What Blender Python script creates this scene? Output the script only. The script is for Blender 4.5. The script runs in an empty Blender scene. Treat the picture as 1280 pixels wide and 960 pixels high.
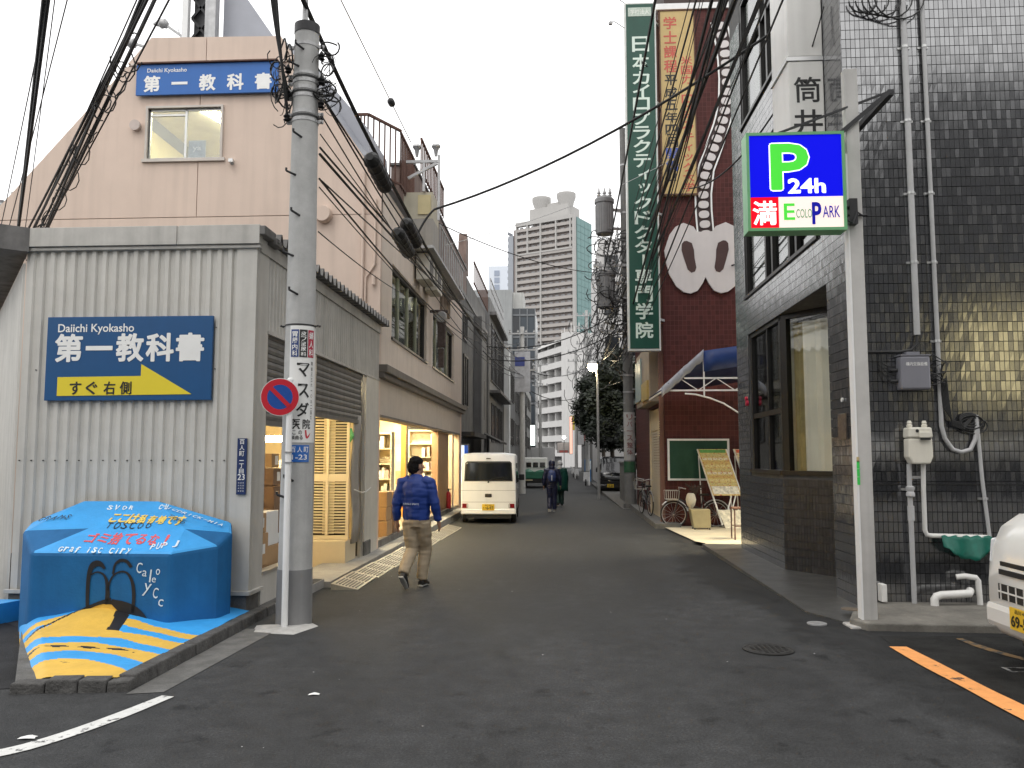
import bpy, bmesh, math, random
from mathutils import Vector, Matrix, noise as mnoise
random.seed(7)
S = bpy.context.scene
COL = S.collection
R = math.radians
PI = math.pi

# ------------------------------------------------------------------ camera, sky, sun, exposure
cam = bpy.data.cameras.new("camera")
cam.sensor_fit = 'HORIZONTAL'
cam.sensor_width = 36.0
cam.lens = 36.0 * 1036.0 / 1280.0
cam.clip_start = 0.05
cam.clip_end = 3000
camo = bpy.data.objects.new("camera", cam)
COL.objects.link(camo)
camo.location = (0, 0, 1.65)
camo.rotation_euler = (PI / 2 + math.atan(92 / 1036), 0, math.atan(60 / 1036))
S.camera = camo

SUN_EL, SUN_AZ = R(58), R(200)          # azimuth clockwise from +Y
w = bpy.data.worlds.new("World")
S.world = w
w.use_nodes = True
nt = w.node_tree
nt.nodes.clear()
wo = nt.nodes.new("ShaderNodeOutputWorld")
bg = nt.nodes.new("ShaderNodeBackground")
sky = nt.nodes.new("ShaderNodeTexSky")
sky.sky_type = 'NISHITA'
sky.sun_disc = False
sky.sun_elevation = SUN_EL
sky.sun_rotation = SUN_AZ
sky.air_density = 1.0
sky.dust_density = 3.0
mx = nt.nodes.new("ShaderNodeMix")
mx.data_type = 'RGBA'
tc = nt.nodes.new("ShaderNodeTexCoord")
nz = nt.nodes.new("ShaderNodeTexNoise")
nz.inputs['Scale'].default_value = 1.6
nz.inputs['Detail'].default_value = 4
mr = nt.nodes.new("ShaderNodeMapRange")
mr.inputs['To Min'].default_value = 0.86
mr.inputs['To Max'].default_value = 0.98
nt.links.new(tc.outputs['Generated'], nz.inputs['Vector'])
nt.links.new(nz.outputs['Fac'], mr.inputs['Value'])
nt.links.new(mr.outputs['Result'], mx.inputs['Factor'])
nt.links.new(sky.outputs['Color'], mx.inputs[6])
mx.inputs[7].default_value = (14.4, 14.3, 14.2, 1)      # the closed white cloud layer
nt.links.new(mx.outputs[2], bg.inputs['Color'])
bg.inputs['Strength'].default_value = 0.1
nt.links.new(bg.outputs['Background'], wo.inputs['Surface'])

sl = bpy.data.lights.new("sun", 'SUN')
sl.energy = 0.5
sl.angle = R(25)
sl.color = (1.0, 0.96, 0.9)
so = bpy.data.objects.new("sun", sl)
COL.objects.link(so)
so.rotation_euler = (PI / 2 - SUN_EL, 0, PI - SUN_AZ)   # lamp's -Z points away from the sun
so.location = (0, -5, 40)

S.view_settings.view_transform = 'Standard'
S.view_settings.look = 'None'
S.view_settings.gamma = 1.0
S.view_settings.use_curve_mapping = False
S.view_settings.exposure = 0.35
S.cycles.use_denoising = True
S.cycles.max_bounces = 6
S.cycles.transparent_max_bounces = 12
S.cycles.sample_clamp_indirect = 6.0

# ------------------------------------------------------------------ materials
MATS = {}


def M(name, col, rough=0.7, metal=0.0, var=0.12, scale=3.0, bump=0.0, bscale=60.0, streak=0.0,
      spec=0.5, emit=None, estr=0.0, coat=0.0, speck=0.0, stains=None, ior=None):
    """Principled material: base colour broken up by noise, vertical dirt runs, fine relief."""
    if name in MATS:
        return MATS[name]
    m = bpy.data.materials.new(name)
    m.use_nodes = True
    t = m.node_tree
    b = t.nodes['Principled BSDF']
    L = t.links.new
    b.inputs['Roughness'].default_value = rough
    b.inputs['Metallic'].default_value = metal
    b.inputs['Specular IOR Level'].default_value = spec
    b.inputs['Coat Weight'].default_value = coat
    if ior:
        b.inputs['IOR'].default_value = ior
    c4 = (col[0], col[1], col[2], 1)
    b.inputs['Base Color'].default_value = c4
    if emit:
        b.inputs['Emission Color'].default_value = (*emit, 1)
        b.inputs['Emission Strength'].default_value = estr
    if var or streak or bump or speck or stains:
        co = t.nodes.new("ShaderNodeTexCoord").outputs['Object']
        cur = None
        if var:
            n = t.nodes.new("ShaderNodeTexNoise")
            n.inputs['Scale'].default_value = scale
            n.inputs['Detail'].default_value = 6
            n.inputs['Roughness'].default_value = 0.65
            L(co, n.inputs['Vector'])
            r = t.nodes.new("ShaderNodeMapRange")
            r.inputs['From Min'].default_value = 0.28
            r.inputs['From Max'].default_value = 0.72
            r.inputs['To Min'].default_value = 1 - var
            r.inputs['To Max'].default_value = 1 + var
            L(n.outputs['Fac'], r.inputs['Value'])
            cur = r.outputs['Result']
        if streak:
            mp = t.nodes.new("ShaderNodeMapping")
            mp.inputs['Scale'].default_value = (7, 7, 0.35)
            L(co, mp.inputs['Vector'])
            n = t.nodes.new("ShaderNodeTexNoise")
            n.inputs['Scale'].default_value = 1.0
            n.inputs['Detail'].default_value = 5
            L(mp.outputs['Vector'], n.inputs['Vector'])
            r = t.nodes.new("ShaderNodeMapRange")
            r.inputs['From Min'].default_value = 0.45
            r.inputs['From Max'].default_value = 0.75
            r.inputs['To Min'].default_value = 1.0
            r.inputs['To Max'].default_value = 1 - streak
            L(n.outputs['Fac'], r.inputs['Value'])
            if cur is None:
                cur = r.outputs['Result']
            else:
                k = t.nodes.new("ShaderNodeMath")
                k.operation = 'MULTIPLY'
                L(cur, k.inputs[0])
                L(r.outputs['Result'], k.inputs[1])
                cur = k.outputs[0]
        if speck:
            n = t.nodes.new("ShaderNodeTexNoise")
            n.inputs['Scale'].default_value = 260
            n.inputs['Detail'].default_value = 2
            L(co, n.inputs['Vector'])
            r = t.nodes.new("ShaderNodeMapRange")
            r.inputs['From Min'].default_value = 0.3
            r.inputs['From Max'].default_value = 0.7
            r.inputs['To Min'].default_value = 1 - speck
            r.inputs['To Max'].default_value = 1 + speck
            L(n.outputs['Fac'], r.inputs['Value'])
            if cur is None:
                cur = r.outputs['Result']
            else:
                k = t.nodes.new("ShaderNodeMath")
                k.operation = 'MULTIPLY'
                L(cur, k.inputs[0])
                L(r.outputs['Result'], k.inputs[1])
                cur = k.outputs[0]
        if cur is not None:
            v = t.nodes.new("ShaderNodeVectorMath")
            v.operation = 'SCALE'
            v.inputs[0].default_value = col[:3]
            L(cur, v.inputs['Scale'])
            L(v.outputs['Vector'], b.inputs['Base Color'])
            q = t.nodes.new("ShaderNodeMapRange")
            q.inputs['From Min'].default_value = 0.6
            q.inputs['From Max'].default_value = 1.3
            q.inputs['To Min'].default_value = min(1, rough * 1.2)
            q.inputs['To Max'].default_value = rough * 0.85
            L(cur, q.inputs['Value'])
            L(q.outputs['Result'], b.inputs['Roughness'])
        if stains:
            n = t.nodes.new("ShaderNodeTexNoise")
            n.inputs['Scale'].default_value = stains[1]
            n.inputs['Detail'].default_value = 9
            n.inputs['Roughness'].default_value = 0.7
            L(co, n.inputs['Vector'])
            r = t.nodes.new("ShaderNodeMapRange")
            r.inputs['From Min'].default_value = stains[2]
            r.inputs['From Max'].default_value = stains[3]
            L(n.outputs['Fac'], r.inputs['Value'])
            k = t.nodes.new("ShaderNodeMix")
            k.data_type = 'RGBA'
            L(r.outputs['Result'], k.inputs['Factor'])
            if cur is not None:
                L(v.outputs['Vector'], k.inputs[6])
            else:
                k.inputs[6].default_value = c4
            k.inputs[7].default_value = (*stains[0], 1)
            L(k.outputs[2], b.inputs['Base Color'])
        if bump:
            n = t.nodes.new("ShaderNodeTexNoise")
            n.inputs['Scale'].default_value = bscale
            n.inputs['Detail'].default_value = 4
            L(co, n.inputs['Vector'])
            u = t.nodes.new("ShaderNodeBump")
            u.inputs['Strength'].default_value = bump
            u.inputs['Distance'].default_value = 0.02
            L(n.outputs['Fac'], u.inputs['Height'])
            L(u.outputs['Normal'], b.inputs['Normal'])
    MATS[name] = m
    return m


def glass(name, tint=(0.9, 0.93, 0.92), refl=0.14, rough=0.02, top=0.9):
    if name in MATS:
        return MATS[name]
    m = bpy.data.materials.new(name)
    m.use_nodes = True
    t = m.node_tree
    t.nodes.clear()
    o = t.nodes.new("ShaderNodeOutputMaterial")
    mixs = t.nodes.new("ShaderNodeMixShader")
    tr = t.nodes.new("ShaderNodeBsdfTransparent")
    gl = t.nodes.new("ShaderNodeBsdfGlossy")
    tr.inputs['Color'].default_value = (*tint, 1)
    gl.inputs['Roughness'].default_value = rough
    fr = t.nodes.new("ShaderNodeLayerWeight")
    fr.inputs['Blend'].default_value = 0.25
    r = t.nodes.new("ShaderNodeMapRange")
    r.inputs['To Min'].default_value = refl
    r.inputs['To Max'].default_value = top
    t.links.new(fr.outputs['Fresnel'], r.inputs['Value'])
    t.links.new(r.outputs['Result'], mixs.inputs[0])
    t.links.new(tr.outputs[0], mixs.inputs[1])
    t.links.new(gl.outputs[0], mixs.inputs[2])
    t.links.new(mixs.outputs[0], o.inputs['Surface'])
    MATS[name] = m
    return m


def emitter(name, col, strength):
    if name in MATS:
        return MATS[name]
    m = bpy.data.materials.new(name)
    m.use_nodes = True
    t = m.node_tree
    t.nodes.clear()
    o = t.nodes.new("ShaderNodeOutputMaterial")
    e = t.nodes.new("ShaderNodeEmission")
    e.inputs['Color'].default_value = (*col, 1)
    e.inputs['Strength'].default_value = strength
    t.links.new(e.outputs[0], o.inputs['Surface'])
    MATS[name] = m
    return m


def tilemat(name, col, grout, w_, h_, axis, rough=0.5, offset=0.0, mort=0.004, bump=0.4):
    """small tiles too fine to pick apart: brick texture on world-sized object coordinates"""
    if name in MATS:
        return MATS[name]
    m = bpy.data.materials.new(name)
    m.use_nodes = True
    t = m.node_tree
    b = t.nodes['Principled BSDF']
    L = t.links.new
    b.inputs['Roughness'].default_value = rough
    b.inputs['Specular IOR Level'].default_value = 0.25
    co = t.nodes.new("ShaderNodeTexCoord").outputs['Object']
    sp = t.nodes.new("ShaderNodeSeparateXYZ")
    L(co, sp.inputs[0])
    cb = t.nodes.new("ShaderNodeCombineXYZ")
    L(sp.outputs['X' if axis == 'x' else 'Y'], cb.inputs[0])
    L(sp.outputs['Z'], cb.inputs[1])
    br = t.nodes.new("ShaderNodeTexBrick")
    br.offset = offset
    br.inputs['Scale'].default_value = 1.0
    br.inputs['Brick Width'].default_value = w_
    br.inputs['Row Height'].default_value = h_
    br.inputs['Mortar Size'].default_value = mort
    br.inputs['Mortar Smooth'].default_value = 0.2
    br.inputs['Bias'].default_value = 0.0
    br.inputs['Color1'].default_value = (*[c * 0.8 for c in col], 1)
    br.inputs['Color2'].default_value = (*[c * 1.2 for c in col], 1)
    br.inputs['Mortar'].default_value = (*grout, 1)
    L(cb.outputs[0], br.inputs['Vector'])
    L(br.outputs['Color'], b.inputs['Base Color'])
    u = t.nodes.new("ShaderNodeBump")
    u.inputs['Strength'].default_value = bump
    u.inputs['Distance'].default_value = 0.004
    u.invert = True
    L(br.outputs['Fac'], u.inputs['Height'])
    L(u.outputs['Normal'], b.inputs['Normal'])
    MATS[name] = m
    return m


def roadmat(name):
    """worn asphalt: coarse grain, wheel-polished bands, small dark breaks, a darker relaid strip along the right kerb"""
    m = bpy.data.materials.new(name)
    m.use_nodes = True
    t = m.node_tree
    b = t.nodes['Principled BSDF']
    L = t.links.new
    co = t.nodes.new("ShaderNodeTexCoord").outputs['Object']

    def noise(sc, det, rgh, sxyz=None):
        n = t.nodes.new("ShaderNodeTexNoise")
        n.inputs['Scale'].default_value = sc
        n.inputs['Detail'].default_value = det
        n.inputs['Roughness'].default_value = rgh
        if sxyz:
            mp = t.nodes.new("ShaderNodeMapping")
            mp.inputs['Scale'].default_value = sxyz
            L(co, mp.inputs['Vector'])
            L(mp.outputs['Vector'], n.inputs['Vector'])
        else:
            L(co, n.inputs['Vector'])
        return n.outputs['Fac']

    def rng(v, a, c, d, e):
        r = t.nodes.new("ShaderNodeMapRange")
        for k, q in (('From Min', a), ('From Max', c), ('To Min', d), ('To Max', e)):
            r.inputs[k].default_value = q
        L(v, r.inputs['Value'])
        return r.outputs['Result']

    def math_(op, a, c):
        k = t.nodes.new("ShaderNodeMath")
        k.operation = op
        for i, q in enumerate((a, c)):
            if isinstance(q, (int, float)):
                k.inputs[i].default_value = q
            else:
                L(q, k.inputs[i])
        return k.outputs[0]
    grain = rng(noise(62, 5, .85), .34, .66, .45, 1.6)
    mott = rng(noise(4.5, 9, .75), .34, .66, .74, 1.26)
    broad = rng(noise(.7, 4, .6, (1, .35, 1)), .34, .66, .80, 1.20)
    fl = rng(noise(2.6, 12, .72), .575, .635, 1.0, .58)
    chips = rng(noise(38, 2, .5), .74, .80, 1.0, 2.0)
    val = math_('MULTIPLY', math_('MULTIPLY', grain, mott), math_('MULTIPLY', broad, fl))
    val = math_('MULTIPLY', val, chips)
    sp = t.nodes.new("ShaderNodeSeparateXYZ")
    L(co, sp.inputs[0])
    # relaid strip: x beyond 1.95 near y 8..20, ragged edge
    ed = math_('ADD', sp.outputs['X'], math_('MULTIPLY', math_('SUBTRACT', noise(1.6, 6, .65), .5), 1.1))
    s1 = rng(math_('ADD', ed, math_('MULTIPLY', math_('ABSOLUTE', math_('SUBTRACT', sp.outputs['Y'], 12.5), 0), -.09)), 1.72, 1.95, 1.0, .60)
    val = math_('MULTIPLY', val, s1)
    v = t.nodes.new("ShaderNodeVectorMath")
    v.operation = 'SCALE'
    v.inputs[0].default_value = (0.0505, 0.0515, 0.0525)
    L(val, v.inputs['Scale'])
    L(v.outputs['Vector'], b.inputs['Base Color'])
    L(rng(val, .4, 1.3, .55, .82), b.inputs['Roughness'])
    b.inputs['Specular IOR Level'].default_value = .10
    u = t.nodes.new("ShaderNodeBump")
    u.inputs['Strength'].default_value = .7
    u.inputs['Distance'].default_value = .012
    L(noise(75, 4, .8), u.inputs['Height'])
    L(u.outputs['Normal'], b.inputs['Normal'])
    MATS[name] = m
    return m


# ------------------------------------------------------------------ objects
WM = {}


def tagit(o, label=None, cat=None, group=None, kind=None):
    if label:
        o['label'] = label
    if cat:
        o['category'] = cat
    if group:
        o['group'] = group
    if kind:
        o['kind'] = kind
    return o


def thing(name, label, cat, loc=(0, 0, 0), rotz=0.0, group=None):
    o = bpy.data.objects.new(name, None)
    o.empty_display_size = 0.2
    COL.objects.link(o)
    o.location = loc
    o.rotation_euler = (0, 0, rotz)
    WM[o.name] = Matrix.Translation(Vector(loc)) @ Matrix.Rotation(rotz, 4, 'Z')
    return tagit(o, label, cat, group)


class B:
    """collects shapes (in world metres, or local ones with local=True) for one mesh object"""

    def __init__(s):
        s.v, s.f, s.mi, s.cm = [], [], [], 0

    def add(s, vs, fs):
        n = len(s.v)
        s.v += [tuple(v) for v in vs]
        s.f += [tuple(i + n for i in f) for f in fs]
        s.mi += [s.cm] * len(fs)
        return s

    def poly(s, pts):
        return s.add(pts, [tuple(range(len(pts)))])

    def box(s, x0, x1, y0, y1, z0, z1):
        if x0 > x1: x0, x1 = x1, x0
        if y0 > y1: y0, y1 = y1, y0
        if z0 > z1: z0, z1 = z1, z0
        return s.hexa([(x0, y0, z0), (x1, y0, z0), (x1, y1, z0), (x0, y1, z0),
                       (x0, y0, z1), (x1, y0, z1), (x1, y1, z1), (x0, y1, z1)])

    def hexa(s, p):
        return s.add(p, [(3, 2, 1, 0), (4, 5, 6, 7), (0, 1, 5, 4), (1, 2, 6, 5), (2, 3, 7, 6), (3, 0, 4, 7)])

    def obox(s, c, dx, dy, dz, M3):
        """box of half sizes about c turned by a 3x3 matrix"""
        p = []
        for k in (-1, 1):
            for (i, j) in ((-1, -1), (1, -1), (1, 1), (-1, 1)):
                p.append(Vector(c) + M3 @ Vector((i * dx, j * dy, k * dz)))
        return s.hexa(p)

    def bar(s, a, b, w_, h_=None):
        """square bar between two points"""
        a, b = Vector(a), Vector(b)
        h_ = h_ or w_
        d = (b - a).normalized()
        up = Vector((0, 0, 1)) if abs(d.z) < 0.95 else Vector((1, 0, 0))
        x = d.cross(up).normalized() * w_ / 2
        y = x.cross(d).normalized() * h_ / 2
        p = [a - x - y, a + x - y, a + x + y, a - x + y, b - x - y, b + x - y, b + x + y, b - x + y]
        return s.add(p, [(3, 2, 1, 0), (4, 5, 6, 7), (0, 1, 5, 4), (1, 2, 6, 5), (2, 3, 7, 6), (3, 0, 4, 7)])

    def tube(s, pts, r, n=8, caps=True):
        pts = [Vector(p) for p in pts]
        rs = r if isinstance(r, (list, tuple)) else [r] * len(pts)
        vs, fs = [], []
        prev = None
        for i, p in enumerate(pts):
            d = (pts[min(i + 1, len(pts) - 1)] - pts[max(i - 1, 0)])
            d = d.normalized() if d.length > 1e-9 else Vector((0, 0, 1))
            if prev is None:
                up = Vector((0, 0, 1)) if abs(d.z) < 0.9 else Vector((1, 0, 0))
                x = d.cross(up).normalized()
            else:
                x = (prev - d * prev.dot(d))
                x = x.normalized() if x.length > 1e-6 else d.orthogonal().normalized()
            prev = x
            y = d.cross(x)
            for k in range(n):
                a = 2 * PI * k / n
                vs.append(p + (x * math.cos(a) + y * math.sin(a)) * rs[i])
        for i in range(len(pts) - 1):
            for k in range(n):
                fs.append((i * n + k, i * n + (k + 1) % n, (i + 1) * n + (k + 1) % n, (i + 1) * n + k))
        if caps:
            fs.append(tuple(range(n))[::-1])
            fs.append(tuple((len(pts) - 1) * n + k for k in range(n)))
        return s.add(vs, fs)

    def cyl(s, a, b, r0, r1=None, n=16):
        return s.tube([a, b], [r0, r1 if r1 is not None else r0], n)

    def lathe(s, c, prof, n=20, ax='z'):
        """prof: (radius, height) pairs; axis z at c, or x / y"""
        vs, fs = [], []
        for (r, h) in prof:
            for k in range(n):
                a = 2 * PI * k / n
                u, v = r * math.cos(a), r * math.sin(a)
                q = {'z': (u, v, h), 'x': (h, u, v), 'y': (v, h, u)}[ax]
                vs.append((c[0] + q[0], c[1] + q[1], c[2] + q[2]))
        for i in range(len(prof) - 1):
            for k in range(n):
                fs.append((i * n + k, i * n + (k + 1) % n, (i + 1) * n + (k + 1) % n, (i + 1) * n + k))
        fs.append(tuple(range(n))[::-1])
        fs.append(tuple((len(prof) - 1) * n + k for k in range(n)))
        return s.add(vs, fs)

    def prism(s, pts, axis, a, b):
        """extrude a 2-D polygon: axis 'x' takes (y,z), 'y' takes (x,z), 'z' takes (x,y)"""
        n = len(pts)
        mk = {'x': lambda p, c: (c, p[0], p[1]), 'y': lambda p, c: (p[0], c, p[1]), 'z': lambda p, c: (p[0], p[1], c)}[axis]
        vs = [mk(p, a) for p in pts] + [mk(p, b) for p in pts]
        fs = [tuple(range(n))[::-1], tuple(range(n, 2 * n))]
        fs += [(i, (i + 1) % n, n + (i + 1) % n, n + i) for i in range(n)]
        return s.add(vs, fs)

    def grid(s, rows):
        """rows of equal numbers of points joined to a sheet"""
        m = len(rows[0])
        vs = [p for r in rows for p in r]
        fs = [(i * m + j, i * m + j + 1, (i + 1) * m + j + 1, (i + 1) * m + j)
              for i in range(len(rows) - 1) for j in range(m - 1)]
        return s.add(vs, fs)

    def obj(s, name, mats, parent=None, smooth=False, bevel=0.0, local=False, fix=True, solid=0.0, angle=35, sub=0):
        me = bpy.data.meshes.new(name)
        vs = [Vector(v) for v in s.v]
        inv = None
        if parent is not None and not local:
            inv = WM[parent.name].inverted()
            vs = [inv @ v for v in vs]
        me.from_pydata(vs, [], s.f)
        if not isinstance(mats, (list, tuple)):
            mats = [mats]
        for m in mats:
            me.materials.append(m)
        if len(mats) > 1:
            me.polygons.foreach_set('material_index', s.mi)
        if fix:
            bm = bmesh.new()
            bm.from_mesh(me)
            bmesh.ops.recalc_face_normals(bm, faces=bm.faces)
            bm.to_mesh(me)
            bm.free()
        me.update()
        o = bpy.data.objects.new(name, me)
        COL.objects.link(o)
        if parent is not None:
            o.parent = parent
            WM[o.name] = WM[parent.name]
        else:
            WM[o.name] = Matrix.Identity(4)
        if solid:
            d = o.modifiers.new("solid", 'SOLIDIFY')
            d.thickness = solid
        if sub:
            d = o.modifiers.new("sub", 'SUBSURF')
            d.levels = sub
            d.render_levels = sub
        if bevel:
            d = o.modifiers.new("bevel", 'BEVEL')
            d.width = bevel
            d.segments = 2
            d.limit_method = 'ANGLE'
            d.angle_limit = R(40)
        if smooth:
            me.polygons.foreach_set('use_smooth', [True] * len(me.polygons))
            if angle < 180:
                me.set_sharp_from_angle(angle=R(angle))
        return o


def inst(name, mesh, parent, loc=(0, 0, 0), rot=(0, 0, 0), scale=(1, 1, 1)):
    """a piece that shares mesh data; loc in the parent's space"""
    o = bpy.data.objects.new(name, mesh)
    COL.objects.link(o)
    o.parent = parent
    o.location = loc
    o.rotation_euler = rot
    o.scale = scale
    WM[o.name] = WM[parent.name] @ Matrix.LocRotScale(Vector(loc), None, None)
    return o


def copy_tree(o, parent=None):
    c = o.copy()
    COL.objects.link(c)
    if parent is not None:
        c.parent = parent
    for ch in list(o.children):
        copy_tree(ch, c)
    return c


def gz(y):
    """height of the street: it falls very gently away from the crossing"""
    return 0.0 if y < 8.5 else (-0.008 * (y - 8.5) if y < 45 else -0.292)


# ------------------------------------------------------------------ lettering
GL = {}


def glyphs(txt, bold=0.0):
    k = (txt, bold)
    if k not in GL:
        c = bpy.data.curves.new('type', 'FONT')
        c.body = txt
        c.offset = bold
        c.resolution_u = 3
        o = bpy.data.objects.new('type', c)
        COL.objects.link(o)
        bpy.context.view_layer.update()
        me = bpy.data.meshes.new_from_object(o.evaluated_get(bpy.context.evaluated_depsgraph_get()))
        vs = [v.co.copy() for v in me.vertices]
        fs = [tuple(p.vertices) for p in me.polygons]
        bpy.data.objects.remove(o)
        bpy.data.meshes.remove(me)
        x0, x1 = min(v.x for v in vs), max(v.x for v in vs)
        y0, y1 = min(v.y for v in vs), max(v.y for v in vs)
        GL[k] = (vs, fs, x0, x1, y0, y1)
    return GL[k]


def put(b, txt, c, right, up, wd, ht, bold=0.0, shear=0.0, jit=0.0, rise=0.003):
    """write txt centred at c, fitted to wd x ht, on the plane of right / up (None keeps the proportion)"""
    if bold > .016:                                   # heavy strokes: a few copies a hair apart
        e = (bold - .010) * 1.0
        for k, (sx_, sy_) in enumerate(((1, 0), (-1, 0), (0, 1), (0, -1), (.7, .7), (-.7, .7), (.7, -.7), (-.7, -.7))):
            r_, u_ = Vector(right).normalized(), Vector(up).normalized()
            h_ = ht or wd
            put(b, txt, Vector(c) + r_ * sx_ * e * h_ + u_ * sy_ * e * h_, right, up, wd, ht, .010, shear, jit, rise + k * .0003)
        bold = .010
    vs, fs, x0, x1, y0, y1 = glyphs(txt, bold)
    right, up = Vector(right).normalized(), Vector(up).normalized()
    n = right.cross(up)
    if wd is None:
        wd = ht * (x1 - x0) / (y1 - y0)
    if ht is None:
        ht = wd * (y1 - y0) / (x1 - x0)
    out = []
    for v in vs:
        a = ((v.x - x0) / (x1 - x0) - 0.5) * wd
        d = ((v.y - y0) / (y1 - y0) - 0.5) * ht
        a += shear * d
        if jit:
            a += jit * (mnoise.noise(Vector((a * 9, d * 9, 1.3))))
            d += jit * (mnoise.noise(Vector((a * 9, d * 9, 7.7))))
        out.append(Vector(c) + right * a + up * d + n * rise)
    b.add(out, fs)


def ribbon(b, pts, wds, right, up, o, rise=0.003):
    """flat painted stroke through 2-D points on a plane"""
    right, up = Vector(right).normalized(), Vector(up).normalized()
    n = right.cross(up)
    ws = list(wds) if isinstance(wds, (list, tuple)) else [wds] * len(pts)
    if len(pts) > 2:
        for _ in range(2):                             # round the corners
            np_, nw = [pts[0]], [ws[0]]
            for i in range(len(pts) - 1):
                (ax, ay), (bx, by) = pts[i][:2], pts[i + 1][:2]
                np_ += [(ax * .75 + bx * .25, ay * .75 + by * .25), (ax * .25 + bx * .75, ay * .25 + by * .75)]
                nw += [ws[i] * .75 + ws[i + 1] * .25, ws[i] * .25 + ws[i + 1] * .75]
            pts, ws = np_ + [pts[-1]], nw + [ws[-1]]
    wds = ws
    rows = []
    for i, p in enumerate(pts):
        q0, q1 = pts[max(i - 1, 0)], pts[min(i + 1, len(pts) - 1)]
        dx, dy = q1[0] - q0[0], q1[1] - q0[1]
        l = math.hypot(dx, dy) or 1
        w_ = (wds[i] if isinstance(wds, (list, tuple)) else wds) / 2
        rows.append([Vector(o) + right * (p[0] + s_ * -dy / l * w_) + up * (p[1] + s_ * dx / l * w_) + n * rise for s_ in (-1, 1)])
    b.grid(rows)
# ------------------------------------------------------------------ common materials
asphalt = M('asphalt', (0.044, 0.044, 0.0445), 0.82, var=0.30, scale=0.9, bump=0.6, bscale=110, speck=0.6,
            stains=((0.024, 0.024, 0.025), 2.2, 0.54, 0.70), spec=0.4)
asphalt_dark = M('asphalt_smooth', (0.024, 0.024, 0.025), 0.7, var=0.25, scale=2.0, bump=0.3, bscale=110, speck=0.4, spec=0.15)
asphalt_lot = M('asphalt_lot', (0.026, 0.026, 0.025), 0.85, var=0.4, scale=2.5, bump=0.5, bscale=100, speck=0.6, spec=0.12)
concrete = M('concrete', (0.30, 0.295, 0.28), 0.85, var=0.16, scale=4, bump=0.25, bscale=90, speck=0.15, streak=0.15)
concrete_dark = M('concrete_dark', (0.12, 0.118, 0.112), 0.88, var=0.3, scale=5, bump=0.4, bscale=70, speck=0.25)
kerb_stone = M('kerb_stone', (0.075, 0.073, 0.07), 0.9, var=0.4, scale=7, bump=0.6, bscale=45, speck=0.3)
pole_conc = M('pole_concrete', (0.43, 0.43, 0.42), 0.8, var=0.12, scale=6, bump=0.12, bscale=120, streak=0.22, speck=0.08)
zinc = M('zinc_sheet', (0.56, 0.545, 0.505), 0.48, metal=0.1, var=0.08, scale=3, streak=0.14)
zinc_trim = M('zinc_trim', (0.50, 0.485, 0.45), 0.55, metal=0.1, var=0.12, scale=4, streak=0.22)
zinc_dark = M('old_sheet', (0.16, 0.155, 0.15), 0.6, metal=0.3, var=0.25, scale=5, streak=0.3)
pink = M('pink_plaster', (0.65, 0.52, 0.435), 0.85, var=0.05, scale=1.0, bump=0.12, bscale=90, streak=0.10)
pink_toned = M('pink_plaster_toned', (0.68, 0.59, 0.51), 0.8, var=0.07, scale=1.5, bump=0.08, bscale=180, streak=0.10)  # same pink paint, the street side's weaker light worked into its colour
taupe_dk = M('taupe_band', (0.17, 0.15, 0.13), 0.7, var=0.08, scale=2, streak=0.15)
alu = M('aluminium', (0.55, 0.55, 0.54), 0.35, metal=0.8, var=0.06)
alu_dk = M('dark_aluminium', (0.045, 0.042, 0.04), 0.4, metal=0.4, var=0.1)
steel = M('galvanised_steel', (0.42, 0.42, 0.42), 0.5, metal=0.5, var=0.15, scale=8, streak=0.2)
black = M('black_rubber', (0.012, 0.012, 0.012), 0.6, var=0.2)
black_iron = M('black_iron', (0.03, 0.03, 0.032), 0.5, var=0.3, metal=0.3)
rust = M('rusty_brown', (0.11, 0.055, 0.04), 0.85, var=0.3, scale=6)
white_paint = M('white_paint', (0.78, 0.78, 0.77), 0.4, var=0.05, streak=0.1)
white_sheet = M('white_sheet', (0.75, 0.75, 0.73), 0.5, var=0.04)
cream_paint = M('cream_paint', (0.62, 0.53, 0.36), 0.6, var=0.06)
wood_pale = M('pale_wood', (0.50, 0.36, 0.20), 0.6, var=0.12, scale=8)
cardboard = M('cardboard', (0.38, 0.24, 0.12), 0.85, var=0.1, scale=5)
cardboard2 = M('dark_cardboard', (0.20, 0.12, 0.07), 0.85, var=0.15, scale=5)
blue_sign = M('blue_sign', (0.008, 0.075, 0.21), 0.35, var=0.05, streak=0.06)
blue_sign2 = M('blue_banner', (0.012, 0.12, 0.42), 0.4, var=0.04, streak=0.05)
yellow_p = M('yellow_print', (0.75, 0.60, 0.03), 0.4, var=0.03)
white_p = M('white_print', (0.82, 0.82, 0.80), 0.5, var=0.05)
black_p = M('black_print', (0.015, 0.015, 0.015), 0.5, var=0)
red_p = M('red_print', (0.50, 0.015, 0.03), 0.4, var=0.04)
paint_w = M('road_paint_white', (0.62, 0.62, 0.60), 0.75, var=0.12, scale=9, stains=((0.07, 0.07, 0.07), 14, 0.56, 0.62), bump=0.2)
paint_o = M('road_paint_orange', (0.84, 0.36, 0.11), 0.7, var=0.14, scale=9, stains=((0.07, 0.05, 0.04), 5, 0.585, 0.61), bump=0.3)
pane = glass('window_glass')
lamp_white = emitter('fluorescent', (1.0, 0.82, 0.50), 30.0)
lamp_cool = emitter('office_light', (1.0, 0.93, 0.66), 40.0)

# ------------------------------------------------------------------ ground
b = B()
ys = [-60, -20, 0, 8.5, 27, 45, 120, 400, 1500]
b.grid([[(-400, y, gz(y)), (400, y, gz(y))] for y in ys])
tagit(b.obj('road', roadmat('road_asphalt')), kind='structure')


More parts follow.
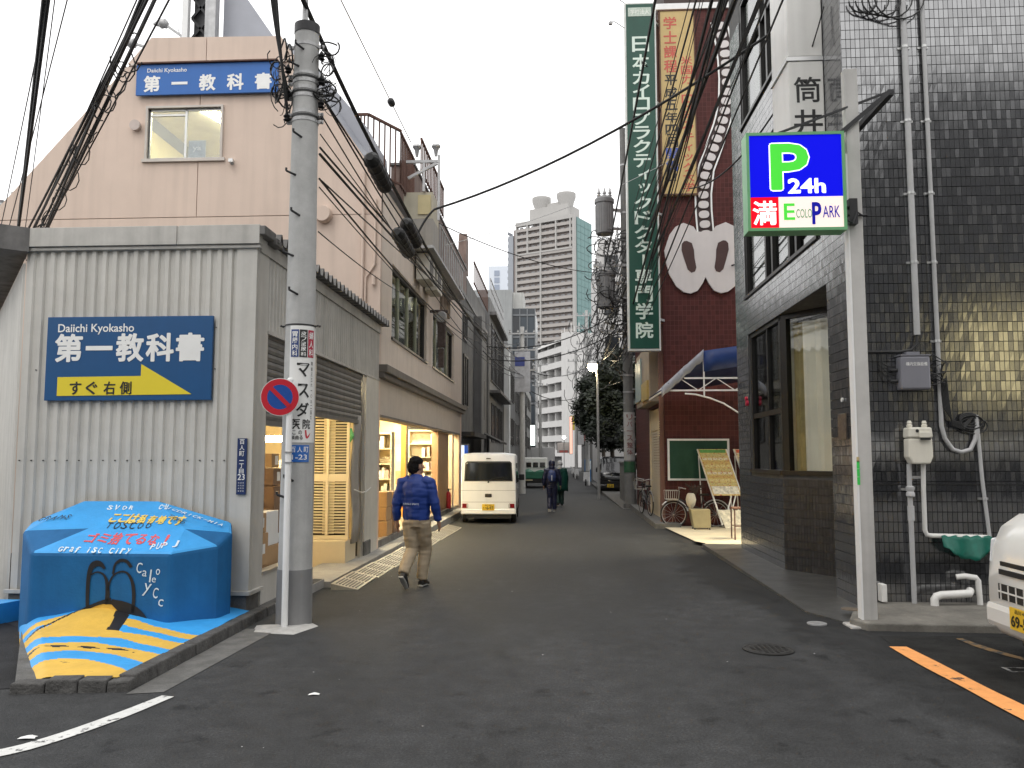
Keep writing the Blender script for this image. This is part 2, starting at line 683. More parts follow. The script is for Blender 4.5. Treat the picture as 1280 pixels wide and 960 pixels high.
def sheet(name, pts, mat, lift=0.004):
    b = B()
    b.poly([(x, y, gz(y) + lift) for x, y in pts])
    return tagit(b.obj(name, mat), kind='structure')


sheet('parking_ground', [(2.98, 4.0), (14, 2.5), (14, 8.3), (2.95, 8.05), (2.9, 7.6), (3.1, 5.7)], asphalt_lot)
sheet('gutter', [(-3.04, 5.80), (-2.80, 5.86), (-2.72, 8.02), (-3.04, 8.02)], concrete_dark)
sheet('alley_ground', [(-3.9, 5.9), (-5.2, 7.9), (-6.1, 8.6), (-12, 16), (-14, 15), (-6.6, 7.7), (-4.5, 5.7)], asphalt_dark)
b = B()
ribbon(b, [(-6.5, 3.6), (-5.2, 3.75), (-4.2, 4.02), (-3.6, 4.28), (-3.11, 4.62), (-2.96, 4.90), (-2.83, 5.28), (-2.72, 5.76)],
       [.13, .13, .13, .13, .13, .12, .12, .10], (1, 0, 0), (0, 1, 0), (0, 0, 0), 0.006)
tagit(b.obj('road_line', paint_w), kind='structure')
b = B()
ribbon(b, [(2.93, 7.58), (2.94, 6.9), (2.96, 6.3), (2.98, 5.8), (3.02, 5.0), (3.06, 4.0)], [.15, .19, .16, .2, .18, .2], (1, 0, 0), (0, 1, 0), (0, 0, 0), 0.010)
tagit(b.obj('parking_line', paint_o), kind='structure')
b = B()
ribbon(b, [(3.62, 7.95), (3.66, 7.5), (3.85, 7.0)], [.06, .1, .06], (1, 0, 0), (0, 1, 0), (0, 0, 0), 0.009)
tagit(b.obj('worn_line', M('worn_ochre', (0.22, 0.13, 0.05), 0.8, var=0.3, scale=9, stains=((0.04, 0.04, 0.038), 9, 0.48, 0.56))), kind='structure')
b = B()
for (x0, y0, x1, y1) in ((3.45, 6.75, 3.68, 6.9), (3.98, 6.72, 4.2, 6.9)):
    for (a, c, d, e) in ((x0, y0, x1, y0 + .025), (x0, y1 - .025, x1, y1), (x0, y0 + .025, x0 + .03, y1 - .025), (x1 - .03, y0 + .025, x1, y1 - .025)):
        b.poly([(a, c, .009), (d, c, .009), (d, e, .009), (a, e, .009)])
tagit(b.obj('parking_marks', M('worn_white', (0.3, 0.3, 0.29), 0.8, var=0.2, stains=((0.05, 0.05, 0.05), 16, 0.46, 0.56))), kind='structure')
# litter and pale chips on the asphalt
b = B()
for i in range(30):
    x, y = random.uniform(-2.6, 2.8), random.uniform(3.3, 16)
    r_ = random.uniform(.004, .013)
    a0 = random.random() * 6
    b.poly([(x + r_ * math.cos(a0 + k * 2.1), y + r_ * math.sin(a0 + k * 2.1), gz(y) + .007 + k * .001) for k in range(3)])
tagit(b.obj('grit', M('pale_grit', (0.35, 0.35, 0.34), 0.8)), kind='stuff')
for (x, y, s_, lab) in ((-3.14, 4.88, .05, 'small white paper scrap beside the curved white road line'),
                        (-1.72, 5.86, .04, 'torn white scrap flattened on the asphalt near the pole')):
    b = B()
    b.grid([[(x - s_, y - s_ * .6, .006), (x, y - s_ * .7, .012), (x + s_, y - s_ * .3, .006)],
            [(x - s_ * .9, y, .009), (x, y, .02), (x + s_ * .8, y + s_ * .1, .008)],
            [(x - s_ * .5, y + s_ * .5, .006), (x + s_ * .1, y + s_ * .6, .012), (x + s_ * .9, y + s_ * .5, .006)]])
    tagit(b.obj('paper_scrap', white_sheet), lab, 'litter')
# manhole covers
iron = M('cast_iron', (0.028, 0.027, 0.026), 0.6, metal=0.4, var=0.3, scale=14, bump=0.3, bscale=60)
for (x, y, r_, mt, lab) in ((1.78, 7.42, .215, iron, 'round dark iron manhole cover in the asphalt, the larger of two'),
                            (2.54, 8.58, .095, steel, 'small pale round valve cover in the asphalt by the parking post')):
    t = thing('manhole_cover', lab, 'manhole cover', (x, y, 0))
    b = B(); b.lathe((x, y, 0), [(r_, 0.0), (r_, .012), (r_ * .93, .014), (r_ * .9, .010), (r_ * .86, .014)], 32)
    b.obj('lid', mt, t)
    b = B()
    for i in range(-3, 4):
        for j in range(-3, 4):
            if math.hypot(i, j) < 3.3:
                q = r_ * .21
                b.box(x + i * q - q * .3, x + i * q + q * .3, y + j * q - q * .3, y + j * q + q * .3, .0141, .018)
    b.obj('stud_pattern', mt, t)

# ------------------------------------------------------------------ left pavement, kerb
b = B()
b.prism([(-3.85, 5.80), (-3.10, 5.88), (-3.12, 8.42), (-3.40, 8.42), (-5.2, 7.9)], 'z', -0.1, 0.06)
tagit(b.obj('pavement', concrete_dark), kind='structure')
b = B()
n = 14
for i in range(n):
    y0, y1 = 5.95 + i * .34, 5.95 + (i + 1) * .34 - .006
    j0 = random.uniform(-.008, .008)
    b.hexa([(-3.18 + j0, y0, -.1), (-3.045 + j0, y0, -.1), (-3.045 + j0, y1, -.1), (-3.18 + j0, y1, -.1),
            (-3.18 + j0, y0, .10 + j0), (-3.06 + j0, y0, .095), (-3.06 + j0, y1, .095), (-3.18 + j0, y1, .10 + j0)])
pts = [(-3.86, 5.74), (-3.62, 5.77), (-3.40, 5.80), (-3.2, 5.82), (-3.05, 5.86)]
for i in range(4):
    (xa, ya), (xb, yb) = pts[i], pts[i + 1]
    h = .085 + random.uniform(-.015, .01)
    b.hexa([(xa, ya, -.1), (xb - .006, yb, -.1), (xb - .006, yb + .12, -.1), (xa, ya + .12, -.1),
            (xa, ya + .015, h), (xb - .006, yb + .015, h), (xb - .006, yb + .12, h + .01), (xa, ya + .12, h + .01)])
tagit(b.obj('kerb', kerb_stone, bevel=.012), kind='structure')
b = B()
b.box(-3.6, -2.96, 10.7, 26.9, -.4, .06)
b.box(-3.19, -3.05, 8.9, 10.72, -.3, .09)
tagit(b.obj('shop_step', concrete), kind='structure')

# ------------------------------------------------------------------ corrugated shed
shed = thing('corrugated_shed', 'single storey grey corrugated metal storehouse on the left corner with half open shutters', 'storehouse', (-4.4, 11, 0))
FY, SX = 8.5, -3.2
b = B()
x, rows0, rows1 = -5.75, [], []
prof = [(0, 0), (.034, 0), (.050, -.024), (.092, -.024), (.108, 0)]
while x < -3.40:
    for (dx, dy) in prof:
        rows0.append((x + dx, FY + dy, .27))
        rows1.append((x + dx, FY + dy, 3.90))
    x += .115
b.grid([rows0, rows1])
b.obj('front_sheet', zinc, shed, fix=False)
b = B()
b.box(-3.42, SX + .004, FY - .030, FY + .05, .272, 3.905)
b.box(SX - .05, SX + .006, FY + .05, 8.83, .272, 3.905)
b.obj('corner_trim', zinc, shed, bevel=.004)
b = B()
x = -3.42
rows0, rows1 = [], []
b.box(-5.78, SX + .02, FY - .055, FY - .03, .245, .285)
b.box(SX - .01, SX + .03, FY - .03, 8.84, .245, .285)
b.obj('base_flashing', zinc_trim, shed, bevel=.003)
b = B()
b.box(-5.75, SX - .02, FY - .02, FY + .25, -.1, .25)
b.box(-3.4, SX - .022, FY + .25, 8.83, -.1, .25)
b.obj('plinth', concrete_dark, shed)
# fascia pieces
b = B()
for (xa, xb) in ((-5.88, -4.06), (-4.035, SX + .04)):
    b.box(xa, xb, FY - .085, FY + .02, 3.905, 4.11)
b.box(-4.06, -4.035, FY - .075, FY + .02, 3.905, 4.105)
b.box(-5.85, SX + .04, FY - .06, FY, 3.865, 3.90)
b.obj('fascia', zinc_trim, shed, bevel=.004)
b = B()
b.box(SX + .0, SX + .10, FY - .08, FY + .26, 4.0, 4.10)
b.box(SX + .02, SX + .13, FY + .2, FY + .42, 3.96, 4.04)
b.obj('gutter_end', zinc_dark, shed, bevel=.01)
# screws
b = B()
for i in range(18):
    xx = -5.70 + i * .13
    for z in (1.62, 2.58 if i in (1, 14, 16) else 1.62, 3.02 if i in (15, 16) else 1.62):
        b.cyl((xx, FY - .024, z), (xx, FY - .034, z), .008, n=6)
b.obj('screws', zinc_dark, shed)['kind'] = 'stuff'
# street side: panel over the bays, flashing, folded-plate roof edge
b = B()
rows0, rows1 = [], []
y = 8.83
while y < 14.42:
    for (dy, dx) in ((0, 0), (.05, 0), (.058, .008), (.092, .008), (.10, 0)):
        rows0.append((SX + dx, y + dy, 3.04)); rows1.append((SX + dx, y + dy, 3.84))
    y += .11
b.grid([rows0, rows1])
b.box(SX - .04, SX + .02, 8.83, 14.43, 3.0, 3.04)
b.box(SX - .04, SX + .025, 8.53, 14.43, 3.845, 3.99)
b.obj('side_sheet', zinc_trim, shed, fix=False)
b = B(); b.box(SX - .14, SX - .06, 8.85, 14.40, 2.93, 3.83)  # added box, stops lamp light showing through the gap above the shutters
b.obj('light_block_box', zinc_dark, shed)
b = B()
y = 8.72
r0, r1, r2 = [], [], []
while y < 14.5:
    for (dy, dz) in ((0, 0), (.055, 0), (.10, .11), (.125, .11), (.17, 0)):
        r0.append((SX + .14, y + dy, 3.995 + dz)); r1.append((-5.7, y + dy, 4.10 + dz))
    y += .205
b.grid([r0, r1])
b.obj('roof', zinc_dark, shed, fix=False, solid=.004)
# left wall running off along the alley
b = B()
d = Vector((-.62, .785, 0)); nn = Vector((-.785, -.62, 0))
o = Vector((-5.76, 8.5, 0))
rows0, rows1 = [], []
for i in range(60):
    for (a, c) in prof:
        q = o + d * (i * .115 + a) + nn * (-c)
        rows0.append(q); rows1.append(q + Vector((0, 0, 3.75)))
b.grid([rows0, rows1])
b.obj('alley_sheet', zinc, shed, fix=False)
b = B()
q = o + nn * .02
b.bar(q + Vector((0, 0, 3.98)) + nn * .12 - d * .12, q + d * 7 + Vector((0, 0, 3.98)) + nn * .12, .30, .26)
b.obj('alley_fascia', zinc_dark, shed)
# side bays
b = B()
b.box(SX - .08, SX, 8.83, 10.45, -.1, .40)
b.obj('sill_wall', zinc, shed)
b = B()
b.box(SX - .10, SX + .02, 8.83, 10.45, .40, .43)
b.obj('sill', alu, shed)
for (y0, y1, z0) in ((8.83, 8.87, .43), (10.40, 10.46, -.05), (10.62, 10.70, -.05), (13.28, 13.33, -.05), (13.38, 13.44, -.05)):
    b = B(); b.box(SX - .05, SX - .002, y0, y1, z0, 3.0)
    b.obj('mullion', alu, shed)
b = B()
b.box(SX - .20, SX + .01, 13.50, 14.42, -.1, 3.03)
b.obj('column', zinc, shed, bevel=.01)
b = B(); b.box(SX - .21, SX + .02, 13.49, 13.95, -.1, .30)
b.obj('column_foot', concrete_dark, shed, bevel=.03)
sl_b = B()
sl_b.grid([[(-.004, 0, -.045), (-.004, 1, -.045)], [(.008, 0, -.034), (.008, 1, -.034)], [(.016, 0, 0), (.016, 1, 0)], [(.010, 0, .030), (.010, 1, .030)], [(-.004, 0, .043), (-.004, 1, .043)]])
shut_mat = M('shutter_steel', (0.17, 0.165, 0.155), 0.5, metal=0.3, var=0.12, streak=0.2)
for (y0, y1, zb) in ((8.88, 10.39, 2.06), (10.71, 13.27, 2.25)):
    b = B(); b.box(SX - .05, SX - .01, y0, y1, zb - .06, zb)
    sh = b.obj('roller_shutter', shut_mat, shed)
    me = None
    z = zb + .04
    while z < 3.02:
        if me is None:
            q = B(); q.v = [(v[0] + SX - .03 + 4.4, v[1] * (y1 - y0) + y0 - 11, v[2]) for v in sl_b.v]; q.f = sl_b.f; q.mi = [0] * len(q.f)
            so_ = q.obj('slat', shut_mat, sh, local=True, fix=False)
            me = so_.data
            so_.location.z = z
        else:
            inst('slat', me, sh, (0, 0, z))
        z += .082
# the room behind the bays
room_wall = M('store_wall', (0.62, 0.52, 0.33), 0.8, var=0.08)
b = B()
b.box(-5.6, SX - .1, 8.6, 14.4, -.12, .0)
b.obj('floor', M('store_floor', (0.42, 0.36, 0.27), 0.5, var=0.15, scale=4), shed)
b = B()
b.box(-5.5, -5.45, 9.3, 14.4, 0, 3.2)
b.box(-5.5, SX - .21, 14.36, 14.4, 0, 3.2)
b.obj('inner_wall', room_wall, shed)
b = B(); b.box(-5.6, SX - .08, 8.6, 14.36, 3.2, 3.24)
b.obj('inner_ceiling', room_wall, shed)
for (y0, z0) in ((9.6, 3.12), (11.2, 3.12), (12.9, 3.12)):
    b = B(); b.box(-5.1, -3.5, y0 - .05, y0 + .05, z0 - .03, z0 + .03)
    b.obj('tube_lamp', lamp_white, shed)
b = B(); b.box(-4.9, -3.40, 11.2, 11.3, 1.35, 1.62)
b.obj('lit_shelf', M('pale_shelf', (0.75, 0.66, 0.45), 0.6), shed)
for (z0, z1) in ((2.12, 2.19), (1.86, 1.94)):
    b = B(); b.box(-4.7, -3.6, 10.85, 10.93, z0, z1)
    b.obj('tube_lamp', lamp_white, shed)
# boxes stacked in the first bay
k = 0
for (x0, x1, y0, y1, z0, z1, mt, lab) in (
        (-3.70, -3.34, 9.0, 9.42, .02, .44, cardboard, 'brown cardboard box at the bottom of the near stack in the first shed bay'),
        (-3.72, -3.33, 9.02, 9.40, .445, .80, cardboard, 'brown taped cardboard box in the middle of the near stack in the first shed bay'),
        (-3.70, -3.35, 9.05, 9.38, .805, 1.02, cardboard, 'low brown cardboard box on top of the near stack in the first shed bay'),
        (-3.78, -3.38, 9.5, 9.95, .02, .62, cardboard, 'brown carton under a white one behind the near stack'),
        (-3.76, -3.40, 9.52, 9.93, .625, 1.02, white_sheet, 'white carton on a brown one behind the near stack in the shed'),
        (-4.0, -3.5, 10.05, 10.38, .02, 1.30, cardboard2, 'tall dark brown crate of the dark pile in the first shed bay'),
        (-3.98, -3.52, 10.06, 10.36, 1.305, 1.52, cardboard2, 'flat dark brown crate on top of the dark pile in the shed bay'),
        (-3.86, -3.55, 10.08, 10.34, 1.525, 1.70, cardboard, 'small brown carton on the flat dark crate under the shed lamps')):
    t = thing('cardboard_box', lab, 'box', ((x0 + x1) / 2, (y0 + y1) / 2, z0), 0, 'boxes in the first shed bay')
    b = B(); b.box(x0, x1, y0, y1, z0, z1); b.obj('carton', mt, t, bevel=.006)
    b = B(); b.box((x0 + x1) / 2 - .03, (x0 + x1) / 2 + .03, y0 - .002, y1 + .002, z1 - .08, z1 + .002)
    b.obj('tape', M('parcel_tape', (0.5, 0.4, 0.25), 0.3), t)
    b = B(); b.box(x1, x1 + .002, (y0 + y1) / 2 - .02, (y0 + y1) / 2 + .09, z0 + .5 * (z1 - z0) - .05, z0 + .5 * (z1 - z0) + .06)
    b.obj('paper_label', white_sheet, t)
# louvred screen on its plinth in the second bay
t = thing('louvred_screen', 'tall slatted wooden screen of two leaves standing in the open shed bay', 'screen', (-3.55, 12.8, .38))
fr = B()
for xx in (-3.92, -3.62, -3.30):
    fr.box(xx - .022, xx + .022, 12.78, 12.83, .40, 2.32)
for zz in (.42, 1.34, 2.30):
    fr.box(-3.94, -3.28, 12.785, 12.825, zz - (.06 if zz == 1.34 else .03), zz + (.06 if zz == 1.34 else .03))
fr.obj('frame', cream_paint, t)
b = B(); b.box(-3.9, -3.32, 12.86, 12.88, .45, 2.28); b.obj('shade_sheet', M('screen_gap_shade', (0.02, 0.015, 0.01), 0.9), t)  # added dark sheet, paints the shade seen between the slats
b = B(); b.box(-3.70, -3.52, 12.84, 12.855, .47, 2.26); b.obj('centre_stile', cream_paint, t)
sb = B()
sb.hexa([(-.30, -.018, -.014), (.30, -.018, -.014), (.30, .018, .006), (-.30, .018, .006), (-.30, -.018, -.008), (.30, -.018, -.008), (.30, .018, .012), (-.30, .018, .012)])
sm = None
for i in range(40):
    z = .50 + i * .0445
    if abs(z - 1.34) < .07:
        continue
    for xx in (-3.775, -3.46):
        loc = (xx + 3.55, 12.805 - 12.8, z - .38)
        if sm is None:
            o_ = B(); o_.v = [(v[0] * .48, v[1], v[2]) for v in sb.v]; o_.f = sb.f; o_.mi = [0] * 6
            so_ = o_.obj('slat', cream_paint, t, local=True); sm = so_.data; so_.location = loc
        else:
            inst('slat', sm, t, loc)
b = B(); b.box(-4.2, -3.26, 12.55, 13.2, 0.0, .385)
tagit(b.obj('plinth_box', cream_paint), 'beige plinth block under the slatted screen in the shed bay', 'plinth')
b = B(); b.box(-3.95, -3.3, 12.9, 13.2, 2.32, 2.72); b.box(-3.62, -3.34, 12.86, 12.9, 2.36, 2.66)
tagit(b.obj('wall_cabinet', cardboard2, bevel=.01), 'dark cabinet hanging above the slatted screen in the shed bay', 'cabinet')
b = B()
rows = []
for i in range(9):
    z = .32 + i * .25
    rows.append([(-3.26 + .02 * math.sin(i * 1.1 + j) + .02 * j * .3, 12.86 + j * .05, z) for j in range(7)])
b.grid(rows)
tagit(b.obj('rolled_sheet', M('grey_cloth', (0.33, 0.31, 0.28), 0.8, var=0.15), solid=.02, smooth=True), 'grey sheet rolled upright against the shutter rail, tied with string', 'dust sheet')
b = B()
b.tube([(-3.17, 12.7, 1.16), (-3.15, 13.1, 1.10), (-3.15, 13.4, 1.10), (-3.17, 13.8, 1.15)], .008, 6)
tagit(b.obj('tie_string', white_sheet), 'pale string tied across the rolled sheet to the shed column', 'string')
b = B(); b.tube([(-3.28, 12.82, 2.1), (-3.24, 12.8, 1.98), (-3.3, 12.81, 1.86)], [.03, .035, .01], 6)
tagit(b.obj('green_bag', M('green_plastic', (0.1, 0.35, 0.12), 0.5)), 'small green plastic bag hung beside the slatted screen', 'bag')

# ------------------------------------------------------------------ blue arrow sign on the shed
t = thing('arrow_sign', 'dark blue shop sign with a yellow arrow on the corrugated shed front', 'sign', (-4.54, 8.44, 2.25))
b = B(); b.box(-5.44, -3.64, 8.432, 8.468, 2.25, 3.14); b.obj('board', blue_sign, t, bevel=.003)
SF = 8.432
sx = lambda p: -5.44 + (p - 64) * .00878
sz = lambda p: 3.14 - (p - 397) * .00864
b = B()
arrow = [(80, 494.5), (80, 471.5), (183, 470.5), (183, 456), (246, 493)]
b.prism([(sx(p), sz(q)) for p, q in arrow], 'y', SF - .005, SF - .001)
b.obj('arrow', yellow_p, t)
b = B()
put(b, 'Daiichi Kyokasho', (sx(125), SF, sz(412.5)), (1, 0, 0), (0, 0, 1), .83, .115, .012)
for i, ch in enumerate('第一教科書'):
    cx = [92, 130, 168, 205, 242][i]
    put(b, ch, (sx(cx), SF, sz(435.5 if ch != '一' else 436)), (1, 0, 0), (0, 0, 1), .29, .29 if ch != '一' else .045, .035)
b.obj('lettering', white_p, t)
b = B()
for i, ch in enumerate('すぐ右側'):
    put(b, ch, (sx([103, 123, 145, 165][i]), SF - .005, sz(485)), (1, 0, 0), (0, 0, 1), .125, .135, .02, rise=.002)
b.obj('lettering', black_p, t)

t = thing('address_plate', 'narrow dark blue address plate fixed upright to the shed corner', 'sign', (-3.29, 8.46, 1.27))
b = B(); b.box(-3.345, -3.245, 8.448, 8.462, 1.27, 1.85); b.obj('plate', M('navy_plate', (0.012, 0.03, 0.11), 0.4, var=0.05), t)
b = B()
for i, ch in enumerate('百人町'):
    put(b, ch, (-3.295, 8.448, 1.815 - i * .062), (1, 0, 0), (0, 0, 1), .052, .052, .01)
for i, ch in enumerate('一丁目'):
    put(b, ch, (-3.295, 8.448, 1.62 - i * .055), (1, 0, 0), (0, 0, 1), .048, .048 if ch != '一' else .008, .01)
put(b, '23', (-3.295, 8.448, 1.45), (1, 0, 0), (0, 0, 1), .075, .062, .01)
for i in range(4):
    put(b, '= = =', (-3.295, 8.448, 1.39 - i * .028), (1, 0, 0), (0, 0, 1), .06, .011)
b.obj('lettering', white_p, t)

# ------------------------------------------------------------------ painted concrete block in front of the shed
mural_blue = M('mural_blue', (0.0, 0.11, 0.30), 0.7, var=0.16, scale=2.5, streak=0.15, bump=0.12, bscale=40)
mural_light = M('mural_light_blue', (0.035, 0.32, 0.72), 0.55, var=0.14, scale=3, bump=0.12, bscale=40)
mural_yellow = M('mural_yellow', (0.66, 0.41, 0.06), 0.65, var=0.14, scale=4, bump=0.2, bscale=30, stains=((0.10, 0.07, 0.03), 4, 0.66, 0.72))
mural_black = M('mural_black', (0.012, 0.012, 0.014), 0.5, var=0.2)
gw = M('chalk_white', (0.62, 0.72, 0.78), 0.7, var=0.2, scale=20)
blk = thing('painted_block', 'bright blue painted concrete block with graffiti and a sloping striped foot, before the shed', 'concrete block', (-4.3, 7.6, 0))
BL, BR, RR = (-4.93, 8.40, 1.20), (-4.14, 8.40, 1.20), (-3.36, 8.40, .985)
F1, F2, F3 = (-4.93, 7.56, .77), (-3.60, 7.58, .765), (-3.31, 7.95, .80)
M1, M2 = (-4.58, 7.90, .965), (-3.62, 7.90, .963)
L0, L1 = (-5.16, 7.78, .95), (-5.50, 8.40, .97)
R0 = (-3.28, 8.22, .90)
b = B()
low = lambda p, z=-.05: (p[0], p[1], z)
ring_ = [L1, L0, F1, F2, F3, R0, RR, BR, BL, M1, M2]
b.v = [tuple(p) for p in ring_] + [low(p) for p in ring_[:7]]
iL1, iL0, iF1, iF2, iF3, iR0, iRR, iBR, iBL, iM1, iM2 = range(11)
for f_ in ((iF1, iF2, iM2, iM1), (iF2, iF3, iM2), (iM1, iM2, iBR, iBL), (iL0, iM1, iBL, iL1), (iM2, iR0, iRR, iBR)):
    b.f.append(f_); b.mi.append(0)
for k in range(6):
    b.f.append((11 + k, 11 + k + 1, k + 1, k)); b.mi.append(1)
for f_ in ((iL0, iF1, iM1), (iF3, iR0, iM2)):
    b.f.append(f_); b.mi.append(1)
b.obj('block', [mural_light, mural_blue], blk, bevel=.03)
# sloping foot, painted in bands, swelling to a mound against the wall
def foot(x, y):
    z = .085 + max(0, (y - 5.85)) * .050 * min(1, max(.1, (-3.12 - x) / .75))
    z += .10 * math.exp(-((x + 4.28) / .34) ** 2 - ((y - 7.60) / .34) ** 2)
    xl = max(-5.12, -3.84 + (5.86 - y) * .682)
    return z - .13 * max(0, 1 - (x - xl) / .20) ** 2 + .010 * mnoise.noise(Vector((x * 4, y * 4, 0)))


b = B()
NI, NJ = 150, 140
grid_ = []
for j in range(NJ + 1):
    y = 5.88 + 2.58 * j / NJ
    xl, xr = max(-5.12, -3.84 + (5.86 - y) * .682), -3.165
    grid_.append([(xl + (xr - xl) * i / NI, y + .03 * (1 - j / NJ) * (i / NI), foot(xl + (xr - xl) * i / NI, y)) for i in range(NI + 1)])
b.v = [p for r in grid_ for p in r]
for j in range(NJ):
    for i in range(NI):
        p = grid_[j][i]
        f = (i + .5) / NI
        wob = .035 * mnoise.noise(Vector((p[0] * 2.2, p[1] * 2.2, 3.1))) + .008 * mnoise.noise(Vector((p[0] * 14, p[1] * 14, 1)))
        v = (p[1] + wob - .17 * math.sin(PI * min(1, f * 1.05)) - 5.86) / 1.66 + .04 * f
        blue = any(lo < v < hi for lo, hi in ((.19, .33), (.47, .58), (.70, .79), (.90, 9)))
        if v > .60 and abs(p[0] + 4.24 + wob) < .16 + .55 * max(0, 1.0 - v):
            blue = False
        crack = abs(v - .41 - .02 * math.sin(f * 11)) < .009 + .008 * math.sin(f * 31) and .03 < f < .8
        out = v > .70 and abs(abs(p[0] + 4.24) - (.18 + .55 * max(0, 1.0 - v))) < (.02 if p[0] < -4.24 else .06) + .5 * wob
        b.f.append((j * (NI + 1) + i, j * (NI + 1) + i + 1, (j + 1) * (NI + 1) + i + 1, (j + 1) * (NI + 1) + i))
        b.mi.append(2 if (crack or out) else (1 if blue else 0))
side = [r[0] for r in grid_]
n0 = len(b.v)
b.cm = 0
b.grid([side, [(p[0], p[1], -.05) for p in side]])
b.obj('foot', [mural_yellow, mural_light, mural_black], blk, fix=False, smooth=True, angle=180)
# front face paintings
fo = Vector((-4.93, 7.56, 0)); fr_ = Vector((1.33, .02, 0)).normalized(); fu = Vector((0, 0, 1))
px2 = lambda x, y: ((x - 45) * .00737, (787 - y) * .00735 + .045)
b = B()
mound = [(93, 782), (110, 768), (125, 757), (140, 750), (150, 751), (165, 757), (183, 768), (197, 782)]
pm = [px2(*p) for p in mound]
b.poly([fo + fr_ * p[0] + fu * p[1] - fr_.cross(fu) * -.004 for p in pm])
b.obj('painted_mound', mural_yellow, blk, fix=False)
b = B()
for (pts, wd) in (([(86, 782), (100, 771), (118, 758), (140, 749), (152, 748)], [.01, .05, .03, .03, .06]),
                  ([(152, 748), (170, 757), (188, 766), (205, 783)], [.04, .13, .12, .02]),
                  ([(122, 762), (121, 735), (122, 712), (127, 702), (136, 701), (142, 708)], [.03, .035, .04, .06, .05, .02]),
                  ([(124, 716), (133, 711), (143, 716), (147, 730), (147, 752)], [.012, .012, .02, .04, .045]),
                  ([(147, 735), (150, 720), (158, 712), (170, 711), (178, 722), (181, 740), (180, 762)], [.02, .016, .014, .018, .03, .035, .03]),
                  ([(153, 715), (154, 703), (161, 697), (170, 698), (176, 706)], [.02, .02, .03, .03, .03])):
    ribbon(b, [px2(*p) for p in pts], wd, fr_, fu, fo, .008)
b.obj('painted_outline', mural_black, blk, fix=False)
b = B()
for (tx, x, y, wd, ht, sh) in (('C', 186, 706, .06, .10, .2), ('a', 193, 713, .05, .06, .2), ('l', 201, 716, .015, .12, .2), ('e', 205, 721, .045, .05, .2), ('o', 210, 711, .045, .06, .2),
                               ('y', 197, 733, .07, .12, .3), ('C', 208, 737, .055, .10, .2), ('c', 215, 749, .055, .07, .2)):
    p = px2(x, y)
    put(b, tx, fo + fr_ * p[0] + fu * p[1], fr_, fu, wd, ht, 0, sh, .02, rise=.006)
b.obj('chalk_tag', gw, blk, fix=False)
# slanting top: lettering
to = Vector(F1); tr_ = (Vector(F2) - Vector(F1)).normalized()
tn = (Vector(F2) - Vector(F1)).cross(Vector(M1) - Vector(F1)).normalized()
tu = tn.cross(tr_).normalized()
tp = lambda u, v: to + tr_ * u + tu * v
wedge = (to, tr_, tu)
uo_ = Vector(M1); ur_ = (Vector(M2) - Vector(M1)).normalized()
un_ = ur_.cross(Vector(BL) - Vector(M1)).normalized()
uu_ = un_.cross(ur_).normalized()
upper = (uo_, ur_, uu_)


def line_of(b, txt, u0, v0, du, dv, wd, ht, bold=0.01, jit=.01, shear=0, pl=None):
    o_, r_, u_ = pl or wedge
    for i, ch in enumerate(txt):
        if ch == ' ':
            continue
        put(b, ch, o_ + r_ * (u0 + du * i) + u_ * (v0 + dv * i), r_, u_, wd * (.28 if ch in '!iI' else 1) * random.uniform(.85, 1.1), ht * random.uniform(.85, 1.1) * (.3 if ch == '-' else 1), bold, shear, jit, rise=.005)


b = B(); line_of(b, 'ここは私有地です', .16, .20, .098, -.006, .088, .17, .035, pl=upper)
b.obj('warning_text', M('graffiti_yellow', (0.75, 0.55, 0.12), 0.6, var=0.15, scale=20), blk, fix=False)
b = B(); line_of(b, 'ゴミ捨てるな!', .47, .23, .122, -.004, .105, .165, .028)
b.obj('warning_text', M('graffiti_red', (0.62, 0.09, 0.10), 0.6, var=0.15, scale=20), blk, fix=False)
b = B(); line_of(b, 'TOSCOO', .18, .06, .078, .0, .068, .12, 0, .03, pl=upper)
b.obj('ink_tag', mural_black, blk, fix=False)
b = B(); line_of(b, 'PUP J', 1.12, .10, .05, .012, .045, .10, .018, .02); line_of(b, 'Graf isC Ciry', .26, .055, .055, -.002, .05, .085, .02, .03)
line_of(b, 'SVOR', .0, .42, .075, .0, .07, .10, .016, .05, pl=upper); line_of(b, 'Cu', .52, .44, .06, 0, .05, .10, .016, .04, pl=upper)
b.obj('chalk_tag', gw, blk, fix=False)
e1 = (Vector(R0) - Vector(F2)).normalized(); n2 = (Vector(R0) - Vector(M2)).cross(Vector(BR) - Vector(M2)).normalized()
rr2 = (Vector(RR) - Vector(BR)).normalized(); uu2 = n2.cross(rr2).normalized()
b = B()
for i, ch in enumerate('TICDRICK-MIA'):
    put(b, ch, Vector(BR) + rr2 * (.13 + i * .058) - uu2 * (.12 + .004 * i), rr2, uu2, .05 if ch != 'I' else .012, .075 if ch != '-' else .012, .012, 0, .01, rise=.006)
b.obj('chalk_tag', gw, blk, fix=False)
b = B()
for i, ch in enumerate('TCOO'):
    put(b, ch, Vector(BR) + rr2 * (.32 + i * .055) - uu2 * (.33 + .03 * i), rr2, uu2, .06, .085, 0, 0, .03, rise=.006)
b.obj('ink_tag', mural_black, blk, fix=False)
lw = (Vector(F1) - Vector(BL)); n3 = (Vector(L0) - Vector(M1)).cross(Vector(BL) - Vector(M1)).normalized() * -1
if n3.z < 0: n3 = -n3
rr3 = Vector((1, .0, 0)); rr3 = (rr3 - n3 * rr3.dot(n3)).normalized(); uu3 = n3.cross(rr3).normalized()
b = B()
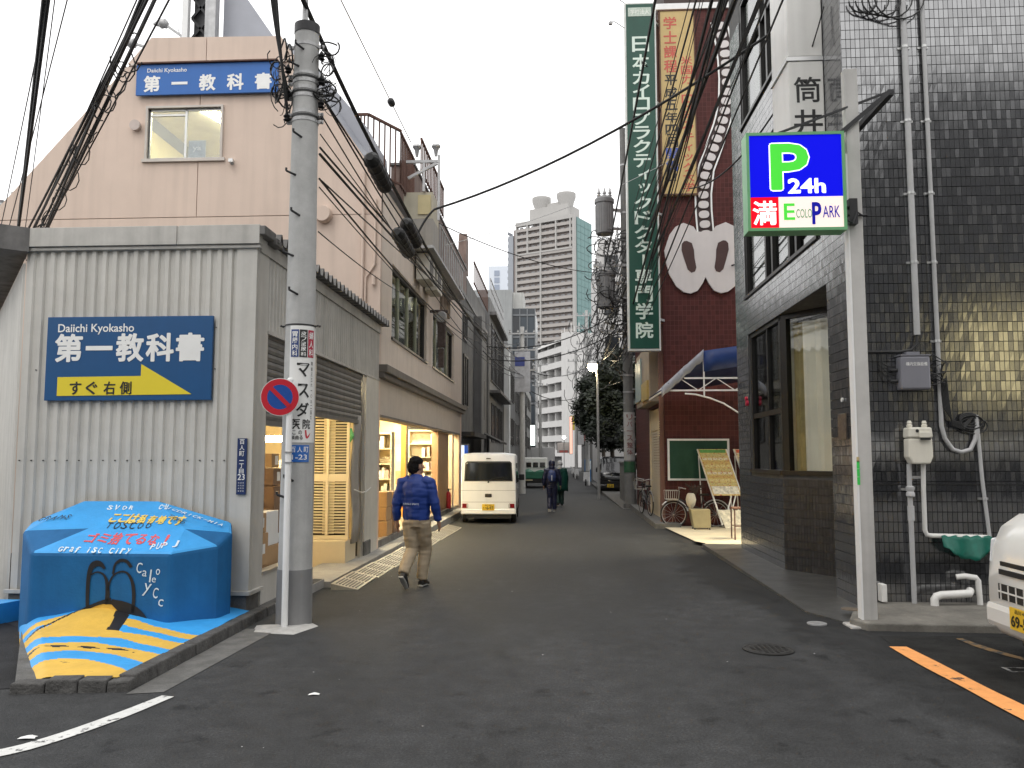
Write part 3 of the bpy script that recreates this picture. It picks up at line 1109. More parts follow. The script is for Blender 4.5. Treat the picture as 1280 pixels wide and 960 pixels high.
for i, ch in enumerate('GRAMS'):
    put(b, ch, Vector((-5.05, 8.0, 0)) + Vector((0, 0, 1.02)) + rr3 * (i * .055 - .06) + uu3 * (i * .02), rr3, uu3, .05, .10, 0, .3, .04, rise=.03)
b.obj('ink_tag', mural_black, blk, fix=False)
# brown board leaning at the far left
t = thing('leaning_board', 'brown wooden board leaning at the left edge beside the blue block', 'board', (-6.1, 8.3, 0))
b = B(); b.hexa([(-6.35, 8.2, .1), (-5.80, 8.2, .1), (-5.80, 8.25, .1), (-6.35, 8.25, .1), (-6.35, 8.38, .62), (-6.02, 8.38, .62), (-6.02, 8.42, .62), (-6.35, 8.42, .62)])
b.obj('board', M('brown_board', (0.22, 0.11, 0.05), 0.7), t)
b = B(); b.prism([(-6.9, 7.8), (-5.62, 7.95), (-5.5, 8.36), (-6.9, 8.36)], 'z', -.05, .2)
tagit(b.obj('low_wall', mural_light), 'low light blue painted kerb block at the left edge of the shed', 'kerb block')
# ------------------------------------------------------------------ utility pole on the left, its posters and the no-parking sign
PX, PY = -2.66, 8.30
PR = lambda z: .172 - .0075 * z
pole0 = thing('utility_pole', 'thick grey concrete utility pole with doctor advert at the left kerb', 'utility pole', (PX, PY, 0))
b = B(); b.cyl((PX, PY, -.1), (PX, PY, 6.12), PR(0), PR(6.12), 32); b.obj('shaft', pole_conc, pole0, smooth=True)
b = B(); b.cyl((PX, PY, -.05), (PX, PY, .545), PR(0) + .006, PR(.5) + .006, 32); b.obj('foot_sleeve', M('pole_sleeve', (0.21, 0.21, 0.21), 0.75, var=0.1, streak=0.2), pole0, smooth=True)
b = B(); b.cyl((PX, PY, 6.12), (PX, PY, 6.22), PR(6) + .006, PR(6) + .006, 24); b.obj('cap', black_iron, pole0, smooth=True)
b = B(); b.cyl((PX - .02, PY - .02, 6.2), (PX - .02, PY - .02, 8.5), .03, n=10); b.obj('riser_pipe', steel, pole0, smooth=True)


def band(pole, x, y, z, r, h=.03, mat=None):
    b = B()
    b.lathe((x, y, z), [(r, -h / 2), (r + .006, -h / 2), (r + .006, h / 2), (r, h / 2)], 24)
    b.box(x + r - .005, x + r + .06, y - .012, y + .012, z - h / 2, z + h / 2)
    b.box(x - r - .06, x - r + .005, y - .012, y + .012, z - h / 2, z + h / 2)
    b.cyl((x + r + .04, y - .035, z), (x + r + .04, y + .035, z), .01, n=6)
    b.cyl((x - r - .04, y - .035, z), (x - r - .04, y + .035, z), .01, n=6)
    return b.obj('band', mat or steel, pole)


for z in (5.98, 5.66, 5.58, 5.50, 5.42, 5.24, 5.16):
    band(pole0, PX, PY, z, PR(z), .035)
for z, h in ((5.62, .018), (5.46, .018), (5.20, .02), (2.995, .012)):
    band(pole0, PX, PY, z, PR(z) + .001, h, black_iron)
for i, z in enumerate((5.9, 5.72, 4.95, 4.55, 4.12, 3.7, 1.42, 1.25, 3.3)):
    a = -1.9 if i % 2 else -1.5
    b = B()
    p = Vector((PX + PR(z) * .95 * math.cos(a), PY + PR(z) * .95 * math.sin(a), z))
    q = p + Vector((math.cos(a - .8), math.sin(a - .8), .35)) * .10
    b.cyl(p, q, .012, n=8)
    b.cyl(q, q + Vector((0, 0, .03)), .012, n=8)
    b.obj('step_bolt', black_iron, pole0)
# tangled leads at the top
rnd = random.Random(4)
b = B()
for i in range(44):
    side = 1 if i % 2 else -1
    c = Vector((PX + side * rnd.uniform(.16, .30), PY + rnd.uniform(-.1, .05), rnd.uniform(5.25, 5.95)))
    r1, r2, ph = rnd.uniform(.03, .13), rnd.uniform(.05, .16), rnd.uniform(0, 6)
    b.tube([c + Vector((r1 * math.cos(ph + k * .45), .05 * math.sin(k * .7 + i), r2 * math.sin(ph + k * .45))) for k in range(rnd.randint(7, 14))], rnd.choice((.004, .006, .009)), 5)
b.obj('cable_loops', black, pole0, smooth=True)['kind'] = 'stuff'
for i in range(12):
    z = 5.2 + (i % 6) * .13
    side = 1 if i % 2 else -1
    b = B(); b.lathe((PX + side * (PR(z) + .05), PY - .05, z), [(.02, -.04), (.035, -.03), (.02, -.01), (.035, .01), (.02, .03), (.012, .05)], 10)
    b.obj('insulator', black_iron, pole0)

CA = -PI / 2 + .28 * 0 + math.atan2(PX, PY) * -1 * 0    # the advert faces the crossing
AF = math.atan2(-PY, -PX)                                # direction from the pole to the viewer side of the street


def on_pole(b, txt, u, z, wd, ht, bold=.01, rise=.004):
    q = B()
    put(q, txt, (0, 0, 0), (1, 0, 0), (0, 1, 0), wd, ht, bold, rise=0)
    out = []
    for v in q.v:
        rr = PR(z) + rise
        a = AF + .12 + (u + v[0]) / rr
        out.append((PX + rr * math.cos(a), PY + rr * math.sin(a), z + v[1]))
    b.add(out, q.f)


def pole_patch(b, u0, u1, z0, z1, rise, n=14):
    r0, r1 = [], []
    for i in range(n + 1):
        u = u0 + (u1 - u0) * i / n
        for (rw, z) in ((r0, z0), (r1, z1)):
            rr = PR(z) + rise
            a = AF + .12 + u / rr
            rw.append((PX + rr * math.cos(a), PY + rr * math.sin(a), z))
    b.grid([r0, r1])


ad = thing('pole_advert', 'white clinic advert with black lettering wrapped round the left utility pole', 'advert', (PX, PY, 1.8))
b = B(); pole_patch(b, -.125, .20, 1.80, 2.98, .004); b.obj('sheet', white_sheet, ad, fix=False)
for (u0, u1, mt, tx) in ((-.112, -.032, M('ad_navy', (0.03, 0.06, 0.2), 0.5), '胃腸内科'), (-.024, .056, black_p, '皮フ泌尿科'), (.064, .14, M('ad_red', (0.42, 0.02, 0.05), 0.5), '婦人科')):
    b = B(); pole_patch(b, u0, u1, 2.66, 2.94, .007, 5); b.obj('panel', mt, ad, fix=False)
    b = B()
    for i, ch in enumerate(tx):
        h = .26 / len(tx)
        on_pole(b, ch, (u0 + u1) / 2, 2.925 - (i + .5) * h, .055, h * .85, .015, .010)
    b.obj('lettering', white_p, ad, fix=False)
b = B()
for ch, z in (('マ', 2.53), ('ス', 2.32), ('ダ', 2.13)):
    on_pole(b, ch, .02, z, .13, .14, .02, .008)
for ch, u in (('医', -.045), ('院', .065)):
    on_pole(b, ch, u, 1.985, .085, .10, .015, .008)
for ch, u, z in (('こ', -.06, 1.90), ('の', .0, 1.90), ('裏', -.07, 1.85), ('曲', -.03, 1.85), ('る', .01, 1.85)):
    on_pole(b, ch, u, z, .035, .04, .01, .008)
b.obj('lettering', black_p, ad, fix=False)
b = B()
for i, ch in enumerate('電話三三六一〇九二五番'):
    on_pole(b, ch, .118, 2.60 - i * .055, .025, .035 if ch != '一' else .006, .01, .008)
b.obj('small_lettering', black_p, ad, fix=False)
b = B()
q = B(); ribbon(q, [(.055, .05), (.065, -.03), (.085, -.02), (.11, .02)], [.016, .02, .018, .004], (1, 0, 0), (0, 1, 0), (0, 0, 0), 0)
for v in [q]:
    rr = PR(1.87) + .008
    b.add([(PX + rr * math.cos(AF + .12 + p[0] / rr), PY + rr * math.sin(AF + .12 + p[0] / rr), 1.875 + p[1]) for p in q.v], q.f)
b.obj('red_arrow', red_p, ad, fix=False)
pl = thing('address_plate', 'small bright blue address plate on the utility pole under the clinic advert', 'sign', (PX, PY, 1.62))
b = B(); pole_patch(b, -.105, .10, 1.605, 1.775, .006, 8); b.obj('plate', M('address_blue', (0.02, 0.12, 0.42), 0.4, var=0.05), pl, fix=False)
b = B()
for ch, u in (('百', -.065), ('人', 0), ('町', .065)):
    on_pole(b, ch, u, 1.73, .05, .055, .005, .009)
on_pole(b, '1-23', 0.0, 1.655, .15, .05, .005, .009)
b.obj('lettering', white_p, pl, fix=False)

ns = thing('no_parking_sign', 'round red and blue no parking sign on a white post before the pole', 'road sign', (-2.68, 8.06, 0))
b = B(); b.cyl((-2.675, 8.06, -.05), (-2.675, 8.06, 2.42), .031, n=16); b.cyl((-2.675, 8.06, 2.42), (-2.675, 8.06, 2.44), .033, .02, n=16)
b.obj('post', white_paint, ns, smooth=True)
SC = Vector((-2.755, 8.005, 2.245))
sr = Vector((math.cos(.22), -math.sin(.22) * -1 * 1, 0)).normalized()   # disc turned a little towards the crossing
sr = Vector((.97, .24, 0)).normalized(); sn = sr.cross(Vector((0, 0, 1)))


def disc(b, r0, r1, off, n=48, a0=0, a1=2 * PI):
    rows = []
    for i in range(n + 1):
        a = a0 + (a1 - a0) * i / n
        dd = sr * math.cos(a) + Vector((0, 0, 1)) * math.sin(a)
        rows.append([SC + dd * r0 + sn * off, SC + dd * r1 + sn * off])
    b.grid(rows)


b = B(); b.tube([SC + sn * -.004, SC + sn * .002], .186, 48); b.obj('disc', white_paint, ns)
b = B(); disc(b, .122, .180, .005); b.obj('red_ring', red_p, ns)
b = B(); disc(b, .0, .1215, .005); b.obj('blue_field', M('sign_blue', (0.01, 0.07, 0.32), 0.4), ns)
b = B()
d1 = (sr * .7071 - Vector((0, 0, 1)) * .7071); d2 = (sr * .7071 + Vector((0, 0, 1)) * .7071)
b.poly([SC + d1 * s1 * .13 + d2 * s2 * .021 + sn * .008 for s1, s2 in ((-1, -1), (1, -1), (1, 1), (-1, 1))])
b.obj('red_bar', red_p, ns)
b = B(); b.box(-2.76, -2.67, 8.036, 8.06, 2.18, 2.21); b.box(-2.76, -2.67, 8.036, 8.06, 2.29, 2.32)
b.box(-2.71, -2.64, 8.02, 8.1, 1.60, 1.61); b.box(-2.71, -2.64, 8.02, 8.1, 1.70, 1.71); b.obj('bracket', steel, ns)
b = B(); b.add([(-2.86, 7.92, .018), (-2.55, 7.88, .018), (-2.46, 8.16, .02), (-2.52, 8.22, .02), (-2.9, 8.14, .02)], [(0, 1, 2, 3, 4)])
b.add([(-2.92, 7.86, .0), (-2.50, 7.80, .0), (-2.38, 8.2, .0), (-2.48, 8.34, .0), (-3.0, 8.2, .0), (-2.86, 7.92, .018), (-2.55, 7.88, .018), (-2.46, 8.16, .02), (-2.52, 8.22, .02), (-2.9, 8.14, .02)],
      [(i, (i + 1) % 5, 5 + (i + 1) % 5, 5 + i) for i in range(5)])
b.obj('footing', M('pale_mortar', (0.42, 0.41, 0.39), 0.9, var=0.2, scale=12, bump=0.4, bscale=60), ns)

# ------------------------------------------------------------------ pink shop building
shop = thing('pink_shop_building', 'three storey pale pink bookshop building with sloped shoulders and open lit ground floor', 'shop building', (-6, 18, 0))
CY, CX = 14.46, -3.2
OUT = [(-10.75, -.5), (-3.2, -.5), (-3.2, 6.61), (-5.12, 9.42), (-7.58, 9.46), (-10.2, 6.48), (-10.75, 5.9)]


def clip(poly, x0, x1, z0, z1):
    def cut(p, f):
        out = []
        for i in range(len(p)):
            a, c = p[i], p[(i + 1) % len(p)]
            fa, fc = f(a), f(c)
            if fa >= 0: out.append(a)
            if (fa >= 0) != (fc >= 0):
                k = fa / (fa - fc)
                out.append((a[0] + (c[0] - a[0]) * k, a[1] + (c[1] - a[1]) * k))
        return out
    for f in (lambda p: p[0] - x0, lambda p: x1 - p[0], lambda p: p[1] - z0, lambda p: z1 - p[1]):
        poly = cut(poly, f)
        if len(poly) < 3: return None
    return poly


g_ = .007
WX0, WX1, WZ0, WZ1 = -7.58, -6.20, 7.13, 8.09
SPL = -6.62
for (x0, x1, z0, z1) in ((-11, -3, -.5, 6.03 - g_),
                         (-11, SPL - g_, 6.03 + g_, WZ0), (SPL + g_, -3, 6.03 + g_, WZ0),
                         (-11, WX0, WZ0, WZ1), (WX1, -3, WZ0, WZ1),
                         (-11, SPL - g_, WZ1, 8.92), (SPL + g_, -3, WZ1, 8.92),
                         (-11, SPL + .1 - g_, 8.965, 10), (SPL + .1 + g_, -3, 8.965, 10)):
    pz = clip(OUT, x0, x1, z0, z1)
    if pz:
        b = B(); b.prism(pz, 'y', CY if z0 < 8.9 else CY - .03, CY + .12); b.obj('wall_panel', pink, shop)
b = B(); pz = clip(OUT, -11, -3, 6.0, 9.4)
for (x0, x1, z0, z1) in ((-11, WX0 - .05, 5.9, 9.35), (WX1 + .05, -3, 5.9, 9.35), (WX0 - .05, WX1 + .05, 5.9, WZ0 - .05), (WX0 - .05, WX1 + .05, WZ1 + .05, 9.35)):
    pz = clip(OUT, x0, x1, z0, z1)
    b.prism([(p[0], p[1]) for p in pz], 'y', CY + .03, CY + .10)
b.obj('joint_backing', M('joint_dark', (0.20, 0.16, 0.14), 0.9), shop)
b = B(); b.box(-7.95, -5.0, CY - .05, CY, 8.922, 8.962); b.obj('cornice', pink_toned, shop)
# upper window in the front
b = B()
for (x0, x1, z0, z1) in ((WX0 - .04, WX1 + .04, WZ1, WZ1 + .04), (WX0 - .09, WX1 + .09, WZ0 - .06, WZ0), (WX0 - .04, WX0, WZ0, WZ1), (WX1, WX1 + .04, WZ0, WZ1)):
    b.box(x0, x1, CY - .05, CY + .1, z0, z1)
wf = b.obj('window', M('window_trim', (0.55, 0.5, 0.45), 0.5), shop)
b = B()
for (x0, x1, z0, z1) in ((-6.90, -6.86, WZ0, WZ1), (WX0, WX0 + .03, WZ0, WZ1), (WX1 - .03, WX1, WZ0, WZ1), (WX0, WX1, WZ0, WZ0 + .03), (WX0, WX1, WZ1 - .04, WZ1), (WX0 + .03, -6.9, 7.96, 7.99)):
    b.box(x0, x1, CY + .02, CY + .06, z0, z1)
b.obj('frame', alu, wf)
for (x0, x1) in ((WX0 + .03, -6.90), (-6.86, WX1 - .03)):
    b = B(); b.box(x0, x1, CY + .036, CY + .042, WZ0 + .03, WZ1 - .04); b.obj('pane', pane, wf)
b = B()
b.box(-8.4, -5.2, 18.2, 18.25, 6.6, 9.0); b.box(-8.5, -8.45, 14.6, 18.2, 6.6, 8.6); b.box(-5.2, -5.15, 14.6, 18.2, 6.6, 8.6)
b.obj('upper_room_walls', M('room_yellow', (0.55, 0.48, 0.27), 0.8), shop)
b = B(); b.box(-8.5, -5.15, 14.6, 18.2, 8.6, 8.65); b.obj('upper_room_ceiling', M('room_ceiling', (0.7, 0.66, 0.5), 0.8), shop)
b = B(); b.hexa([(-7.35, 14.9, 8.54), (-7.1, 14.9, 8.54), (-6.3, 17.6, 8.54), (-6.6, 17.6, 8.54), (-7.35, 14.9, 8.58), (-7.1, 14.9, 8.58), (-6.3, 17.6, 8.58), (-6.6, 17.6, 8.58)])
b.obj('ceiling_lamp', lamp_cool, shop)
b = B(); b.box(-6.84, -6.52, CY + .07, CY + .09, 7.16, 7.5); b.obj('window_poster', M('poster_grey', (0.35, 0.4, 0.45), 0.5, var=0.3, scale=14), shop)
b = B(); put(b, 'ya', (-6.68, CY + .07, 7.33), (1, 0, 0), (0, 0, 1), .16, .1, .03); b.obj('poster_lettering', white_p, shop, fix=False)
# vents
b = B(); b.lathe((-7.80, CY, 7.76), [(.10, -.10), (.10, -.06), (.085, -.04), (.085, 0)], 20, 'y'); b.obj('round_vent', M('vent_pink', (0.5, 0.42, 0.38), 0.6), shop, smooth=True)
b = B(); b.box(-6.02, -5.94, CY - .08, CY, 7.03, 7.09); b.cyl((-5.96, CY - .06, 7.03), (-5.93, CY - .12, 6.98), .03, n=10); b.obj('wall_lamp', alu, shop)
b = B(); b.lathe((-4.24, CY, 6.02), [(.14, -.16), (.16, -.10), (.15, 0)], 20, 'y'); b.obj('round_vent', pink, shop, smooth=True)
for (pts, r_) in (([(-3.52, CY - .04, 9.0 - 2.2), (-3.52, CY - .04, 3.9)], .03), ([(-3.30, CY - .03, 6.3), (-3.30, CY - .03, 5.10), (-3.46, CY - .03, 4.86), (-3.46, CY - .03, 3.9)], .022)):
    b = B(); b.tube(pts, r_, 10); b.obj('wall_pipe', pink, shop, smooth=True)
b = B(); b.cyl((-3.31, CY - .05, 4.9), (-3.31, CY - .05, 4.72), .035, n=10); b.obj('pipe_box', pink, shop)
# street front
W1, W2, WB, WT = (15.5, 19.66), (20.6, 24.75), 3.94, 5.37
for (y0, y1, z0, z1) in ((CY + .12, 26.8, WT, 6.61), (CY + .12, 26.8, 3.30, WB), (CY + .12, W1[0], WB, WT), (W1[1], W2[0], WB, WT), (W2[1], 26.8, WB, WT)):
    b = B(); b.box(CX - .2, CX, y0, y1, z0, z1); b.obj('street_wall', pink_toned, shop)
b = B(); b.box(CX - .02, CX + .16, CY - .03, 26.9, 3.16, 3.298); b.box(CX - .02, CX + .10, CY - .02, 26.88, 3.06, 3.158); b.obj('canopy_ledge', taupe_dk, shop, bevel=.01)
b = B(); b.box(CX - .25, CX - .01, CY - .01, 26.5, 2.42, 3.06); b.obj('shutter_case', M('taupe_case', (0.52, 0.455, 0.39), 0.55, var=0.06, streak=0.08), shop)
b = B(); b.box(CX - .27, CX - .005, CY, 26.5, 2.37, 2.418); b.obj('case_lip', taupe_dk, shop)
b = B(); b.box(CX - .3, CX - .005, 26.5, 26.85, -.5, 3.06); b.obj('pier', pink, shop)
b = B(); b.box(-4.6, CX - .03, 26.40, 26.49, -.5, 2.37); b.obj('end_wall', M('tan_wall', (0.60, 0.47, 0.33), 0.7, var=0.05), shop)
b = B(); b.box(CX - .04, CX - .001, 24.86, 24.93, -.2, 2.37); b.obj('shutter_rail', alu, shop)
for (ya, yb) in (W1, W2):
    b = B()
    b.box(CX - .12, CX + .03, ya - .03, yb + .03, WB - .05, WB)
    b.box(CX - .15, CX - .06, ya, yb, WT - .06, WT); b.box(CX - .15, CX - .06, ya, yb, WB, WB + .04)
    b.box(CX - .15, CX - .06, ya, ya + .05, WB, WT); b.box(CX - .15, CX - .06, yb - .05, yb, WB, WT)
    fr = b.obj('window', alu_dk, shop)
    n = 4
    st = (yb - ya) / n
    for i in range(n):
        q0, q1 = ya + i * st, ya + (i + 1) * st
        if i:
            b = B(); b.box(CX - .14, CX - .07, q0 - .025, q0 + .025, WB + .04, WT - .06); b.obj('mullion', M('green_frame', (0.32, 0.33, 0.24), 0.5), fr)
        b = B(); b.box(CX - .112, CX - .106, q0 + .025, q1 - .025, WB + .04, WT - .06); b.obj('pane', pane, fr)
    for i in range(9):
        q0 = ya + .1 + i * (yb - ya - .2) / 9
        b = B()
        rows = []
        for z in (WB + .02, WT - .1):
            rows.append([(CX - .35 + .03 * math.sin(k * 1.9), q0 + k * .045, z) for k in range(8)])
        b.grid(rows)
        if i % 3 != 1:
            b.obj('curtain', M('net_curtain', (0.50, 0.55, 0.36), 0.8, var=0.08), fr, smooth=True)
b = B(); b.box(-5.6, -5.5, 15, 26, 3.5, 6.0); b.box(-5.5, CX - .2, 15.0, 15.1, 3.5, 6.0); b.box(-5.5, CX - .2, 26, 26.1, 3.5, 6.0); b.obj('upper_room_walls', M('room_green', (0.5, 0.52, 0.36), 0.8), shop)
b = B(); b.box(-5.5, CX - .2, 15, 26, 5.95, 6.0); b.obj('upper_room_ceiling', M('room_ceiling', (0.7, 0.66, 0.5), 0.8), shop)
for y in (16.5, 18.4, 22.6):
    b = B(); b.box(-4.4, -4.2, y - .6, y + .6, 5.84, 5.9); b.obj('ceiling_lamp', emitter('office_lamp_dim', (1, .97, .7), 9.0), shop)
# roof: right shoulder, top
roof_grey = M('roof_sheet', (0.22, 0.23, 0.26), 0.5, metal=0.2, var=0.08, streak=0.1)
b = B(); b.hexa([(-3.2, CY + .14, 6.62), (-3.2, 26.8, 6.62), (-5.12, 26.8, 9.42), (-5.12, CY + .14, 9.42), (-3.12, CY + .6, 6.66), (-3.12, 19, 6.66), (-5.04, 19, 9.50), (-5.04, CY + .6, 9.50)])
b.obj('roof_slope', roof_grey, shop)
b = B(); b.box(-7.58, -5.12, CY + .13, 26.8, 9.3, 9.44); b.obj('roof_slab', roof_grey, shop)
b = B(); b.hexa([(-10.75, CY + .13, 5.9), (-7.58, CY + .13, 9.4), (-7.58, 26.8, 9.4), (-10.75, 26.8, 5.9), (-10.8, CY + .13, 5.84), (-7.63, CY + .13, 9.34), (-7.63, 26.8, 9.34), (-10.8, 26.8, 5.84)])
b.obj('roof_slope', roof_grey, shop)
# blue banner along the top
t = thing('shop_banner', 'long bright blue banner sign high on the pink shop building front', 'sign', (-6.45, 14.4, 8.3))
b = B(); b.box(-7.80, -5.13, CY - .10, CY - .055, 8.32, 8.90); b.obj('board', blue_sign2, t)
b = B(); b.box(-7.80, -5.13, CY - .15, CY - .05, 8.904, 8.93); b.obj('lamp_rail', rust, t)
b = B()
put(b, 'Daiichi Kyokasho', (-7.22, CY - .10, 8.775), (1, 0, 0), (0, 0, 1), .75, .10, .012)
for i, ch in enumerate('第一教科書'):
    put(b, ch, (-7.50 + i * .525, CY - .10, 8.53), (1, 0, 0), (0, 0, 1), .30, .30 if ch != '一' else .05, .035)
b.obj('lettering', white_p, t)
# shop interior
b = B()
b.box(-6.6, CX - .05, 14.7, 26.4, -.3, .16); b.obj('shop_floor', M('shop_floor', (0.33, 0.26, 0.18), 0.35, var=0.1, scale=5), shop)
b = B(); b.box(CX - .12, CX - .03, 14.6, 25.0, -.4, .18); b.obj('threshold', zinc_dark, shop)
wy = M('shop_wall_yellow', (0.80, 0.66, 0.36), 0.7, var=0.05)
b = B(); b.box(-6.6, -6.5, 14.7, 26.4, .16, 2.9); b.box(-6.5, -4.6, 24.6, 24.7, .16, 2.9); b.box(-6.5, CX - .25, 14.6, 14.7, .16, 2.9); b.obj('shop_wall', wy, shop)
b = B(); b.box(-6.6, CX - .26, 14.6, 26.4, 2.86, 2.94); b.obj('shop_ceiling', M('shop_ceiling', (0.75, 0.62, 0.38), 0.7), shop)
for i, y in enumerate((15.6, 17.2, 18.8, 20.4, 22.0, 23.6, 25.4)):
    b = B(); b.box(-5.0, -3.5, y - .06, y + .06, 2.78, 2.84); b.obj('tube_lamp', emitter('shop_tube', (1.0, 0.88, 0.60), 100.0), shop)


def shelf(x0, x1, y, z1, levels, label, depth=.32, mat=None, seed=1):
    """bookshelf facing the crossing, books as parts of the shelf's rows"""
    t = thing('bookshelf', label, 'bookshelf', ((x0 + x1) / 2, y, .16))
    mt = mat or cream_paint
    b = B()
    b.box(x0, x0 + .03, y, y + depth, .16, z1); b.box(x1 - .03, x1, y, y + depth, .16, z1); b.box(x0, x1, y + depth, y + depth + .02, .16, z1)
    b.obj('carcass', mt, t)
    r_ = random.Random(seed)
    hs = [.2 + (z1 - .25) * i / levels for i in range(levels + 1)]
    for i, z in enumerate(hs):
        b = B(); b.box(x0 + .03, x1 - .03, y, y + depth, z, z + .03); b.obj('board', mt, t)
        if i == levels: break
        x = x0 + .05
        k = 0
        while x < x1 - .1:
            wd = r_.uniform(.04, .11)
            h = (hs[1] - hs[0] - .05) * r_.uniform(.55, .9)
            if r_.random() < (.75 if i < levels - 2 else .25) and x + wd < x1 - .04:
                b = B(); b.box(x, x + wd - .006, y + .03, y + .24, z + .031, z + .031 + h)
                c = r_.choice([(0.7, 0.68, 0.6), (0.66, 0.6, 0.45), (0.6, 0.4, 0.33), (0.5, 0.55, 0.6), (0.72, 0.7, 0.66), (0.55, 0.6, 0.5)])
                b.obj('book', M('book_%d_%d' % (c[0] * 100, c[2] * 100), c, 0.6), t)
            x += wd
    return t


shelf(-4.16, -3.36, 22.6, 2.42, 6, 'tall cream bookshelf facing the street deep in the lit shop', seed=3)
shelf(-3.98, -3.60, 17.6, 2.2, 6, 'narrow shelf of papers just inside the shop beside the column', seed=5)
b = B(); b.box(-4.55, -4.10, 21.9, 21.95, .55, 2.0); tagit(b.obj('notice_board', M('pale_board', (0.75, 0.72, 0.5), 0.7, var=0.08, scale=8)), 'pale notice board standing between the two bookshelves', 'board')
b = B(); b.box(-4.33, -4.12, 21.88, 21.9, 1.55, 1.92); tagit(b.obj('wall_poster', M('poster_white', (0.75, 0.8, 0.7), 0.6, var=0.06)), 'white poster pinned to the pale notice board in the shop', 'poster')
b = B(); b.box(-4.36, -4.10, 21.87, 21.9, .95, 1.3); tagit(b.obj('cork_board', wood_pale), 'brown cork sheet under the white poster in the shop', 'board')
b = B(); b.box(-3.92, -3.80, 20.3, 20.4, .2, 2.8); tagit(b.obj('orange_post', M('orange_paint', (0.62, 0.30, 0.05), 0.5)), 'orange painted post under the shop lamps', 'post')
b = B(); b.box(-3.50, -3.32, 22.5, 24.6, .16, 2.35); tagit(b.obj('side_cabinet', M('dark_oak', (0.30, 0.18, 0.09), 0.6)), 'dark wooden cabinet side at the right end of the shop opening', 'cabinet')
for i, (x0, x1, y0, y1, z0, z1, mt, lab) in enumerate((
        (-3.68, -3.26, 15.6, 16.1, .16, .46, cardboard, 'lowest brown carton of the stack beside the shop column'),
        (-3.66, -3.28, 15.62, 16.08, .465, .72, cardboard, 'second carton from the floor in the stack beside the shop column'),
        (-3.68, -3.27, 15.6, 16.09, .725, 1.0, cardboard, 'topmost carton of the stack beside the shop column'),
        (-3.62, -3.27, 16.3, 16.8, .16, .98, cardboard2, 'dark brown crate standing behind the carton stack in the shop'))):
    t = thing('cardboard_box', lab, 'box', ((x0 + x1) / 2, (y0 + y1) / 2, z0), 0, 'cartons inside the shop')
    b = B(); b.box(x0, x1, y0, y1, z0, z1); b.obj('carton', mt, t, bevel=.006)
    b = B(); b.box((x0 + x1) / 2 - .03, (x0 + x1) / 2 + .03, y0 - .002, y1 + .002, z1 - .08, z1 + .002); b.obj('tape', M('parcel_tape', (0.5, 0.4, 0.25), 0.3), t)
t = thing('fire_extinguisher', 'red fire extinguisher on the floor at the right end of the shop', 'fire extinguisher', (-3.42, 23.9, .16))
b = B(); b.lathe((-3.27, 24.3, .16), [(.07, 0), (.075, .02), (.075, .40), (.05, .47), (.025, .50)], 14); b.obj('cylinder', red_p, t, smooth=True)
b = B(); b.cyl((-3.27, 24.3, .66), (-3.27, 24.3, .72), .022, n=10); b.box(-3.30, -3.18, 24.28, 24.32, .72, .745); b.obj('valve', black, t)
# ramp plates along the kerb
pk = M('ramp_plate', (0.40, 0.37, 0.29), 0.5, metal=0.3, var=0.2, scale=6, streak=0.1)
rp = thing('kerb_ramp', 'row of pale slotted metal ramp plates along the shop kerb', 'kerb ramp', (-2.75, 10.5, 0))
me1 = me2 = None
for i in range(9):
    y0 = 10.5 + i * 1.15
    L_ = 1.12
    if me1 is None:
        b = B()
        b.hexa([(-.17, 0, .0), (.17, 0, -.03), (.17, L_, -.03), (-.17, L_, 0), (-.17, 0, .085), (.17, 0, .012), (.17, L_, .012), (-.17, L_, .085)])
        o1 = b.obj('plate', pk, rp, local=True); me1 = o1.data
        b = B()
        for k in range(7):
            x = -.13 + k * .042
            z = .085 - (x + .17) * .215 + .003
            for (ya, yb) in ((.08, .50), (.60, 1.04)):
                b.hexa([(x, ya, z - .01), (x + .016, ya, z - .0134), (x + .016, yb, z - .0134), (x, yb, z - .01), (x, ya, z + .003), (x + .016, ya, z), (x + .016, yb, z), (x, yb, z + .003)])
        o2 = b.obj('tread_bars', M('tread_dark', (0.10, 0.095, 0.085), 0.7, var=0.3), o1, local=True); me2 = o2.data
    else:
        o1 = inst('plate', me1, rp); inst('tread_bars', me2, o1)
    o1.location = (.02 + i * .012, y0 - 10.5, gz(y0 + .5))
    o1.rotation_euler = (R(random.uniform(-.3, .3)), 0, R(random.uniform(-.5, .5)))
# ------------------------------------------------------------------ dark tiled building on the right
XW, YW = 3.30, 9.50
tb = thing('tiled_building', 'dark grey glossy tiled building on the right corner with a recessed curtained window', 'building', (5.6, 12, 0))
grout = M('tile_grout', (0.085, 0.085, 0.083), 0.9, var=0.2, scale=8)
grout_l = M('tile_grout_pale', (0.20, 0.20, 0.20), 0.9, var=0.2, scale=8)
tile_m = [M('tile_a', (0.034, 0.035, 0.039), 0.13, var=0.14, scale=5, ior=3.3),
          M('tile_b', (0.026, 0.027, 0.030), 0.16, var=0.16, scale=5, ior=3.0),
          M('tile_c', (0.042, 0.043, 0.047), 0.20, var=0.16, scale=5, ior=3.1)]
TW, TH = .0535, .1115
rt = random.Random(11)


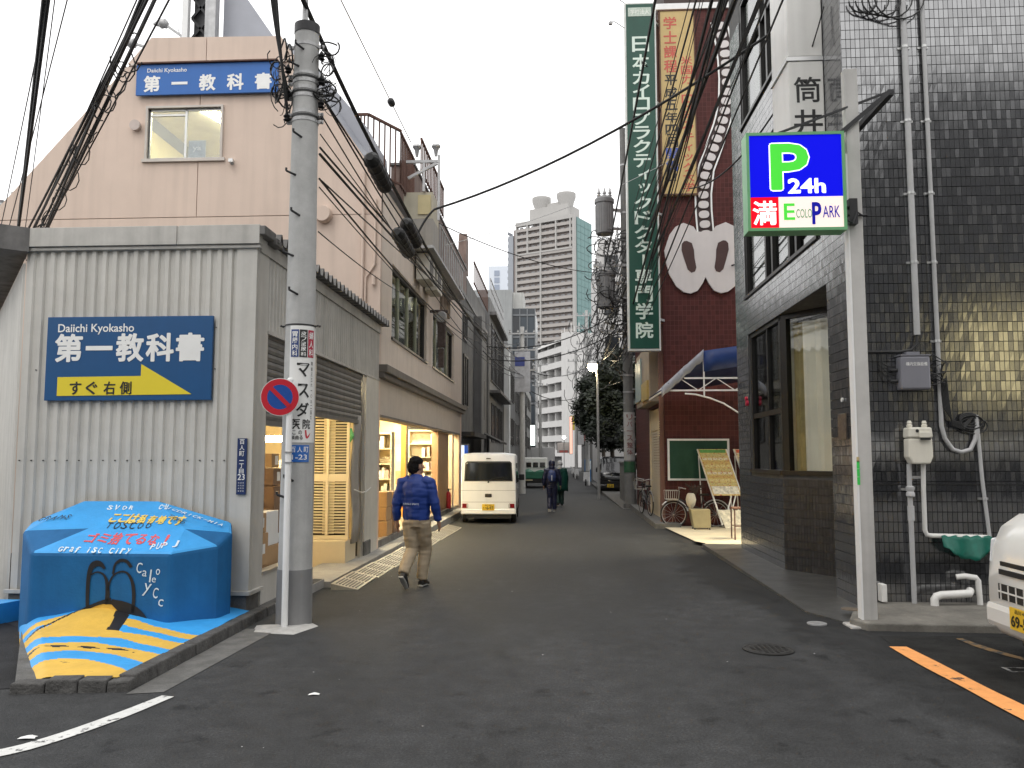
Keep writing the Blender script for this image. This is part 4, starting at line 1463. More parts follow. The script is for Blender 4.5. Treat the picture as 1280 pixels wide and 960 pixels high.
def tile_geo(b, o, u, v, n, w_, h_, d=.005):
    """one glazed tile with sloped edges, its face a hair out of true"""
    e = .002
    t = Vector((rt.uniform(-1, 1), rt.uniform(-1, 1), rt.uniform(-1, 1))) * .0006
    k = [(0, 0), (w_, 0), (w_, h_), (0, h_)]
    q = [(e, e), (w_ - e, e), (w_ - e, h_ - e), (e, h_ - e)]
    back = [o + u * a + v * c for a, c in k]
    fr = [o + u * a + v * c + n * (d + rt.uniform(-.0005, .0005)) for a, c in q]
    b.cm = rt.choice((0, 0, 1, 2))
    b.add(back + fr, [(4, 5, 6, 7), (0, 1, 5, 4), (1, 2, 6, 5), (2, 3, 7, 6), (3, 0, 4, 7)])


def tile_field(name, o, u, v, n, U, V, holes=(), own=None, jt=.0022, mats=None):
    b = B()
    nu, nv = int(U / TW), int(V / TH)
    count = 0
    for j in range(nv):
        for i in range(nu):
            a, c = i * TW, j * TH
            if any(h[0] - .01 < a + TW / 2 < h[1] + .01 and h[2] - .01 < c + TH / 2 < h[3] + .01 for h in holes):
                continue
            p = o + u * a + v * c
            if own and own(i, j):
                q = B(); tile_geo(q, p, u, v, n, TW - jt, TH - jt - .0016)
                q.obj('tile', tile_m[q.mi[0]], tb, fix=False)
                for k in range(1):
                    count += 1
                continue
            tile_geo(b, p, u, v, n, TW - jt, TH - jt - .0016)
    f = b.obj(name, mats or tile_m, tb, fix=False)
    f['kind'] = 'stuff'
    return count


# structure behind the tiles
b = B()
b.box(XW + .012, 9.5, YW + .012, 10.30, -.5, 3.80)
b.box(XW + .012, 9.5, YW + .012, 15.6, 3.80, 4.43)
b.box(XW + .012, 9.5, YW + .012, 15.6, 6.65, 7.52)
b.box(XW + .012, 9.5, YW + .012, 15.6, 9.9, 11.0)
b.box(XW + .012, 9.5, YW + .012, 10.55, 4.43, 6.65); b.box(XW + .012, 9.5, YW + .012, 10.55, 7.52, 9.9)
b.box(XW + .012, 9.5, 14.75, 15.6, 4.43, 6.65); b.box(XW + .012, 9.5, 14.75, 15.6, 7.52, 9.9)
b.box(XW + .012, 9.5, 14.62, 15.6, -.5, 3.80)
b.box(XW + .012, 9.5, 12.60, 14.62, -.5, 1.40)
b.obj('wall_core', grout, tb)
C0, C1 = Vector((XW, 12.60, 0)), Vector((4.45, 10.86, 0))
cd_ = (C1 - C0).normalized()
cn = Vector((cd_.y, -cd_.x, 0))
if cn.y > 0: cn = -cn
CL = (C1 - C0).length
b = B()
b.prism([(C0 - cn * .012)[:2], (C1 - cn * .012)[:2], (C1 - cn * .3)[:2], (C0 - cn * .3)[:2]], 'z', -.5, 1.40)
b.obj('recess_core', grout, tb)
b = B(); b.prism([(XW + .02, 10.3), (XW + .02, 12.6), (4.45, 10.86), (4.45, 10.3)], 'z', 3.803, 3.9)
b.obj('soffit', M('soffit_dark', (0.055, 0.055, 0.055), 0.7, var=0.1), tb)
X_, Y_, Z_ = Vector((1, 0, 0)), Vector((0, 1, 0)), Vector((0, 0, 1))
# camera-side wall: the lowest and nearest 300 tiles are pieces of their own
own = lambda i, j: 2 <= i < 22 and 6 <= j < 21
n_own = tile_field('tile_field', Vector((XW, YW, .05)), X_, Z_, -Y_, 3.0, 8.6, own=own)
b = B(); b.box(XW + 3.0, 9.5, YW, YW + .012, -.1, 11)
b.obj('far_tiling', tilemat('tile_far', (0.07, 0.073, 0.08), (0.03, 0.03, 0.03), TW, TH, 'x', 0.2), tb)
# street-side wall
holes = [(12.60 - YW, 14.62 - YW, 1.40, 3.80), (10.30 - YW, 12.60 - YW, -1, 3.80), (10.55 - YW, 14.75 - YW, 4.43, 6.65), (10.55 - YW, 14.75 - YW, 7.52, 9.9)]
tile_field('tile_field', Vector((XW, YW + .01, 0)), Y_, Z_, -X_, 6.05, 9.6, holes=holes)
tile_field('tile_field', C0 + Vector((0, 0, 0)), cd_, Z_, cn, CL, 1.40, mats=[M('tile_matt_%d' % k, (c, c, c * 1.06), .3, var=.14, scale=5) for k, c in enumerate((.034, .028, .042))])
b = B(); b.box(XW - .004, 9.5, YW + .004, YW + .02, 4.62, 4.64); b.box(XW - .004, 9.5, YW - .0085, YW + .02, 1.345, 1.36)
b.obj('expansion_joint', black, tb)
# windows
fb = M('window_black', (0.018, 0.017, 0.016), 0.35, metal=0.3, var=0.1)
curt = M('grey_curtain', (0.40, 0.39, 0.33), 0.85, var=0.08, streak=0.15)
b = B()
b.box(XW - .03, XW + .14, 12.60, 14.62, 1.40, 1.46); b.box(XW + .03, XW + .13, 12.62, 14.60, 3.72, 3.79)
b.box(XW + .03, XW + .13, 14.5, 14.6, 1.46, 3.72); b.box(XW + .03, XW + .13, 12.60, 12.72, 1.46, 3.79)
b.box(XW + .04, XW + .12, 13.45, 13.53, 1.46, 3.72); b.box(XW + .04, XW + .12, 12.72, 14.5, 2.32, 2.40)
win = b.obj('window', fb, tb)
for (y0, y1, z0, z1) in ((12.72, 13.45, 1.46, 2.32), (13.53, 14.5, 1.46, 2.32), (12.72, 13.45, 2.40, 3.72), (13.53, 14.5, 2.40, 3.72)):
    b = B(); b.box(XW + .078, XW + .084, y0, y1, z0, z1); b.obj('pane', pane, win)
b = B(); b.grid([[(XW + .30 + .03 * math.sin(k * 1.3), 12.7 + k * .06, z) for k in range(31)] for z in (1.45, 3.75)])
b.obj('curtain', curt, win, smooth=True, fix=False)
b = B(); b.box(XW + .5, XW + .55, 12.6, 14.6, 1.4, 3.8); b.obj('room_back', M('room_dim', (0.2, 0.19, 0.16), 0.9), tb)
Mr = Matrix((cd_, cn, Vector((0, 0, 1)))).transposed()
at = lambda s_, off, z: C0 + cd_ * s_ + cn * off + Vector((0, 0, z))


def rbox(b, s0, s1, o0, o1, z0, z1):
    b.hexa([at(s0, o0, z0), at(s1, o0, z0), at(s1, o1, z0), at(s0, o1, z0), at(s0, o0, z1), at(s1, o0, z1), at(s1, o1, z1), at(s0, o1, z1)])


b = B()
rbox(b, -.03, CL, -.10, .03, 1.40, 1.46); rbox(b, 0, CL, -.12, -.03, 3.72, 3.80); rbox(b, .0, .12, -.12, -.02, 1.46, 3.72); rbox(b, .5, .53, -.1, -.07, 1.46, 3.72) if 0 else None
win = b.obj('window', fb, tb)
b = B(); rbox(b, .12, CL, -.075, -.069, 1.46, 3.72); b.obj('pane', glass('clear_pane', (0.95, 0.95, 0.93), 0.03, 0.02, 0.45), win)
b = B(); b.grid([[at(.32 + k * .05, -.15 + .028 * math.sin(k * 1.2) + .01 * math.sin(k * 3.1), z) for k in range(36)] for z in (1.44, 3.66)])
b.obj('curtain', M('white_curtain', (0.80, 0.78, 0.68), 0.85, var=0.06, streak=0.12), win, smooth=True, fix=False)
b = B(); b.grid([[at(.13 + k * .03, -.17 + .02 * math.sin(k * 2), z) for k in range(7)] for z in (1.44, 3.66)])
b.obj('curtain', M('ochre_curtain', (0.36, 0.30, 0.13), 0.8, var=0.2, scale=6), win, smooth=True, fix=False)
b = B(); rbox(b, 0, CL, -.6, -.55, 1.4, 3.8); b.obj('room_back', M('room_dim', (0.2, 0.19, 0.16), 0.9), tb)
for (z0, z1, zm) in ((4.43, 6.65, 5.9), (7.52, 9.9, 8.8)):
    b = B()
    b.box(XW - .035, XW + .12, 10.55, 14.75, z0, z0 + .05); b.box(XW + .02, XW + .12, 10.55, 14.75, z1 - .06, z1)
    for y in (10.55, 11.6, 11.95, 12.9, 13.3, 14.66):
        b.box(XW + .02, XW + .13, y, y + .09, z0 + .05, z1 - .06)
    b.box(XW + .03, XW + .11, 10.64, 14.66, zm, zm + .06)
    win = b.obj('window', fb, tb)
    for i, (y0, y1) in enumerate(((10.64, 11.6), (11.69, 11.95), (12.04, 12.9), (12.99, 13.3), (13.39, 14.66))):
        b = B(); b.box(XW + .07, XW + .076, y0, y1, z0 + .05, z1 - .06); b.obj('pane', pane, win)
        if i in (0, 2, 4):
            b = B(); b.grid([[(XW + .25 + .02 * math.sin(k * 1.5), y0 + (y1 - y0) * k / 12, z) for k in range(13)] for z in (z0 + .05, z1 - .1)])
            b.obj('curtain', M('olive_curtain', (0.42, 0.42, 0.28), 0.8, var=0.1), win, smooth=True, fix=False)
    b = B(); b.box(XW + .6, XW + .65, 10.5, 14.8, z0, z1); b.obj('room_back', M('room_dim', (0.2, 0.19, 0.16), 0.9), tb)
# small things on the street column
b = B(); b.box(XW - .03, XW - .009, 9.72, 9.98, 1.86, 2.16); b.obj('name_plaque', M('bronze_plaque', (0.12, 0.095, 0.075), 0.5, metal=0.4, var=0.35, scale=18), tb, bevel=.004)
b = B(); b.cyl((XW - .012, 9.83, 2.32), (XW - .03, 9.83, 2.32), .025, n=12); b.obj('round_button', white_paint, tb)
b = B(); b.cyl((XW - .05, 14.70, 2.6), (XW - .01, 14.70, 2.6), .05, n=12); b.cyl((XW - .06, 14.70, 2.68), (XW - .02, 14.70, 2.68), .035, n=10); b.obj('wall_lamp', M('red_lamp', (0.5, 0.02, 0.06), 0.3), tb)
b = B()
b.prism([(2.70, 16.2), (2.62, 9.2), (2.86, 8.62), (XW + .6, 8.9), (5.2, 10.86), (5.0, 16.2)], 'z', -.2, .012)
tagit(b.obj('apron', M('apron_tiles', (0.07, 0.07, 0.068), 0.35, var=0.25, scale=3, bump=0.15, bscale=60)), kind='structure')
b = B(); b.prism([(2.84, 8.52), (2.92, 8.28), (9, 8.05), (9, 9.55), (3.34, 9.49), (3.0, 8.9)], 'z', -.1, .075)
tagit(b.obj('wall_pad', M('pad_concrete', (0.16, 0.15, 0.13), 0.9, var=0.35, scale=3, bump=0.4, bscale=40, speck=0.2), bevel=.015), kind='structure')
b = B(); b.lathe((3.02, 9.0, .075), [(.0, 0), (.10, 0), (.10, .006), (.085, .007)], 24); tagit(b.obj('drain_cover', M('rust_iron', (0.11, 0.085, 0.06), 0.8, var=0.3)), 'round rusty drain cover on the concrete pad behind the parking post', 'drain cover')
# white projecting name box
t = thing('vertical_signboard', 'tall white vertical signboard with two black characters on the tiled building', 'sign', (3.0, 10.5, 4.7))
b = B(); b.box(2.86, XW - .012, 10.12, 10.9, 4.72, 6.57); b.box(2.86, XW - .012, 10.12, 10.9, 6.63, 10.2); b.obj('case', M('sign_white', (0.74, 0.73, 0.70), 0.45, var=0.04, streak=0.1), t, bevel=.012)
b = B(); b.box(2.84, XW - .012, 10.11, 10.91, 6.575, 6.625); b.obj('joint_strip', alu, t)
b = B()
put(b, '筒', (3.085, 10.12, 6.20), X_, Z_, .33, .33, .012); put(b, '井', (3.085, 10.12, 5.78), X_, Z_, .35, .33, .012); put(b, '医', (3.085, 10.12, 5.35), X_, Z_, .33, .33, .012) if 0 else None
b.obj('lettering', black_p, t)

# ------------------------------------------------------------------ parking sign and its post
post = thing('sign_post', 'square pale steel post standing at the parking lot corner', 'post', (3.02, 8.5, 0))
b = B(); b.box(2.95, 3.085, 8.44, 8.54, -.05, 5.66); b.obj('shaft', M('post_paint', (0.50, 0.49, 0.47), 0.55, var=0.12, streak=0.25), post, bevel=.006)
b = B(); b.box(2.932, 2.949, 8.43, 8.55, -.05, 4.75); b.obj('side_channel', white_paint, post)
b = B(); b.box(2.80, 3.2, 8.36, 8.62, -.02, .02); b.obj('base_plate', M('pale_mortar', (0.42, 0.41, 0.39), 0.9, var=0.2, scale=12, bump=0.4, bscale=60), post, bevel=.01)
b = B(); b.box(2.93, 3.01, 8.36, 8.44, 4.0, 4.26); b.cyl((2.86, 8.42, 4.1), (3.12, 8.42, 4.1), .012, n=8); b.cyl((2.86, 8.42, 4.18), (3.0, 8.42, 4.18), .02, n=8)
b.tube([(2.9, 8.4, 4.05), (2.95, 8.34, 4.0), (3.0, 8.36, 4.12), (3.05, 8.36, 4.08)], .012, 6); b.obj('clamp', black_iron, post)
for i, z in enumerate((1.42, 1.50, 1.58, 1.645)):
    b = B(); b.box(2.9305, 2.958, 8.427, 8.4295, z - .038, z + .038 if i < 3 else z + .012); b.obj('sticker', M('green_sticker', (0.05, 0.60, 0.10), 0.4, var=0.1) if i < 3 else M('orange_sticker', (0.5, 0.4, 0.2), 0.5, var=0.3, scale=30), post)
for (p, q) in (((2.88, 8.42, 4.96), (3.42, 8.48, 5.42)), ((2.20, 8.40, 4.95), (3.42, 8.48, 5.42))):
    b = B(); b.bar(p, q, .045 if p[0] > 2.5 else .022); b.obj('stay_bar', black_iron, post)
b = B(); b.box(3.40, 3.46, 8.47, 9.5, 5.38, 5.44); b.obj('stay_arm', black_iron, post)

ps = thing('parking_sign', 'lit blue parking sign box with a big green P on the steel post', 'sign', (2.4, 8.42, 3.92))
gframe = M('sign_frame_green', (0.16, 0.42, 0.20), 0.4, var=0.08, streak=0.1)
PX0, PX1, PZ0, PZ1, PF = 1.905, 2.885, 3.925, 4.945, 8.32
b = B()
b.box(PX0, PX1, PF + .012, 8.52, PZ0, PZ1)
for (x0, x1, z0, z1) in ((PX0, PX1, PZ1 - .03, PZ1), (PX0, PX1, PZ0, PZ0 + .03), (PX0, PX0 + .03, PZ0 + .03, PZ1 - .03), (PX1 - .03, PX1, PZ0 + .03, PZ1 - .03)):
    b.box(x0, x1, PF - .01, PF + .012, z0, z1)
b.obj('case', gframe, ps)
lit = lambda n, c, s_: M(n, c, 0.5, var=0, spec=0.08, emit=c, estr=s_)
lb = lit('lit_blue', (0.002, 0.003, 0.50), 0.85)
b = B(); b.box(PX0 + .03, PX1 - .03, PF, PF + .012, 4.275, PZ1 - .03); b.obj('blue_panel', lb, ps)
b = B(); b.box(PX0 + .03, 2.215, PF, PF + .012, PZ0 + .03, 4.273); b.obj('red_panel', lit('lit_red', (0.60, 0.002, 0.012), 0.9), ps)
b = B(); b.box(2.217, PX1 - .03, PF, PF + .012, PZ0 + .03, 4.273); b.obj('white_panel', lit('lit_white', (0.80, 0.66, 0.60), 0.62), ps)
lw_ = lit('lit_lettering', (0.85, 0.87, 0.9), 0.8)
b = B(); put(b, 'P', (2.335, PF, 4.585), X_, Z_, .36, .46, .062); put(b, '24h', (2.50, PF, 4.385), X_, Z_, .37, .15, .035)
b.obj('lettering', lw_, ps)
b = B(); put(b, 'P', (2.335, PF - .003, 4.585), X_, Z_, .36, .46, .034); b.obj('green_letter', lit('lit_green', (0.055, 0.50, 0.04), 0.75), ps)
b = B(); put(b, '24h', (2.50, PF - .003, 4.385), X_, Z_, .35, .135, .03); b.obj('white_lettering', lw_, ps)
b = B(); put(b, '満', (2.075, PF, 4.11), X_, Z_, .235, .245, .019); b.obj('white_character', lit('lit_pink_white', (1.0, 0.82, 0.80), 1.2), ps)
b = B(); put(b, 'E', (2.32, PF, 4.12), X_, Z_, .11, .17, .012)
b.obj('green_letter', lit('lit_green', (0.055, 0.50, 0.04), 0.75), ps)
b = B(); put(b, 'COLO', (2.465, PF, 4.10), X_, Z_, .155, .09, .0); b.obj('thin_lettering', lit('lit_blue_green', (0.06, 0.30, 0.14), 0.35), ps)
b = B(); put(b, 'P', (2.59, PF, 4.10), X_, Z_, .085, .22, .03); put(b, 'ARK', (2.735, PF, 4.115), X_, Z_, .17, .12, .006); b.obj('blue_lettering', lit('lit_navy', (0.008, 0.008, 0.28), 0.5), ps)

# ------------------------------------------------------------------ pipes, meter and boxes on the tiled side wall
YP = YW - .05
pv = M('pvc_grey', (0.45, 0.45, 0.45), 0.5, var=0.1, streak=0.15)
pvw = M('pvc_white', (0.72, 0.71, 0.68), 0.45, var=0.06, streak=0.1)


def pipe(name, pts, r, mat, label, cat, clips=()):
    t = thing(name, label, cat, pts[-1])
    b = B(); b.tube(pts, r, 12); b.obj('tube', mat, t, smooth=True)
    for p in clips:
        b = B(); b.box(p[0] - r - .035, p[0] + r + .035, YW - .02, YW - .008, p[1] - .012, p[1] + .012)
        b.cyl((p[0], YP, p[1] - .014), (p[0], YP, p[1] + .014), r + .006, n=12); b.obj('clip', alu, t)
    return t


pipe('conduit', [(4.0, YP, 9.5), (4.0, YP, 3.02)], .034, pv, 'thicker grey conduit running down the tiled side wall to a cable', 'conduit', [(4.0, z) for z in (6.38, 5.50, 4.65, 3.85, 8.2)])
pipe('conduit', [(4.215, YP, 9.5), (4.22, YP, 2.0), (4.25, YP, 1.86), (4.33, YP, 1.74), (4.42, YP, 1.71), (4.52, YP, 1.74), (4.575, YP, 1.85), (4.60, YP, 2.0)], .024, pv, 'thinner grey conduit beside it, looping into a coil low on the wall', 'conduit', [(4.217, z) for z in (6.38, 5.50, 4.65, 3.85, 2.95)])
pipe('conduit', [(4.60, YP, 2.12), (4.63, YP, 1.4), (4.68, YP, .76)], .02, pv, 'thin grey pipe from the cable coil down to the green net', 'conduit', [(4.645, 1.2)])
b = B(); b.tube([(4.0, YP, 3.05), (3.99, YP - .01, 2.92), (3.93, YP - .01, 2.85), (3.80, YP, 2.83), (3.5, YP, 2.83), (3.33, YP, 2.84)], .016, 8)
tagit(b.obj('cable', black, smooth=True), 'black cable bending out of the thick conduit towards the wall corner', 'cable')
t = thing('cable_coil', 'loose coil of black cable hung low on the tiled side wall', 'cable', (4.45, YP, 2.0))
for i in range(5):
    r_ = .10 + i * .012
    b = B(); b.tube([(4.52 + i * .01 + r_ * 1.0 * math.cos(k * .3), YP - .01 * (i % 3), 2.08 - .02 * i + r_ * .6 * math.sin(k * .3)) for k in range(-8, 14)], .008, 6); b.obj('loop', black, t, smooth=True)
for i in range(6):
    b = B(); b.tube([(4.22 + .014 * i, YP - .012, 2.45 + .02 * i), (4.24 + .012 * i, YP - .03, 2.20 + .01 * i), (4.33, YP - .02, 2.06 - .012 * i), (4.45, YP - .02, 2.02 - .012 * i), (4.56, YP - .01, 2.10)], .007, 6); b.obj('loop', black, t, smooth=True)
jb = thing('junction_box', 'grey sheet metal junction box with white lettering on the tiled wall', 'junction box', (3.92, 9.4, 2.6))
b = B(); b.box(3.76, 4.08, 9.33, 9.485, 2.40, 2.77); b.obj('case', M('box_grey', (0.22, 0.22, 0.25), 0.45, metal=0.2, var=0.06, streak=0.08), jb, bevel=.02)
b = B(); b.box(3.755, 4.085, 9.325, 9.485, 2.772, 2.785); b.box(3.84, 3.98, 9.36, 9.48, 2.786, 2.82); b.obj('lid', M('box_grey', (0.22, 0.22, 0.25), 0.45), jb)
b = B(); put(b, '構内交換設備', (3.93, 9.33, 2.68), X_, Z_, .23, .042, .005); b.obj('lettering', white_p, jb)
b = B()
for (p, q) in (((3.76, 9.42, 2.5), (3.70, 9.45, 2.5)), ((3.76, 9.42, 2.62), (3.70, 9.45, 2.62)), ((4.08, 9.42, 2.66), (4.14, 9.42, 2.7))):
    b.cyl(p, q, .02, n=10)
b.obj('gland', black_iron, jb)
b = B()
for i in range(9):
    z = 2.45 + i * .035
    b.tube([(4.06, 9.42, z), (4.13, 9.38, z + .06 * math.sin(i)), (4.22 + .02 * (i % 3), 9.38, z + .03 * math.cos(i * 2)), (4.23, 9.42, z - .10), (4.23, 9.44, 2.3)], .007, 5)
for i in range(3):
    b.tube([(3.74, 9.42, 2.46 + i * .1), (3.66, 9.42, 2.5 + i * .08), (3.60, 9.44, 2.6 + i * .05), (3.60, 9.46, 2.86)], .007, 5)
b.obj('wiring', black, jb, smooth=True)['kind'] = 'stuff'
gm = thing('gas_meter', 'cream gas meter on two pipes on the tiled side wall', 'gas meter', (3.92, 9.38, 1.6))
gmm = M('meter_cream', (0.70, 0.67, 0.58), 0.45, var=0.06, streak=0.1)
b = B(); b.prism([(3.795, 1.86), (3.79, 1.66), (3.83, 1.58), (4.02, 1.58), (4.055, 1.66), (4.05, 1.86)], 'y', 9.29, 9.44); b.prism([(3.79, 1.865), (4.055, 1.865), (4.045, 1.98), (3.80, 1.98)], 'y', 9.28, 9.45)
b.obj('case', gmm, gm, bevel=.018)
b = B(); b.box(3.90, 4.02, 9.26, 9.28, 1.865, 1.93); b.obj('dial_hood', gmm, gm, bevel=.008)
b = B(); b.box(3.905, 4.015, 9.255, 9.26, 1.84, 1.866); b.cyl((3.885, 9.275, 1.94), (3.885, 9.282, 1.94), .018, n=12); b.obj('dial', black_p, gm)
b = B()
for x in (3.84, 4.0):
    b.lathe((x, 9.37, 1.98), [(.022, 0), (.03, .01), (.03, .03), (.02, .035), (.026, .05), (.018, .075)], 12)
b.obj('union_nut', gmm, gm, smooth=True)
pipe('gas_pipe', [(3.825, 9.38, 1.58), (3.828, 9.40, 1.40), (3.835, 9.42, .0)], .027, pv, 'straight grey gas pipe from the meter down to the pad', 'pipe', [(3.83, 1.30)])
b = B(); b.lathe((3.83, 9.39, 1.28), [(.03, -.06), (.045, -.05), (.045, -.02), (.035, 0), (.045, .03), (.045, .05), (.03, .06)], 14); b.lathe((3.835, 9.41, 1.02), [(.03, -.06), (.036, -.055), (.036, .10), (.03, .105)], 14)
tagit(b.obj('pipe_valve', pv, smooth=True), 'ribbed valve fitting on the straight gas pipe below the meter', 'valve')
pipe('gas_pipe', [(3.975, 9.38, 1.58), (3.975, 9.40, 1.3), (3.98, 9.42, .86), (4.0, 9.42, .81), (4.05, 9.42, .80), (4.66, 9.42, .785)], .025, pvw, 'bent white gas pipe turning level towards the green net', 'pipe', [(4.1, .80)])
b = B(); b.box(3.83, 3.98, 9.40, 9.43, 1.42, 1.45); tagit(b.obj('meter_bracket', steel), 'flat steel bracket under the cream gas meter', 'bracket')
b = B()
rows = []
for j in range(7):
    v = j / 6
    rows.append([(4.14 + u / 14 * .54, 9.40 - .05 * math.sin(u * .9) * v - .06 * v, .80 - v * (.05 + .20 * math.sin(PI * min(1, .1 + u / 14 * .75))) + .012 * math.sin(u * 2.1 + j)) for u in range(15)])
b.grid(rows)
tagit(b.obj('green_net', M('green_net', (0.0, 0.11, 0.075), 0.55, var=0.2, scale=12), smooth=True, solid=.004, angle=180), 'dark green net cloth slung from the level pipe', 'net')
pipe('drain_pipe', [(3.99, 9.28, .06), (3.99, 9.28, .14), (4.01, 9.28, .17), (4.06, 9.28, .185), (4.36, 9.28, .205), (4.40, 9.36, .22)], .042, pvw, 'fat white drain pipe lying low on the concrete pad', 'pipe')
pipe('drain_pipe', [(4.28, 9.40, .36), (4.36, 9.38, .375), (4.47, 9.36, .36), (4.49, 9.36, .33), (4.50, 9.36, .05)], .03, pvw, 'thin white drain pipe elbow rising from the pad near the car', 'pipe')
b = B(); b.box(3.47, 3.53, 9.36, 9.48, .09, .28); tagit(b.obj('small_box', pvw, bevel=.008), 'small white box low on the tiled wall behind the steel post', 'box')

# ------------------------------------------------------------------ red brick building
rb = thing('brick_building', 'tall dark red tiled school building with a white spine emblem on its side', 'building', (5.5, 25, 0))
BX, BY = 2.68, 21.5
brick = tilemat('red_brick', (0.068, 0.017, 0.015), (0.115, 0.042, 0.036), .105, .13, 'x', 0.6, 0.0, .004)
brick_y = tilemat('red_brick_side', (0.068, 0.017, 0.015), (0.115, 0.042, 0.036), .105, .13, 'y', 0.6, 0.0, .004)
b = B(); b.box(BX, 10, BY, BY + .2, -.6, 13.62); b.obj('side_wall', brick, rb)
b = B(); b.box(BX + .002, BX + .2, BY + .2, 29.5, 3.05, 13.62); b.box(BX + .002, BX + .2, 25.0, 29.5, -.6, 3.05); b.box(BX + .002, BX + .2, BY + .2, 21.75, -.6, 3.05); b.obj('street_wall', brick_y, rb)
b = B(); b.box(BX - .05, 10.05, BY - .06, 29.5, 13.62, 13.78); b.obj('parapet_cap', white_paint, rb)
b = B(); b.box(BX + .15, 10, 29.3, 29.5, -.6, 13.62); b.obj('back_wall', brick, rb)
b = B(); b.box(BX + .3, 9.8, BY + 1, 29, 13.78, 15.6); b.obj('roof_house', M('roof_house_dark', (0.05, 0.035, 0.03), 0.8), rb)
b = B(); b.box(BX + .02, BX + .12, 21.80, 24.9, 2.42, 3.0); b.obj('shutter_box', cream_paint, rb)
b = B(); b.box(BX - .01, BX + .1, 21.75, 21.85, -.3, 3.05); b.box(BX - .01, BX + .1, 24.9, 25.0, -.3, 3.05)
shf = b.obj('shutter', cream_paint, rb)
me = None
for i in range(33):
    z = -.12 + i * .0765
    if me is None:
        b = B(); b.hexa([(BX + .03, 21.85, z), (BX + .06, 21.85, z), (BX + .06, 24.9, z), (BX + .03, 24.9, z), (BX + .05, 21.85, z + .07), (BX + .06, 21.85, z + .07), (BX + .06, 24.9, z + .07), (BX + .05, 24.9, z + .07)])
        o1 = b.obj('slat', M('shutter_cream', (0.46, 0.40, 0.30), 0.6, var=0.08, streak=0.2), shf); me = o1.data
    else:
        inst('slat', me, shf, (0, 0, i * .0765))
b = B(); b.prism([(2.35, 20.9), (BX + .3, 20.9), (BX + .3, 29.5), (2.45, 29.5)], 'z', -.5, .02); tagit(b.obj('step', concrete_dark, bevel=.01), kind='structure')
b = B(); b.box(BX - .12, BX - .003, 21.56, 21.68, -.2, 13.4); b.obj('downpipe', M('pipe_rust', (0.16, 0.08, 0.06), 0.6), rb)
b = B()
for i in range(7):
    b.box(BX - .16, BX - .12, 21.54, 21.70, 2.2 + i * .06, 2.23 + i * .06)
b.obj('louvre', cream_paint, rb)
t = thing('projecting_lightbox', 'beige projecting signboard box above the cream shutter', 'sign', (2.5, 23.5, 3.2))
b = B(); b.box(2.36, BX - .005, 22.0, 25.6, 3.12, 4.7); b.obj('case', M('box_beige', (0.30, 0.25, 0.19), 0.6, var=0.1, streak=0.2), t, bevel=.02)
b = B(); b.box(2.32, 2.36, 24.0, 25.6, 3.3, 4.5); b.obj('face', M('box_face', (0.28, 0.36, 0.36), 0.4, var=0.1), t)
b = B(); b.box(2.30, 2.36, 22.1, 23.6, 3.2, 3.7); b.obj('lower_face', M('box_ochre', (0.40, 0.30, 0.10), 0.5, var=0.15), t)
# pelvis and spine emblem
em = thing('spine_emblem', 'large white spine and pelvis emblem mounted on the red brick wall', 'emblem', (3.8, 21.4, 6))
wht = M('emblem_white', (0.60, 0.56, 0.55), 0.5, var=0.04, streak=0.05)
ex = lambda zx: 3.79 + (zx - 970) * .00519
ez = lambda zy: 1.65 + (332 - zy / 4) * .02075
half = [(970, 200), (930, 195), (915, 170), (865, 150), (825, 170), (795, 210), (768, 290), (775, 350), (790, 410), (825, 475), (860, 503), (895, 511), (930, 497), (955, 460), (970, 428)]
outl = [(ex(x), ez(y)) for x, y in half]
outl += [(2 * 3.79 - x, z) for x, z in reversed(outl[1:-1])]
b = B()
nL = len(half)
L_ = outl[:nL]
b.prism(L_, 'y', 21.42, 21.495)
b.prism([(2 * 3.79 - x, z) for x, z in reversed(L_)], 'y', 21.42, 21.495)
b.obj('pelvis', wht, em)
hole = [(880, 243), (905, 255), (915, 290), (917, 330), (925, 380), (918, 400), (900, 406), (882, 390), (865, 335), (853, 290), (855, 258), (866, 245)]
for sg in (1, -1):
    pz = [(3.79 + sg * (ex(x) - 3.79), ez(y)) for x, y in hole]
    b = B(); b.prism(pz, 'y', 21.412, 21.42); b.obj('pelvis_hollow', M('hollow_brown', (0.06, 0.028, 0.026), 0.7), em)
path = [(884, 292), (882, 262), (882, 240), (886, 208), (893, 190), (900, 170), (907, 150), (911, 135), (914, 115), (915, 90), (914, 65), (912, 45), (909, 28), (906, 12)]
pw = [(3.79 + (x - 882.5) * .0207, 1.65 + (572 - y) * .02075) for x, y in path]


def along(pts, step):
    out, acc = [], 0
    for i in range(len(pts) - 1):
        a, c = Vector(pts[i]), Vector(pts[i + 1])
        L_ = (c - a).length
        while acc < L_:
            q = a + (c - a) * (acc / L_)
            out.append((q, (c - a).normalized())); acc += step
        acc -= L_
    return out


